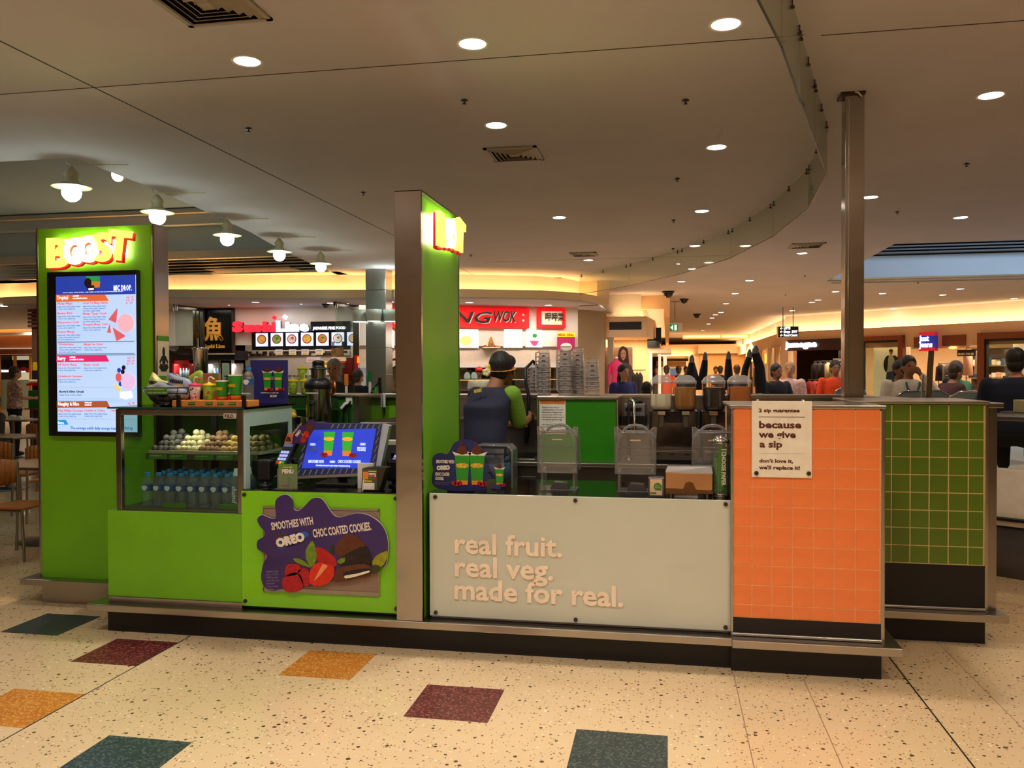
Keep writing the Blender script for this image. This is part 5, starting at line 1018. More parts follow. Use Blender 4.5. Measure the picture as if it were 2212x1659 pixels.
def bowl(x, y, z, juice, lvl, label):
    t = thing('juice_bowl', label, 'juice container', (x, y, z), 'clear drink bowls on the dispensers'); w, d, h = .082, .13, .21
    def box_ring(q, zz, n=5):
        pts = []
        for cx, cy, a0 in ((w * q - .03, d * q - .03, 0), (-w * q + .03, d * q - .03, 90), (-w * q + .03, -d * q + .03, 180), (w * q - .03, -d * q + .03, 270)):
            for i in range(n): a = math.radians(a0 + 90 * i / (n - 1)); pts.append((x + cx + .03 * math.cos(a), y + cy + .03 * math.sin(a), z + zz))
        return pts
    B().ring_loft([box_ring(.8, .0), box_ring(.9, .012), box_ring(.96, .04), box_ring(1, h)], False).build('bowl_wall', CLEARP, t)
    B().ring_loft([box_ring(.78, .003), box_ring(.88, .014), box_ring(.94, .04), box_ring(.945, lvl)], True).build('juice', juice, t)
    RIMC = glass('frosted_rim', (244, 240, 236), 2.5, .1, .3)
    B().ring_loft([box_ring(1.03, h - .01), box_ring(1.04, h), box_ring(1.03, h + .012), box_ring(.96, h + .014)], False).build('rim', RIMC, t)
    B().ring_loft([box_ring(.96, h + .012), box_ring(.85, h + .032), box_ring(.55, h + .05), box_ring(.42, h + .054)], True).build('lid', RIMC, t)
    for s in (-1, 1): bx('wall_rib', CLEARP, x + s * .04 - .008, x + s * .04 + .008, y - d - .004, y - d, z + .03, z + .15, t)
    return t
DY = 6.4; dispenser(-.135, DY, 'twin juice dispenser under milk and amber bowls'); dispenser(.25, DY, 'twin juice dispenser partly hidden by orange tiled counter')
bowl(-.048, DY + .14, 1.3, JUICE['milk'], .115, 'bowl of milk at left end of juice dispensers'); bowl(.132, DY + .14, 1.3, JUICE['amber'], .17, 'bowl of amber juice second from left on dispensers')
bowl(.345, DY + .14, 1.3, JUICE['cola'], .17, 'bowl of nearly black drink on the right dispenser'); bowl(.535, DY + .14, 1.3, JUICE['orange'], .175, 'bowl of orange brown juice at right end of dispensers')
t = thing('steel_tap', 'curved steel tap between juice dispensers and half wall', 'tap', (-.3, 6.6, BT))
B().tube([(-.3, 6.6, BT), (-.3, 6.6, BT + .42), (-.29, 6.58, BT + .48), (-.26, 6.54, BT + .46), (-.25, 6.53, BT + .2)], .014, 10).lathe((-.3, 6.6, BT), [(.035, 0), (.035, .01), (.016, .02)], 14).build('spout', CHROME, t)
t = thing('label_printer', 'grey docket printer with black top on shelf behind steel tap', 'printer', (-.22, 6.7, 1.17))
bx('body', mat('printer_grey', (120, 116, 118), .4), -.34, -.17, 6.6, 6.8, 1.24, 1.34, t, bevel=.008); bx('slot_panel', BLKP, -.325, -.2, 6.597, 6.6, 1.28, 1.31, t); B().sph((-.24, 6.7, 1.35), .045, 14, 8, (1, 1, .6)).build('top_cover', BLKP, t); bx('plinth', BLKP, -.36, -.16, 6.6, 6.82, 1.17, 1.24, t)
tag(bx('wall_shelf', STEEL, -.365, -.14, 6.55, 6.9, 1.15, 1.17), 'steel shelf carrying docket printer behind half wall', 'shelf', )
# stacked blender jugs
JUG = glass('jug_plastic', (246, 242, 240), 2.4, .1, .16); JPR = mat('jug_print', (52, 46, 46), .5)
def jug(x, y, z, label, group):
    t = thing('blender_jug', label, 'blender jug', (x, y, z), group)
    def sq(r, zz):
        pts = []
        for a0 in (45, 135, 225, 315):
            for da in (-12, 12): a = math.radians(a0 + da); pts.append((x + r * 1.25 * math.cos(a), y + r * 1.25 * math.sin(a), z + zz))
        return pts
    B().ring_loft([sq(.047, 0), sq(.046, .006), sq(.037, .14), sq(.035, .155)], False).build('jug_wall', JUG, t)
    EJ = mat('jug_edge', (214, 204, 198), .2, trans=.5)
    B().tube(sq(.0475, .004) + sq(.0475, .004)[:1], .003, 5).build('rim', EJ, t); B().tube(sq(.036, .155) + sq(.036, .155)[:1], .003, 5).build('base_rim', EJ, t)
    B().tube([(x - .04, y - .01, z + .13), (x - .066, y - .015, z + .12), (x - .068, y - .015, z + .04), (x - .046, y - .01, z + .02)], .006, 6).build('handle', EJ, t)
    bx('level_mark', JPR, x - .02, x + .02, y - .0485, y - .048, z + .05, z + .054, t); bx('level_mark', JPR, x - .012, x + .012, y - .0445, y - .044, z + .09, z + .1, t)
    return t
j0 = None
def stack(x, y, n, dz, lab):
    global j0
    for k in range(n):
        g = 'nested blender jugs, ' + lab
        l = 'clear blender jug, ' + ('lowest', 'second from bottom', 'third from bottom', 'fourth from bottom', 'fifth from bottom', 'sixth from bottom')[min(k, 5)] + ' of ' + lab
        if k == n - 1: l = 'topmost clear blender jug of ' + lab
        if j0 is None: j0 = jug(x, y, 1.408, l, g); j0.rotation_euler = (0, 0, 0)
        else: tag(dup(j0, (x, y, 1.408 + dz * k), l), group=g)
stack((-0.968, 1.427)[0], 6.6, 7, .036, 'leftmost jug stack on half wall'); stack((-0.791, 1.428)[0], 6.55, 7, .038, 'second jug stack from left'); stack((-0.708, 1.425)[0], 6.7, 7, .037, 'third jug stack from left'); stack((-0.578, 1.428)[0], 6.58, 5, .034, 'short rightmost jug stack')
stack((-1.100, 1.417)[0], 6.98, 4, .03, 'low stack behind the leftmost jugs')
# spray hose at the sink
t = thing('spray_hose', 'black flexible spray hose arching over the sink', 'hose', (-1.05, 6.8, BT))
B().tube([(-1.02, 6.88, 1.2), (-1.0, 6.86, 1.42), (-1.02, 6.8, 1.6), (-1.08, 6.72, 1.68), (-1.13, 6.66, 1.62), (-1.125, 6.64, 1.5), (-1.1, 6.62, 1.4), (-1.1, 6.6, 1.28), (-1.11, 6.6, 1.18)], .014, 10).build('hose', BLKP, t)
B().tube([(-1.11, 6.6, 1.2), (-1.115, 6.6, 1.08), (-1.12, 6.6, 1.02)], [.02, .026, .016], 10).build('spray_head', BLKP, t); B().cyl((-1.02, 6.9, 1.12), (-1.02, 6.87, 1.22), .02, n=10).build('wall_mount', STEELD, t)
# juicer
jx, jy = -2.68, 6.12; JZ = 1.14
t = thing('bench_shelf', 'dark raised shelf under juicer and citrus tub', 'shelf', (-2.8, 6.2, BT)); bx('shelf_board', STEELD, -3.1, -2.5, 6.0, 6.45, JZ - .02, JZ, t)
for x in (-3.08, -2.53): bx('leg', STEELD, x, x + .03, 6.35, 6.38, BT, JZ - .02, t); bx('leg', STEELD, x, x + .03, 6.02, 6.05, 0, JZ - .02, t)
t = thing('juicer', 'tall steel juicer with black shoulders and feed cap', 'juicer', (jx, jy, JZ))
B().lathe((jx, jy, JZ), [(.1, 0), (.1, .075), (.095, .08)], 26).build('black_base', BLKP, t); B().lathe((jx, jy, JZ), [(.097, .07), (.1, .08), (.1, .3), (.104, .34)], 30).build('body', STEELV, t)
B().lathe((jx, jy, JZ), [(.106, .325), (.11, .345), (.108, .375), (.07, .41), (.06, .412)], 30).build('shoulder', BLKP, t); B().lathe((jx, jy, JZ), [(.056, .4), (.058, .475)], 26).build('neck', STEELV, t); B().lathe((jx, jy, JZ), [(.07, .475), (.072, .486), (.05, .49), (.045, .52), (.05, .53), (.04, .545), (.001, .55)], 24).build('feed_cap', BLKP, t)
B().cyl((jx, jy - .1, JZ + .22), (jx, jy - .15, JZ + .205), .018, .014, 12).build('spout', BLKP, t); B().tube([(jx + .105, jy, JZ + .36), (jx + .135, jy - .01, JZ + .38), (jx + .135, jy - .01, JZ + .3), (jx + .105, jy, JZ + .28)], .012, 8).build('side_handle', mat('copper', (200, 120, 70), .25, 1.0), t); bx('badge', mat('juicer_badge', (190, 186, 176), .4), jx - .06, jx + .04, jy - .103, jy - .099, JZ + .29, JZ + .302, t)
bx('body_seam', STEELD, jx - .06, jx + .06, jy - .1025, jy - .09, JZ + .235, JZ + .239, t)
t = thing('juice_catch_cup', 'steel cup standing below the juicer spout', 'cup', (jx - .05, jy - .16, JZ)); B().lathe((jx - .05, jy - .14, JZ), [(.03, 0), (.036, .11), (.038, .112)], 20).build('cup', STEELV, t)
t = thing('citrus_tub', 'steel tub heaped with cut lemons left of the juicer', 'tub', (-2.93, 6.14, JZ))
B().lathe((-2.93, 6.14, JZ), [(.08, 0), (.084, .1), (.095, .105)], 24, ends=False).lathe((-2.93, 6.14, JZ), [(.08, .002), (.001, .003)], 24, ends=False).build('tub', STEELD, t)
LEM = mat('lemon_peel', (232, 190, 60), .5, var=.1, scale=60, bump=.2); LEMI = mat('lemon_flesh', (240, 214, 120), .4, var=.15, scale=40)
lem0 = None
for i, (dx, dy, dz, a) in enumerate(((-.05, -.02, .11, .3), (.0, -.04, .125, -.4), (.045, -.01, .11, .7), (.01, .03, .14, .1), (.025, -.03, .16, .9), (-.03, .02, .13, -.8), (.05, -.045, .12, .2))):
    p = Vector((-2.93 + dx, 6.14 + dy, JZ + dz)); t = thing('lemon_half', 'cut lemon half heaped in the steel tub', 'lemon', p, 'cut lemons in the steel tub')
    M = Matrix.Translation(p) @ Matrix.Rotation(a, 4, 'Y') @ Matrix.Rotation(-1.0 + a * .3, 4, 'X')
    B().lathe((0, 0, 0), [(.001, -.03), (.02, -.024), (.031, -.01), (.033, 0)], 14).xf(M).build('peel', LEM, t); B().lathe((0, 0, 0), [(.033, 0), (.031, .002), (.001, .003)], 14).xf(M).build('flesh', LEMI, t)
# kids cups stacked on the shelf top
kc = None
for i, (x, y, z) in enumerate(((-3.13, 6.62, 1.413), (-3.02, 6.62, 1.413), (-2.92, 6.62, 1.413), (-3.07, 6.68, 1.52), (-2.935, 6.68, 1.52), (-3.24, 6.62, 1.413))):
    l = ('green kids cup with yellow lid at left of shelf row', 'green kids cup with pink spot in middle of shelf row', 'green kids cup next to juicer in shelf row', 'upper left green kids cup on shelf pile', 'upper right green kids cup on shelf pile', 'green kids cup hidden behind blue poster edge')[i]
    kcup(x, y, z, l, MATS['green_print_cup'], YELLOW, YELLOW, [(0, .04, PINK), (.5, .06, ORANGE), (-.5, .02, ORANGE)], 1.18)
tag(bx('cup_riser', CLEARP, -3.14, -2.87, 6.65, 6.78, 1.413, 1.519), 'clear riser carrying the upper kids cups', 'stand')
# green end cabinet with power point, knives on the steel splashback
t = thing('green_cabinet', 'dark green cabinet end with white power point beside sink', 'cabinet', (-2.42, 6.6, BT))
bx('panel', mat('moss_green', (40, 96, 34), .45), -2.582, -2.463, 1.130, 1.403, 0, 0, t) if False else None
g = (-2.590, -2.460, 1.019, 1.414); bx('panel', mat('moss_green', (40, 96, 34), .45), g[0], g[1], 6.3, 6.84, BT, 1.4, t); bx('steel_edge', STEELV, g[1], g[1] + .05, 6.295, 6.84, BT, 1.4, t); bx('top_trim', STEEL, g[0] - .01, g[1] + .05, 6.28, 6.84, 1.4, 1.412, t)
o = (-2.525, -2.471, 1.337, 1.403); pp = bx('power_point', WHITE, o[0], o[1], 6.288, 6.3, o[2], o[3], t, bevel=.003); B().obox((o[0] - .01, 6.27, o[2] - .01), .02, .03, .055, Matrix.Rotation(.7, 3, 'Y')).build('plug', WHITE, pp)
B().tube([(o[1] - .005, 6.275, o[2] + .03), (o[0] + .02, 6.27, o[2] - .01), (o[0] - .01, 6.27, o[2] - .06), (o[0] - .02, 6.28, BT + .12)], .006, 6).tube([(o[1] - .01, 6.275, o[2] + .02), (o[1] - .02, 6.27, o[2] - .06), (o[0] + .03, 6.28, BT + .12)], .006, 6).build('cord', BLKP, pp)
t = thing('magnetic_knife_rack', 'black magnetic strip on steel splashback holding knives', 'knife rack', (-2.0, 6.88, 1.28)); o = (-2.540, -2.401, 1.301, 1.341); bx('strip', BLKP, o[0], o[1], 6.87, 6.9, o[2], o[3], t)
def knife(px, top, bot, m, label, w=4):
    pass
for (x, zt, zm, zb, m, l) in (((-2.477, 1.478)[0], (-2.477, 1.466)[1], (-2.477, 1.374)[1], (-2.478, 1.210)[1], GREENC, 'knife with bright green handle on magnetic strip'), ((-2.402, 1.410)[0], (-2.402, 1.410)[1], (-2.402, 1.290)[1], (-2.395, 1.210)[1], WHITE, 'knife with white looped handle on magnetic strip'), ((-2.515, 1.410)[0], (-2.515, 1.426)[1], (-2.515, 1.346)[1], (-2.516, 1.250)[1], BLKP, 'knife with black handle on magnetic strip')):
    t = thing('kitchen_knife', l, 'knife', (x, 6.86, zb), 'knives on the magnetic strip'); bx('handle', m, x - .011, x + .011, 6.85, 6.868, zm, zt, t, bevel=.005); B().prism([(x - .012, zm), (x + .012, zm), (x + .01, zb + .03), (x - .004, zb)], 6.866, 6.869).build('blade', CHROME, t)
def brush(px, lab, c1, c2, zt, zm, x):
    t = thing('cleaning_brush', lab, 'brush', (x, 6.96, 1.405)); B().tube([(x, 6.96, 1.405), (x, 6.96, zm)], .013, 8).build('white_handle', c2, t); B().tube([(x, 6.96, zm), (x, 6.96, zt)], .02, 8).build('sleeve', c1, t)
brush(0, 'green sleeved brush standing on kiosk rear wall', mat('bottle_green', (10, 120, 50), .4), WHITE, (-2.572, 1.602)[1], (-2.572, 1.513)[1], (-2.568, 1.448)[0]); brush(0, 'orange sleeved brush standing on kiosk rear wall', mat('amber_sleeve', (240, 140, 40), .4), WHITE, (-2.769, 1.578)[1], (-2.770, 1.480)[1], (-2.787, 1.448)[0])
t = thing('black_tap', 'small black angled tap on steel cap of rear wall', 'tap', (-2.0, 6.95, 1.405)); xx = (-2.484, 1.448)[0]; B().tube([(xx - .06, 6.95, 1.44), (xx, 6.95, 1.5), (xx + .01, 6.95, 1.54)], .012, 8).tube([(xx + .01, 6.95, 1.545), (xx + .015, 6.95, 1.405)], .016, 8).build('body', BLKP, t)
t = thing('steel_chute', 'slanted steel bench edge between till and sink', 'bench', (-2.0, 5.9, BT)); B().add([(-2.255, 5.900, 1.222), (-2.018, 6.100, 1.254), (-2.018, 6.100, 1.212), (-2.233, 5.900, 1.202)], [(0, 1, 2, 3)]).build('edge', STEEL, t); bx('panel', STEELD, -2.3, -1.6, 5.95, 6.25, .2, 1.2, t)

# ================================================================ crew member
def limb(b, pts, rad, n=12): b.tube(pts, rad, n); b.sph(pts[0], rad[0] if not isinstance(rad[0], tuple) else rad[0][0], n, 8); b.sph(pts[-1], rad[-1] if not isinstance(rad[-1], tuple) else rad[-1][0], n, 8)
def torso_rings(b, rows, n=20):
    """rows: (centre, rx, ry, rz-turn)"""
    rings = []
    for c, rx, ry, a in rows:
        rings.append([(c[0] + rx * math.cos(2 * math.pi * j / n) * math.cos(a) - ry * math.sin(2 * math.pi * j / n) * math.sin(a), c[1] + rx * math.cos(2 * math.pi * j / n) * math.sin(a) + ry * math.sin(2 * math.pi * j / n) * math.cos(a), c[2]) for j in range(n)])
    b.ring_loft(rings, True)
NAVYF = mat('navy_jersey', (32, 34, 54), .85, var=.12, scale=40, bump=.15); LIMEF = mat('lime_jersey', (112, 156, 44), .85, var=.1, scale=50); DENIM = mat('blue_apron', (44, 70, 92), .85, var=.15, scale=60); BLKF = mat('black_cloth', (22, 22, 26), .9)
px_, py_ = -1.33, 6.02
cr = t = thing('person', 'crew member from behind in navy and lime shirt with headband at sink', 'person', (px_, py_, 0))
TW = -.45                                                     # shoulders turned towards the sink at the right
hips = Vector((px_ + .0, py_, .93)); chest = Vector((px_ + .0, py_ + .05, 1.28)); sh = Vector((px_ + .02, py_ + .09, 1.43))
hd = Vector((px_ + .09, py_ + .22, 1.60))
ca, sa = math.cos(TW + .3), math.sin(TW + .3)
rs = sh + Vector((.175 * ca, .175 * sa + .03, -.015)); ls = sh + Vector((-.135 * ca + .01, -.135 * sa + .07, -.02))
relb = Vector((px_ + .225, py_ + .2, 1.2)); rwr = Vector((px_ + .265, py_ + .42, 1.225)); lelb = Vector((px_ - .07, py_ + .3, 1.18)); lwr = Vector((px_ + .14, py_ + .44, 1.18))
b = B()
torso_rings(b, [(hips + Vector((0, 0, -.06)), .155, .115, TW), (hips, .16, .12, TW), (hips + Vector((0, .01, .14)), .14, .105, TW), (chest, .165, .115, TW + .1), (sh + Vector((0, -.01, -.05)), .16, .1, TW + .2), (sh + Vector((.01, .01, .03)), .09, .075, TW)])
limb(b, [sh + Vector((.015, .015, .0)), sh.lerp(hd, .6), hd + Vector((-.01, -.02, -.04))], [.062, .056, .06])
b.sph(hd + Vector((0, 0, .02)), .092, 18, 12, (.88, 1.06, 1.15)); b.sph(hd + Vector((.02, .055, -.05)), .06, 14, 10, (.9, 1, 1.0))
b.tube([hd + Vector((.035, .10, .0)), hd + Vector((.05, .128, -.03)), hd + Vector((.04, .11, -.045))], [.012, .014, .01], 8)
for s, (sp_, el, wr) in ((1, (rs, relb, rwr)), (-1, (ls, lelb, lwr))):
    limb(b, [sp_, sp_.lerp(el, .5), el, el.lerp(wr, .35), wr], [.058, .05, .041, .04, .027])
    d = (wr - el).normalized(); pc = wr + d * .045; b.obox(pc, .03, .075, .08, d.to_track_quat('Y', 'Z').to_matrix())
    side_ = d.cross(Vector((0, 0, 1))).normalized()
    for f in range(4):
        o_ = pc + d * .035 + Vector((0, 0, .03 - f * .019)); ln = (.026, .03, .028, .022)[f]
        b.tube([pc + Vector((0, 0, (.03 - f * .019) * .9)), o_, o_ + d * ln + side_ * -.012 * s, o_ + d * ln * .9 + side_ * -.034 * s], [.0105, .0105, .0095, .008], 6)
    b.tube([wr + d * .015 + Vector((0, 0, .03)), pc + Vector((0, 0, .05)) - side_ * .018 * s, pc + d * .03 + Vector((0, 0, .045)) - side_ * .032 * s], [.012, .011, .009], 6)
for s in (-1, 1):
    hp = hips + Vector((s * .085, 0, -.05)); kn = Vector((px_ + s * .095, py_ + .03, .5)); an = Vector((px_ + s * .1, py_ - .01, .08))
    limb(b, [hp, hp.lerp(kn, .5), kn, kn.lerp(an, .35), an], [.088, .075, .058, .055, .036]); b.sph((an.x, an.y + .05, .045), .05, 12, 8, (.85, 1.9, .7))
b.build('body', SKIND, t, remesh=.011, smooth_it=3)
b = B()
torso_rings(b, [(hips + Vector((0, 0, .02)), .172, .132, TW), (hips + Vector((0, .0, .06)), .178, .135, TW), (hips + Vector((0, .0, .17)), .172, .128, TW), (chest + Vector((0, 0, -.04)), .185, .132, TW + .1), (chest + Vector((0, 0, .06)), .188, .13, TW + .15), (sh + Vector((0, -.005, -.04)), .185, .118, TW + .2), (sh + Vector((0, .0, .01)), .15, .095, TW + .2), (sh + Vector((.015, .015, .05)), .078, .072, TW)])
b.build('shirt', NAVYF, t, remesh=.014, smooth_it=5)
b = B(); limb(b, [rs + Vector((-.005, 0, .005)), rs.lerp(relb, .5), rs.lerp(relb, .86)], [.074, .07, .066]); b.build('sleeve', LIMEF, t, remesh=.012, smooth_it=3)
b = B(); limb(b, [ls, ls.lerp(lelb, .5), ls.lerp(lelb, .82)], [.074, .068, .064]); b.build('sleeve', NAVYF, t, remesh=.012, smooth_it=3)
b = B()
for s in (-1, 1):
    hp = hips + Vector((s * .08, 0, -.02)); kn = Vector((px_ + s * .095, py_ + .03, .5)); an = Vector((px_ + s * .1, py_ - .01, .1))
    limb(b, [hp, hp.lerp(kn, .5), kn, an], [.108, .094, .076, .062])
b.sph(hips + Vector((0, 0, .0)), .155, 18, 10, (1.08, .88, .8)); b.build('trousers', BLKF, t, remesh=.015, smooth_it=3)
for s in (-1, 1): B().sph((px_ + s * .1, py_ + .04, .05), .06, 14, 8, (.85, 2.0, .8)).build('shoe', BLKP, t)
# apron wraps the front and right hip, tied behind
rows = []
for zz, rr, a0, a1 in ((.975, .172, -75, 235), (.93, .18, -72, 232), (.8, .195, -60, 225), (.62, .215, -48, 220), (.48, .225, -40, 215)):
    rows.append([(px_ + rr * math.cos(math.radians(a0 + (a1 - a0) * i / 22)), py_ + .01 + rr * .8 * math.sin(math.radians(a0 + (a1 - a0) * i / 22)), zz) for i in range(23)])
k = B()
for r_, q_ in zip(rows[:-1], rows[1:]):
    k.add(r_ + q_, [(i, i + 1, i + 24, i + 23) for i in range(22)], True)
ap = k.build('apron', DENIM, t, recalc=False); md = ap.modifiers.new('thick', 'SOLIDIFY'); md.thickness = .006
B().tube([(px_ - .12, py_ - .12, .985), (px_ - .02, py_ - .148, .985), (px_ + .1, py_ - .13, .98)], .011, 6).tube([(px_ - .06, py_ - .15, .985), (px_ - .085, py_ - .165, .94), (px_ - .09, py_ - .155, .86)], .009, 6).tube([(px_ - .055, py_ - .15, .985), (px_ - .03, py_ - .165, .93), (px_ - .035, py_ - .155, .85)], .009, 6).tube([(px_ - .06, py_ - .155, .985), (px_ - .11, py_ - .17, 1.0), (px_ - .1, py_ - .165, .955), (px_ - .06, py_ - .155, .98)], .008, 6).build('apron_tie', DENIM, ap)
b = B(); b.sph(hd + Vector((-.008, -.02, .05)), .102, 20, 14, (.9, 1.06, 1.06)); b.sph(hd + Vector((-.01, -.065, .0)), .075, 16, 10, (.95, .8, 1.0)); b.sph(hd + Vector((.03, .06, .075)), .07, 14, 8, (.95, 1, .75)); b.sph(hd + Vector((.04, .1, .04)), .035, 10, 8, (1, .8, 1.2))
b.build('hair', HAIR, t, remesh=.009, smooth_it=2)
BAND = mat('patterned_headband', (200, 130, 60), .7, var=.7, scale=55)
hb = []
for i in range(25):
    a = 2 * math.pi * i / 24; hb.append(hd + Vector((-.004 + .098 * math.cos(a), -.005 + .112 * math.sin(a), .035 - .03 * math.sin(a) * -1 * .6 - .02)))
B().tube(hb, [(.004, .017)] * 25, 8).build('headband', BAND, t)
B().sph(hd + Vector((.094, -.0, -.025)), .028, 10, 8, (.35, .8, 1.15)).sph(hd + Vector((-.09, -.01, -.025)), .028, 10, 8, (.35, .8, 1.15)).build('ear', SKIND, t)
for s in (-1, 1): B().sph(hd + Vector((.02 + s * .034, .098, .012)), .011, 8, 6).build('eye', INK, t)
B().tube([hd + Vector((.005, .112, -.062)), hd + Vector((.055, .108, -.062))], .005, 6).build('mouth', mat('lips', (150, 80, 66), .5), t)
PET = mat('frangipani_yellow', (240, 214, 70), .6); 
for c_, m_ in ((Vector((-.085, -.07, .02)), PET), (Vector((-.10, -.1, -.01)), mat('cream_petal', (240, 226, 170), .6))):
    f = B()
    for i in range(5):
        a = 2 * math.pi * i / 5; f.sph(hd + c_ + Vector((.016 * math.cos(a), -.012, .016 * math.sin(a))), .017, 8, 6, (1, .5, 1))
    f.build('flower', m_, t)
text('shirt_print', 'BOOST', .03, (px_ - .065, py_ - .05, 1.44), YELLOW, t, w=.06, rot=.2, bold=.002, ext=.004)

# ================================================================ FOOD COURT SHOPS
FY = 17.2
def FR(name, m, r, y, d, par=None, **k): return bx(name, m, r[0], r[1], y - d, y, r[2], r[3], par, **k)
bx('wall_back_sushi_upper', WHITEW, -11.2, -6.25, FY, FY + .15, 2.2, 3.03, kind='structure')
bx('wall_back_sushi_kitchen', mat('kitchen_wall', (190, 176, 164), .6), -9.75, -6.0, FY + .9, FY + 1.05, 0, 3.03, kind='structure')
bx('wall_back_sushi_left', WHITEW, -9.9, -9.6, FY, FY + .12, 0, 2.25, kind='structure')
bx('wall_left_food_hall', mat('dark_slat_wall', (66, 48, 40), .7, var=.3, scale=30), -11.6, -10.4, FY + .3, FY + .45, 0, 3.03, kind='structure')
lamp('AREA', 'kitchen_light', (-7.6, FY + .5, 2.95), 34, (1, .9, .8), shape='RECTANGLE', size=3, size_y=.5)
lamp('AREA', 'frontage_light', (-8.5, FY - .6, 3.0), 20, (1, .86, .74), shape='RECTANGLE', size=5, size_y=.4)
for i in range(6):
    z = 2.42 + i * .1; bx('slat', mat('slat_brown', (86, 58, 44), .6), -11.5, -10.4, FY + .27, FY + .3, z, z + .03, bpy.data.objects['wall_left_food_hall'])
# black sushi panel
t = thing('fish_panel', 'tall black panel with golden fish character and shop name', 'sign', (-9.5, FY, 2))
r = (-10.302, -9.543, 2.020, 3.025); FR('panel', mat('black_gloss', (20, 16, 12), .15), r, FY - .02, .05, t); FR('frame', mat('dark_frame', (52, 40, 34), .4), (r[1], r[1] + .05, r[2], r[3]), FY - .02, .07, t); FR('lower_frame', mat('pale_frame', (190, 170, 140), .4), (r[0], r[1] + .05, r[2] - .03, r[2]), FY - .02, .07, t)
GOLD = mat('gold_letter', (222, 160, 66), .45, emit=(222, 150, 50), es=.12)
p0 = (-10.204, 2.355); 
try: text('character', '\u9b5a', .56, (p0[0], 17.1, p0[1]), GOLD, t, bold=.012, w=.46, ext=.015)
except Exception: pass
p0 = (-10.207, 2.137); text('panel_text', 'Sushi Line', .12, (p0[0], 17.1, p0[1]), GOLD, t, bold=.003, w=.5, ext=.008)
# lit shop name
t = thing('shop_name_sign', 'lit red and white shop name letters over the sushi counter', 'sign', (-8.2, FY, 2.3))
mat('board_black', (24, 22, 26), .3); LR = glow('lit_red', (255, 30, 50), 1.5); LW = glow('lit_white', (240, 244, 255), 2.2)
p0 = (-9.466, 2.499); pL = (-8.474, 2.487); pE = (-7.661, 2.477)
k0 = p0[0]
for ch, a, w, h in (('S', 504, 25, .30), ('u', 529, 22, .27), ('s', 551, 18, .27), ('h', 569, 20, .28), ('i', 589, 9, .28)):
    x = p0[0] + (a - 504) * (pE[0] - p0[0]) / 165; text('letter', ch, h, (x, 17.05, p0[1]), LR, t, bold=.019, w=w * .0096, ext=.03); text('letter_shadow', ch, h, (x + .015, 17.1, p0[1] - .012), MATS['board_black'], t, bold=.02, w=w * .0098, ext=.01)
for ch, a, w, h in (('L', 598, 19, .30), ('i', 618, 9, .27), ('n', 628, 20, .27), ('e', 649, 21, .27)):
    x = p0[0] + (a - 504) * (pE[0] - p0[0]) / 165; text('letter', ch, h, (x, 17.05, p0[1]), LW, t, bold=.019, w=w * .0096, ext=.03); text('letter_shadow', ch, h, (x + .015, 17.1, p0[1] - .012), MATS['board_black'], t, bold=.02, w=w * .0098, ext=.01)
B().obox((pL[0] - .01, 17.05, p0[1] + .29), .07, .06, .07, Matrix.Rotation(.6, 3, 'Y')).build('letter_dot', LR, t); B().obox((pL[0] + .24, 17.05, p0[1] + .30), .08, .06, .08, Matrix.Rotation(.6, 3, 'Y')).build('letter_dot', LW, t)
# menu light box
MATS_BB = 0
t = thing('menu_light_box', 'black sushi menu board with row of lit food pictures', 'menu board', (-7.6, FY, 2))
r = (-9.065, -6.767, 2.079, 2.488); FR('board', mat('board_black', (24, 22, 26), .3), r, FY - .03, .05, t); r2 = (-7.672, -6.764, 2.451, 2.694); FR('header', MATS['board_black'], r2, FY - .03, .05, t)
p0 = (-7.597, 2.519); text('header_text', 'JAPANESE FINE FOOD', .085, (p0[0], 17.08, p0[1]), LW, t, w=.75, bold=.002, ext=.005)
FOODC = [(200, 150, 70), (120, 150, 60), (224, 190, 180), (226, 160, 60), (190, 130, 60), (222, 222, 200), (230, 180, 150)]
LIT = glow('lit_panel', (196, 206, 255), 1.3)
for i in range(7):
    x0 = 552 + i * 32.5
    ra = (-8.961, -8.677, 2.165, 2.454); w_ = ra[1] - ra[0]; st_ = (-8.961, -8.605, 2.164, 2.454); st_ = st_[1] - st_[0]
    a = ra[0] + i * st_; pn = FR('lit_picture', LIT, (a, a + w_, ra[2], ra[3]), FY - .08, .012, t)
    c = (a + w_ / 2, (ra[2] + ra[3]) / 2 + .01)
    B().prism(ell(c[0], c[1], .11, .105, 16), FY - .098, FY - .092).build('bowl_picture', mat('bowl_red', (150, 60, 40), .4, emit=(150, 50, 30), es=.4), pn)
    B().prism(ell(c[0], c[1], .088, .085, 14), FY - .102, FY - .098).build('food_picture', mat('food_%d' % i, FOODC[i], .5, var=.5, scale=26, emit=FOODC[i], es=.35), pn)
    B().prism(ell(c[0] + .02, c[1] + .02, .035, .03, 8), FY - .105, FY - .102).build('garnish', mat('garnish_%d' % (i % 3), ((240, 220, 90), (80, 150, 50), (210, 90, 60))[i % 3], .5), pn)
for i, px in enumerate((589, 623, 654, 689)):
    c = (-8.409, 2.028); x = c[0] + (px - 589) * .0094
    cd = thing('price_card', 'white hanging price card with yellow price, number %s from left below menu board' % ('one', 'two', 'three', 'four')[i], 'price card', (x, FY - .1, c[1]), 'price cards below the sushi menu'); bx('card', PAPER, x - .085, x + .085, FY - .1, FY - .095, c[1] - .06, c[1] + .065, cd); bx('price', YELLOW, x - .04, x + .045, FY - .103, FY - .1, c[1] - .045, c[1] - .01, cd); bx('line', INK, x - .065, x + .065, FY - .103, FY - .1, c[1] + .02, c[1] + .028, cd)
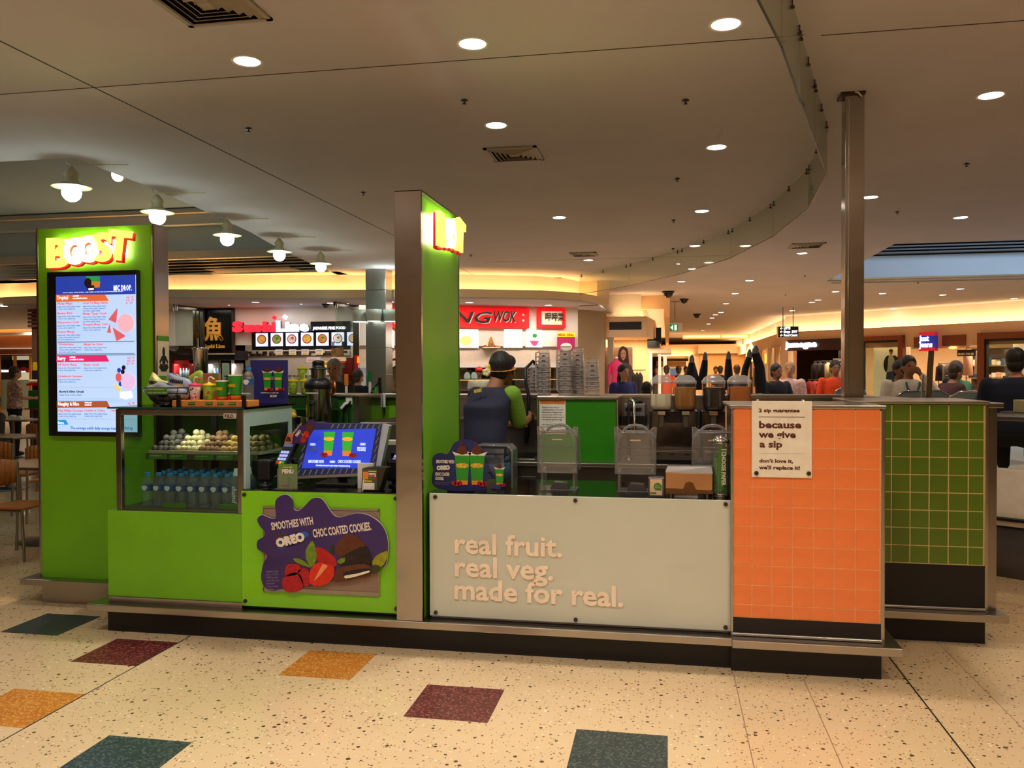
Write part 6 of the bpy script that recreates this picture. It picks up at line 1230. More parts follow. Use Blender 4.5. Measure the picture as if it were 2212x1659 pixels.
ms_ = thing('mosaic_band', 'band of dark and pale mosaic tiles behind sushi counter', 'tile band', (-7.6, FY + .89, 1.95)); r = (-9.795, -7.135, 1.968, 2.062)
bx('backing', mat('mosaic_grout', (150, 130, 118), .8), r[0], r[1], FY + .885, FY + .9, r[2] - .02, r[3] + .02, ms_)
MOS = [mat('mosaic_%d' % i, c, .25) for i, c in enumerate(((40, 30, 26), (90, 70, 58), (190, 176, 166), (70, 50, 40)))]
mt = None; n_ = int((r[1] - r[0]) / .055)
for i in range(n_):
    for j in range(2):
        me = None
        x = r[0] + .03 + i * .055; z = r[2] + .005 + j * .055
        m_ = MOS[random.randrange(4)]
        bx('tile', m_, x - .024, x + .024, FY + .872, FY + .885, z, z + .048, ms_)
sc = thing('sushi_counter', 'glass topped sushi counter with steel rail', 'counter', (-7.8, FY - .1, 0))
bx('body', mat('counter_taupe', (120, 100, 86), .5), -9.6, -6.75, FY - .4, FY + .2, 0, 1.05, sc); bx('glass_front', GLASS, -9.55, -6.5, FY - .4, FY - .39, 1.05, 1.5, sc); bx('glass_shelf', GLASS, -9.55, -6.5, FY - .4, FY + .1, 1.5, 1.51, sc); bx('rail', BLKP, -9.55, -6.5, FY - .41, FY - .38, 1.5, 1.52, sc)
for x in (-9.5, -8.5, -7.5, -6.55): bx('post', STEELD, x, x + .03, FY - .41, FY - .38, 1.05, 1.5, sc)
t = thing('handwritten_sign', 'handwritten white sign on sushi counter glass', 'sign', (-7.6, FY - .2, 1.6)); r = (-7.695, -7.376, 1.809, 1.921); FR('sheet', mat('pinkish_paper', (232, 214, 208), .7), r, 16.96, .005, t); p0 = (-7.652, 1.830); text('sign_text', 'OVER $10 cash', .05, (p0[0], 16.93, p0[1]), RED, t, w=.2, ext=.002)
t = thing('lucky_ornament', 'small golden lucky ornament on white ledge of sushi shop', 'ornament', (-6.9, FY - .2, 1.7)); c = (-7.271, 1.729); B().lathe((c[0], 17.0, c[1] - .08), [(.06, 0), (.07, .03), (.05, .08), (.03, .1), (.045, .13), (.03, .17), (.005, .19)], 10).build('figure', mat('gold_figure', (220, 176, 70), .3, .6), t); bx('ledge', WHITE, c[0] - .35, c[0] + .1, FY - .3, FY + .1, c[1] - .2, c[1] - .08, t)
t = thing('noodle_poster', 'dark framed noodle photo above white caption card', 'poster', (-6.6, 17.1, 1.9)); r = (-7.151, -6.867, 1.917, 2.109); FR('picture', mat('noodle_photo', (120, 80, 40), .4, var=.7, scale=18), r, 17.02, .01, t); FR('caption', PAPER, (r[0], r[1] + .06, r[2] - .09, r[2] - .01), 17.02, .01, t); bx('hanger', STEELD, r[0] + .02, r[0] + .04, 17.005, 17.21, r[3], 2.25, t); bx('hanger', STEELD, r[1] - .04, r[1] - .02, 17.005, 17.21, r[3], 2.25, t)
p0 = (-7.132, 1.848); text('caption_text', '7  Tuna Sashimi', .035, (p0[0], 17.0, p0[1] + .0), INK, t, ext=.002, w=.2)
# fridges
def fridge(x0, x1, y, z1, label, m, rowcol, frame_lit=True):
    t = thing('drinks_fridge', label, 'fridge', ((x0 + x1) / 2, y, 0)); b = B()
    b.box(x0, x0 + .04, y, y + .6, 0, z1).box(x1 - .04, x1, y, y + .6, 0, z1).box(x0, x1, y + .56, y + .6, 0, z1).box(x0 + .04, x1 - .04, y, y + .56, 0, .12).box(x0, x1, y, y + .6, z1 - .06, z1); b.build('cabinet', m, t)
    bx('glass_door', GLASS, x0 + .05, x1 - .05, y - .01, y - .005, .15, z1 - .08, t); bx('door_handle', WHITE, x0 + .06, x0 + .085, y - .04, y - .01, .7, 1.4, t)
    lamp('AREA', 'fridge_light', ((x0 + x1) / 2, y + .12, z1 - .08), 6, (.9, .95, 1), shape='RECTANGLE', size=.5, size_y=.1)
    for s in range(5):
        z = .35 + s * (z1 - .45) / 5; bx('shelf', STEELD, x0 + .04, x1 - .04, y + .05, y + .55, z, z + .01, t)
    return t
bt0 = {}
def cans(x0, x1, y, z, cols, lab, grp):
    n = int((x1 - x0 - .12) / .075)
    for i in range(n):
        c = cols[i % len(cols)]
        if c not in bt0:
            o = B().lathe((0, 0, 0), [(.028, 0), (.031, .01), (.031, .13), (.012, .17), (.012, .2), (.001, .2)], 8).build('drink_bottle', mat('drink_%d_%d_%d' % c, c, .3, var=.3, scale=30), org=(0, 0, 0)); bt0[c] = o.data
        else: o = bpy.data.objects.new('drink_bottle', bt0[c]); C.objects.link(o)
        o.location = (x0 + .1 + i * .075, y + .16, z); tag(o, lab, 'bottle', grp)
r = (-10.109, -9.806, 1.638, 1.899); f1 = (r[0], r[1])
def gx(px): return ((-15.559, 1.768)[0], 0)[0]
xa = (-10.213, 1.743)[0]; xb = (-9.873, 1.742)[0]; xc = (-9.613, 1.741)[0]
bx('door_lintel_1', MATS['board_black'], xa - .1, xc + .12, FY - .05, FY + .6, 1.86, 2.08, kind='structure') if False else tag(bx('fridge_header', MATS['board_black'], xa - .1, xc + .12, FY - .05, FY + .55, 1.87, 2.08), 'black header panel above the pair of drinks fridges', 'panel')
fridge(xa, xb - .01, FY, 1.86, 'left drinks fridge of the pair under fish panel', mat('fridge_silver', (190, 176, 164), .4, .3), 0); fridge(xb, xc, FY, 1.86, 'right drinks fridge of the pair under fish panel', MATS['fridge_silver'], 0)
for k, (a, b_, cs, l, g) in enumerate(((xa, xb - .01, [(200, 210, 220), (90, 140, 190), (230, 230, 230)], 'clear or blue drink bottle in left sushi shop fridge', 'bottles in left fridge'), (xb, xc, [(150, 50, 40), (60, 50, 50), (190, 80, 60)], 'red or dark drink bottle in right sushi shop fridge', 'bottles in right fridge'))):
    for s in range(2, 5): cans(a, b_, FY, .36 + s * (1.86 - .45) / 5, cs, l, g)
xd = (-10.870, 1.745)[0]; xe = (-10.417, 1.743)[0]
fridge(xd, xe, 16.9, 1.86, 'red drinks fridge beside the slatted dark wall', RED, 0)
for s in range(2, 5): cans(xd, xe, 16.9, .36 + s * (1.86 - .45) / 5, [(220, 225, 230), (150, 170, 190), (200, 205, 200)], 'pale drink bottle in the red fridge', 'bottles in red fridge')
t = thing('plate_poster', 'grey poster of fries on white plates on dark wall', 'poster', (-10.6, FY + .2, 2)); r = (-11.189, -10.707, 2.041, 2.520); FR('sheet', mat('poster_slate', (84, 74, 76), .6), r, 17.42, .02, t)
for px, pz, m_ in ((373, 727, (214, 160, 70)), (394, 727, (190, 150, 120)), (369, 750, (200, 206, 224))):
    c = (-15.521, 10.419) if False else None
for c, m_ in (((-11.097, 2.414), (214, 160, 70)), ((-10.853, 2.411), (196, 150, 120)), ((-11.146, 2.171), (196, 204, 224))):
    B().prism(ell(c[0], c[1], .13, .09, 16), 17.38, 17.395).build('plate_picture', WHITE, t); B().prism(ell(c[0], c[1] + .01, .1, .065, 12), 17.37, 17.38).build('food_picture', mat('fries_%d' % m_[2], m_, .6, var=.4, scale=40), t)
# folding glass screens
def gscreen(x, y0, y1, label):
    t = thing('glass_partition', label, 'glass screen', (x, (y0 + y1) / 2, 0)); bx('pane', GLASS, x - .006, x + .006, y0, y1, .1, 2.95, t); bx('top_channel', STEELD, x - .02, x + .02, y0 - .05, y1, 2.95, 3.03, t); bx('rear_post', STEELD, x - .04, x + .04, y1, y1 + .08, 0, 3.03, t)
    bx('bottom_channel', STEELD, x - .02, x + .02, y0, y1, 0, .1, t); B().cyl((x, y0, 2.9), (x, y0, 3.03), .05, n=10).build('hanger', STEEL, t)
gscreen((-10.206, 2.621)[0], 16.0, 17.0, 'tall glass screen left of fish panel'); gscreen((-6.670, 2.584)[0], 16.1, 17.2, 'tall glass screen at right end of menu board')
t = thing('steel_posts', 'pair of slim steel posts beside black fish panel', 'post', ((-10.383, 2.678)[0], 17.1, 0)); c = (-10.417, 2.679)[0]
for dx in (0, .085): bx('post', STEELV, c + dx - .03, c + dx + .03, 17.05, 17.1, 0, 3.03, t)
# corner post and red machine by the column
tag(bx('corner_post', STEELV, (-6.568, 2.621)[0] - .08, (-6.568, 2.621)[0] + .1, 17.0, 17.15, 0, 3.03), 'steel corner post between sushi shop and steel column', 'post')
tag(bx('red_banner', mat('deep_red', (140, 20, 30), .5), (-7.089, 1.628)[0], (-6.738, 1.627)[0], 17.18, 17.24, 0, 1.9), 'deep red panel at right end of sushi shop', 'panel')
t = thing('slush_machine', 'red fridge with glowing orange top beside steel column', 'fridge', ((-6.409, 1.823)[0], 16.95, 0)); c = (-6.399, 1.823)[0]
bx('cabinet', RED, c - .2, c + .12, 16.95, 17.4, 0, 1.95, t); bx('lit_header', glow('lit_orange', (255, 130, 30), 1.4), c - .13, c + .1, 16.93, 16.95, 1.78, 1.92, t); bx('door_window', mat('pale_window', (190, 196, 200), .3, emit=(190, 200, 210), es=.25), c - .06, c + .1, 16.93, 16.95, .5, 1.68, t)
# steel clad column with ring light
cx0, cx1 = (-5.667, 2.507)[0], (-5.268, 2.501)[0]
t = thing('steel_column', 'square steel clad column with white collar lamps', 'column', ((cx0 + cx1) / 2, 16, 0)); CST = steel('column_steel', (176, 178, 172), .3, False)
for i, (z0, z1) in enumerate(((0, .9), (.905, 1.55), (1.555, 2.05), (2.055, 2.65), (2.655, 3.15), (3.155, ZC))): bx('cladding', CST, cx0, cx1, 15.15, 15.55, z0, z1, t, bevel=.006)
for dx, dy in ((-.2, -.02), (.12, -.12), (.42, .0)):
    B().lathe((cx0 + .1 + dx, 15.12 + dy, 2.55), [(.13, 0), (.15, .12), (.15, .22), (.02, .23)], 18).build('collar_lamp', mat('collar_white', (200, 206, 200), .4), t); B().lathe((cx0 + .1 + dx, 15.12 + dy, 2.545), [(.001, 0), (.125, 0), (.125, .01)], 16).build('lamp_lens', glow('collar_lens', (246, 255, 240), 4), t)
lamp('POINT', 'column_wash', (cx0 + .5, 14.9, 3.25), 12, (.8, 1, .9), shadow_soft_size=.1)

# ---------------------------------------------------------------- noodle shop, set at an angle
WA = Vector((-5.838, 16.944, 3.030)); WB = Vector((-2.230, 18.852, 3.030)); wd = (WB - WA); wl_len = math.hypot(wd.x, wd.y); wang = math.atan2(wd.y, wd.x)
WAM = Matrix.Translation((WA.x, WA.y, 0)) @ Matrix.Rotation(wang, 4, 'Z')
def wok(o):
    """put a mesh built in shop coordinates (u along front, v into shop) in its place"""
    return o
def wb(name, m, u0, u1, v0, v1, z0, z1, par=None, **k):
    return B().box(u0, u1, v0, v1, z0, z1).xf(WAM).build(name, m, par, **k)
def wpoly(name, m, poly, v0, v1, par): return B().prism(poly, v0, v1).xf(WAM).build(name, m, par)
def wthing(name, label, cat, u, v, z, group=None): return thing(name, label, cat, WAM @ Vector((u, v, z)), group)
def wtext(name, s, size, u, v, z, m, par, **k):
    return text(name, s, size, WAM @ Vector((u, v, z)), m, par, rz=wang, **k)
def K(px, py): return None
wb('wall_back_noodle', WHITEW, -.6, wl_len + .25, 0, .1, 2.15, 3.03, kind='structure'); wb('wall_back_noodle_rear', mat('rear_peach', (226, 196, 170), .7), -.6, wl_len + .25, .6, .7, 0, 2.2, kind='structure')
wb('trim_noodle_band', WHITEW, -.6, wl_len + .25, .02, .58, 1.68, 1.76, kind='structure')
Q = lambda u: u
lamp('AREA', 'noodle_light', WAM @ Vector((2.6, .3, 2.12)), 40, (1, .86, .72), shape='RECTANGLE', size=3.5, size_y=.3, rot=(0, 0, wang)); lamp('AREA', 'noodle_front_light', WAM @ Vector((2.6, -.7, 2.98)), 40, (1, .86, .72), shape='RECTANGLE', size=4, size_y=.3, rot=(0, 0, wang))
t = wthing('noodle_sign', 'long red sign with black brush letters over the noodle shop', 'sign', 2, 0, 2.6)
SR_ = glow('lit_sign_red', (222, 14, 20), .9); u0, z0 = (0.675, 2.557); u1, z1 = (3.129, 2.991)
wb('board', SR_, u0 - .3, u1, -.1, -.001, z0, z1, t); BR = mat('brush_black', (22, 16, 16), .4)
a = (0.837, 2.639); b_ = (2.246, 2.658); c = (2.289, 2.669); d = (2.802, 2.676)
wtext('sign_letter', 'KING', .34, a[0], -.125, a[1], PAPER, t, w=b_[0] - a[0], shear=.25, bold=.004, ext=.01); wtext('sign_letter', 'KING', .34, a[0] - .02, -.15, a[1] + .02, BR, t, w=b_[0] - a[0], shear=.25, bold=.004, ext=.01)
wtext('sign_letter', 'WOK', .34, c[0], -.125, c[1], PAPER, t, w=d[0] - c[0], shear=.25, bold=.004, ext=.01); wtext('sign_letter', 'WOK', .34, c[0] - .02, -.15, c[1] + .02, BR, t, w=d[0] - c[0], shear=.25, bold=.004, ext=.01)
for pz in ((2.987, 2.844), (2.987, 2.720)): wpoly('stud', PAPER, ell(pz[0], pz[1], .025, .025, 10), -.115, -.1, t)
for n, (p0, p1, l) in enumerate((((3.336, 2.569), (4.003, 3.008), 'red framed cream sign with black characters right of noodle sign'), ((0.037, 2.529), (0.576, 2.943), 'red framed cream sign half hidden behind steel blade pillar'))):
    t = wthing('character_sign', l, 'sign', (p0[0] + p1[0]) / 2, 0, p0[1]); wb('red_frame', SR_, p0[0], p1[0], -.08, -.001, p0[1], p1[1], t); wb('cream_panel', mat('cream_lit', (240, 214, 180), .5, emit=(240, 210, 170), es=.3), p0[0] + .09, p1[0] - .09, -.09, -.08, p0[1] + .07, p1[1] - .07, t)
    wtext('characters', '\u5477\u5477\u6a02', .2, p0[0] + .16, -.1, p0[1] + .17, BR, t, w=.46, bold=.004, ext=.004)
LWH = glow('lit_menu_white', (255, 246, 236), 2.4)
mnu = (((1088, 750), (1128, 712), 'blank overexposed lit menu panel of noodle shop', None), ((1136, 749), (1172, 713), 'lit menu panel with green topped bowl picture', (214, 70, 110)), ((975, 750), (1033, 712), 'lit menu panel with pale yellow noodle picture', (230, 226, 110)), ((880, 750), (922, 713), 'lit menu panel hidden behind blade pillar', None), ((842, 750), (872, 713), 'lit menu panel left of blade pillar by plants', None))
for n, (p0, p1, l, cc) in enumerate((((2.575, 2.129), (2.997, 2.524), 'blank glaring lit menu panel of noodle shop', None), ((3.094, 2.142), (3.468, 2.519), 'lit menu panel with pink bowl picture in noodle shop', (214, 70, 110)), ((1.221, 2.122), (1.981, 2.512), 'lit menu panel with pale yellow noodles, partly behind blade pillar', (230, 226, 110)), ((0.192, 2.117), (0.334, 2.483), 'narrow lit menu panel just left of blade pillar', None), ((0.014, 2.116), (0.115, 2.481), 'narrow lit menu panel beside steel column', None))):
    t = wthing('lit_menu_panel', l, 'menu board', (p0[0] + p1[0]) / 2, .02, p0[1], 'lit menu panels of the noodle shop'); wb('panel', LWH, p0[0], p1[0], .0, .05, p0[1], p1[1], t); wb('panel_frame', WHITE, p0[0] - .02, p1[0] + .02, .02, .06, p0[1] - .02, p1[1] + .02, t)
    if cc:
        cu, cz = (p0[0] + p1[0]) / 2 + (.1 if n == 2 else 0), (p0[1] + p1[1]) / 2
        if n == 1: wpoly('bowl_picture', mat('pic_pink', cc, .5, emit=cc, es=.6), [(cu - .12, cz - .05), (cu + .12, cz - .05), (cu + .04, cz - .17), (cu - .03, cz - .17)], -.008, 0, t); wpoly('herb_picture', GREENC, ell(cu + .01, cz + .06, .06, .05, 8), -.008, 0, t)
        else: wpoly('noodle_picture', mat('pic_yellow', cc, .5, emit=cc, es=.9), ell(cu, cz - .05, .14, .11, 14), -.008, 0, t)
wb('wall_back_noodle_menu', mat('menu_wall', (232, 206, 184), .7), -.6, wl_len + .2, .06, .1, 1.74, 2.2, kind='structure')
p0 = (2.075, 2.127); p1 = (2.458, 2.508); nt_ = wthing('shrine_niche', 'brown lined niche between lit menu panels', 'niche', (p0[0] + p1[0]) / 2, .0, p0[1]); wb('lining', mat('niche_brown', (120, 80, 58), .7), p0[0], p1[0], .04, .055, p0[1], p1[1], nt_); wb('niche_floor', WHITEW, p0[0], p1[0], -.1, .05, p0[1] - .02, p0[1], nt_)
cu, cz = (p0[0] + p1[0]) / 2, p0[1]
t = wthing('shrine_figure', 'small dark and gold seated shrine figure in niche', 'figurine', cu, -.02, cz); B().lathe(WAM @ Vector((cu, -.02, cz)), [(.07, 0), (.075, .03), (.06, .1), (.035, .15), (.032, .18), (.03, .2), (.002, .23)], 12, sy=.7).build('figure', mat('antique_gold', (150, 110, 50), .4, .4, var=.6, scale=30), t)
t = wthing('candle', 'small red candle beside shrine figure', 'candle', cu - .13, -.02, cz); B().cyl(WAM @ Vector((cu - .13, -.02, cz)), WAM @ Vector((cu - .13, -.02, cz + .05)), .02, n=8).build('wax', RED, t); B().sph(WAM @ Vector((cu - .13, -.02, cz + .07)), .014, 6, 5, (1, 1, 1.6)).build('flame', glow('flame', (255, 140, 40), 4), t)
for dx, m_, l in ((.08, RED, 'red fruit offering in shrine niche'), (.14, ORANGE, 'orange fruit offering in shrine niche')): tag(B().sph(WAM @ Vector((cu + dx, -.03, cz + .025)), .025, 8, 6).build('offering_fruit', m_), l, 'fruit')
# noodle counter with bain marie
t = wthing('noodle_counter', 'steel heated food counter of the noodle shop', 'counter', 2.5, -.5, 0)
wb('body', mat('dark_counter', (40, 30, 28), .4), 0, wl_len, -.7, .0, 0, 1.18, t); wb('steel_top', STEEL, 0, wl_len, -.72, 0, 1.18, 1.22, t); wb('glass_front', GLASS, .0, wl_len, -.7, -.69, 1.22, 1.62, t); wb('glass_top', GLASS, 0, wl_len, -.7, -.3, 1.62, 1.63, t); wb('heat_shelf', STEEL, 0, wl_len, -.5, -.2, 1.42, 1.44, t)
wb('heat_strip', glow('heat_lamp', (255, 150, 60), 3), .1, wl_len - .1, -.42, -.36, 1.405, 1.415, t)
for px, l, c0, c1 in ((1028, 'maroon price notice standing on noodle counter', (110, 24, 40), (240, 200, 60)), (1012, 'white notice sheet behind noodle counter', (236, 226, 220), (210, 60, 50))): pass
for p0, p1, l, c0, c1 in (((1.862, 1.618), (2.052, 1.852), 'maroon poster with yellow heading behind noodle counter', (110, 30, 44), (240, 200, 60)), ((1.695, 1.619), (1.852, 1.781), 'white notice sheet left of maroon poster', (236, 226, 220), (220, 150, 130)), ((1.612, 1.720), (1.686, 1.882), 'grey notice with blue picture by blade pillar', (150, 150, 166), (90, 100, 170)), ((3.652, 1.383), (3.866, 2.063), 'yellow poster with red lettering behind the jugs', (240, 190, 40), (214, 50, 40))):
    t = wthing('poster', l, 'poster', (p0[0] + p1[0]) / 2, .55, p0[1]); wb('sheet', mat('poster_%d_%d_%d' % c0, c0, .6), p0[0], p1[0], .54, .55, p0[1], p1[1], t); h = p1[1] - p0[1]; wb('heading', mat('heading_%d_%d_%d' % c1, c1, .6), p0[0] + .02, p1[0] - .02, .53, .54, p1[1] - h * .25, p1[1] - h * .08, t)
p0 = (3.788, 2.062); p1 = (4.215, 2.464); t = wthing('meal_deal_poster', 'magenta poster with yellow heading at end of noodle shop', 'poster', (p0[0] + p1[0]) / 2, -.1, p0[1]); wb('sheet', mat('magenta_poster', (170, 40, 90), .5, emit=(170, 40, 90), es=.2), p0[0], p1[0], -.11, -.1, p0[1], p1[1], t); wb('heading', mat('poster_yellow', (250, 214, 30), .5, emit=(250, 214, 30), es=.4), p0[0], p1[0], -.12, -.11, p1[1] - .1, p1[1], t); wpoly('plate_picture', PAPER, ell((p0[0] + p1[0]) / 2, p0[1] + .08, .14, .09, 14), -.12, -.11, t)
wtext('poster_text', 'MEAL DEAL', .08, p0[0] + .02, -.125, p1[1] - .08, RED, t, w=p1[0] - p0[0] - .05, bold=.002, ext=.001)
p0 = (1.999, 1.770); p1 = (2.371, 1.975); t = wthing('clock_sign', 'black board with glowing lettering behind crew members head', 'sign', (p0[0] + p1[0]) / 2, .5, p0[1]); wb('board', MATS['board_black'], p0[0], p1[0] + .1, .48, .55, p0[1] - .35, p1[1] + .02, t); wtext('lit_text', 'BUBBLE TEA', .11, p0[0] + .08, .47, p0[1] + .05, glow('lit_cream', (255, 240, 170), 2.5), t, w=.4, bold=.004, ext=.004)
p0 = (2.993, 1.304); p1 = (3.345, 1.946); t = wthing('kitchen_doorway', 'wooden framed service doorway in noodle shop', 'door frame', (p0[0] + p1[0]) / 2, .58, 0); wb('frame', WOODD, p0[0] - .06, p0[0], .56, .6, 0, p1[1], t); wb('frame', WOODD, p1[0], p1[0] + .06, .56, .6, 0, p1[1], t); wb('frame_head', WOODD, p0[0] - .06, p1[0] + .06, .56, .6, p1[1], p1[1] + .06, t)
for i, (px, l) in enumerate(((1008, 'left upright white plate on noodle counter'), (1022, 'right upright white plate on noodle counter'))):
    p = ((1.673, 1.487), (1.830, 1.486))[i]; t = wthing('display_plate', l, 'plate', p[0], -.2, p[1] - .09, 'upright plates on the noodle counter'); wpoly('plate', WHITE, ell(p[0], p[1], .07, .095, 16), -.22, -.2, t)
# plant beside the column
t = wthing('potted_plant', 'leafy green plant with red flowers beside steel column', 'plant', .15, -1.2, 0); LF = mat('glossy_leaf', (28, 84, 36), .3, var=.4, scale=12); RF = mat('red_flower', (236, 60, 36), .4)
pc = WAM @ Vector((.36, -1.1, 0)); B().lathe(pc, [(.16, 0), (.22, .45), (.24, .46), (.001, .44)], 16).build('pot', mat('charcoal_pot', (50, 44, 42), .6), t); B().cyl(pc, pc + Vector((0, 0, 1.9)), .02, n=6).build('stem', mat('stem_brown', (70, 60, 36), .7), t)
for i in range(46):
    a = random.random() * 6.28; z = .7 + random.random() * 1.4; rr = .1 + random.random() * .28; c = pc + Vector((math.cos(a) * rr, math.sin(a) * rr, z)); m = Euler((random.uniform(-.7, .7), random.uniform(-.7, .7), a)).to_matrix().to_4x4(); m.translation = c
    L_, w_ = .16 + random.random() * .08, .055
    B().add([(-.02, 0, 0), (L_ * .35, -w_, .015), (L_ * .8, -w_ * .6, .01), (L_, 0, -.03), (L_ * .8, w_ * .6, .01), (L_ * .35, w_, .015), (L_ * .45, 0, -.012)], [(0, 1, 6), (1, 2, 6), (2, 3, 6), (3, 4, 6), (4, 5, 6), (5, 0, 6)], True).xf(m).build('leaf', LF if i % 9 else RF, t, recalc=False)
# taupe pier right of the noodle shop
pr = (-2.102, 19.318, 3.030), (-1.396, 19.483, 3.030)
B().slab([(pr[0][0], pr[0][1]), (-1.5, 20.2), (-1.5, 23), (-2.6, 23), (-2.6, 19.2)], 0, 3.03).build('wall_right_food_court', TAUPE, org=(0, 0, 0), kind='structure')
# ---------------------------------------------------------------- shop at the far left behind the seating
bx('wall_back_jeweller', mat('peach_fascia', (230, 150, 96), .7), -26, -14.5, 25.3, 25.5, 2.25, ZC, kind='structure')
bx('trim_cove_jeweller', WHITEW, -26, -14.5, 24.4, 25.2, 2.86, 2.95, kind='structure'); bx('trim_cove_tube', MATS['cove_tube_glow'], -26, -15, 24.95, 25.05, 2.952, 2.955, kind='structure')
p = (-22.128, 2.195); q = (-21.541, 2.398)
t = thing('jeweller_fascia', 'pale shop fascia lettered in thin capitals behind the tables', 'sign', (-18, 25.2, 2)); r = (-23.160, -21.504, 2.234, 2.461); FR('board', mat('pale_fascia', (240, 220, 206), .5, emit=(240, 216, 196), es=.35), r, 25.25, .05, t); p0 = (-22.039, 2.272); text('fascia_text', 'PANDORA', .17, (p0[0], 25.15, p0[1]), mat('grey_ink', (120, 84, 70), .5), t, w=.52, ext=.01, bold=.001)
tag(bx('timber_band', WOODD, -26, -14.5, 25.15, 25.28, 2.24, 2.42), 'reddish timber band above pale fascia at far left', 'panel')
r = (-23.273, -21.666, 0.877, 2.209); t = thing('shop_window', 'bright jewellery shop window with red decorations at far left', 'shop window', (-18, 25.3, 0)); bx('backdrop', mat('window_bright', (240, 214, 190), .6, emit=(250, 220, 190), es=.5), r[0], r[1], 26.3, 26.35, 0, r[3], t); bx('glass_pane', GLASS, r[0], r[1], 25.3, 25.31, .3, r[3], t)
for px in ((-22.926, 1.685)[0], (-22.297, 1.683)[0], (-21.673, 1.681)[0]): bx('mullion', WOODO, px - .04, px + .05, 25.28, 25.34, 0, r[3], t)
bx('dark_screen', DARK, r[0], r[1] - .1, 25.6, 25.65, 1.75, 2.05, t); bx('bench', WHITE, r[0], r[1], 25.5, 26, 0, 1.35, t); bx('light_strip', glow('strip_white', (255, 246, 240), 2.5), r[0], r[1] - .2, 25.7, 25.72, 1.62, 1.7, t)
for i, px in enumerate(((-22.291, 1.796)[0], (-22.126, 1.731)[0], (-21.959, 1.811)[0], (-21.832, 1.713)[0])): B().sph((px, 25.5, 1.68 + .05 * (i % 2)), .08, 8, 6).build('red_decoration', RED, t)
lamp('AREA', 'fascia_fill', (-18, 24.2, 3.0), 160, (1, .82, .62), shape='RECTANGLE', size=6, size_y=.5)  # added fill that lifts the dark fascia, no visible fitting
lamp('AREA', 'shop_window_light', (-18, 25.8, 2.1), 110, (1, .9, .78), shape='RECTANGLE', size=4, size_y=.5)
t = thing('timber_pier', 'dark timber pier with stacked red brown slats behind lime tower', 'pier', (-11.6, 16.9, 0)); r = (-14.094, -13.840, 0.609, 2.852); bx('pier', mat('pier_brown', (110, 74, 48), .7), r[0], r[1] + .4, 16.5, 16.9, 0, 3.03, t)
for i in range(5): bx('slat', mat('red_brown_slat', (140, 84, 72), .5), r[0] - .03, r[1] + .4, 16.42, 16.5, 2.62 + i * .085, 2.68 + i * .085, t)
t = thing('yellow_notice', 'yellow notice sheet on timber pier behind lime tower', 'notice', (-11.3, 16.45, 1.6)); FR('sheet', YELLOW, (-14.023, -13.860, 1.652, 1.839), 16.45, .01, t)

# ================================================================ MALL WALKWAY AND CLOTHES SHOPS AT THE RIGHT
# left bulkhead with warm cove and fashion shop
WCOVE = glow('walkway_cove', (255, 206, 140), 24)
PEACH = mat('peach_plaster', (236, 198, 158), .85, var=.03, scale=1)
lb = bx('wall_left_walkway_bulkhead', PEACH, -2.6, .06, 22.0, 22.15, 3.2, ZC, kind='structure'); bx('return', PEACH, -.09, .06, 22.15, 62, 3.0, ZC, lb)
fa = B().slab([(-2.6, 20.5), (-.5, 20.5), (-.32, 22.4), (-.32, 50), (-2.6, 50)], 2.42, 2.92).build('wall_left_walkway', PEACH, org=(0, 0, 0), kind='structure')
B().slab([(-1.4, 20.49), (-.62, 20.49), (-.62, 20.5), (-1.4, 20.5)], 2.6, 2.79).build('dark_band', DARK, fa)
bx('cove_strip', WCOVE, -1.3, -.75, 21.2, 21.3, 2.925, 2.93, fa); bx('cove_strip', WCOVE, -.62, -.54, 21.2, 50, 2.925, 2.93, fa)
bx('inner', WHITEW, -2.6, -.66, 21.5, 50, 2.92, ZC, fa)
# fashion shop under it
t = thing('fashion_shopfront', 'bright fashion shopfront with white fins left of walkway', 'shopfront', (-.8, 21, 0))
bx('rear_wall', mat('shop_cream', (236, 200, 150), .6), -2.2, -.4, 22.6, 22.7, 0, 2.42, t); bx('pier', TAUPE, -1.44, -1.3, 20.5, 20.7, 0, 2.42, t)
lamp('AREA', 'fashion_light', (-.9, 21.5, 2.38), 50, (1, .8, .55), shape='RECTANGLE', size=1.2, size_y=1.6)
for px in (1410, 1432, 1444): pass
for i, x in enumerate((-.47, -.25, -.12)): bx('white_fin', mat('lit_fin', (255, 240, 220), .5, emit=(255, 226, 190), es=.9), x, x + (.07 if i != 2 else .1), 22.2 + i * 1.2, 22.6 + i * 1.2, .3, 2.05, t)
bx('canopy', mat('canopy_cream', (240, 214, 186), .6), -.5, .1, 22.2, 25, 2.06, 2.2, t); bx('black_screen', BLKP, -.52, -.2, 22.1, 22.2, 2.2, 2.45, t); bx('black_speaker', BLKP, -.3, -.16, 22.05, 22.2, 2.3, 2.72, t)
r = (-1.257, -0.749, 1.151, 2.180); t = thing('portrait_poster', 'large poster of long haired woman in grey in fashion shop', 'poster', (-1.0, 20.8, 1)); bx('sheet', mat('poster_beige', (206, 160, 130), .6), r[0] - .3, r[1] - .1, 20.8, 20.83, .6, r[3], t)
c = (-1.076, 2.007)
def PV(name, m, poly, lv): B().prism(spline([(c[0] + a, c[1] + b) for a, b in poly], 3), 20.79 - lv * .004, 20.793 - lv * .004).build(name, m, t)
PV('hair_print', HAIRB, [(-.02, .2), (.1, .13), (.13, -.1), (.12, -.3), (-.1, -.3), (-.14, -.1), (-.1, .12)], 0); PV('face_print', mat('print_skin', (206, 150, 116), .6), [(0, .12), (.06, .06), (.06, -.06), (.02, -.14), (-.02, -.14), (-.06, -.05), (-.055, .06)], 2)
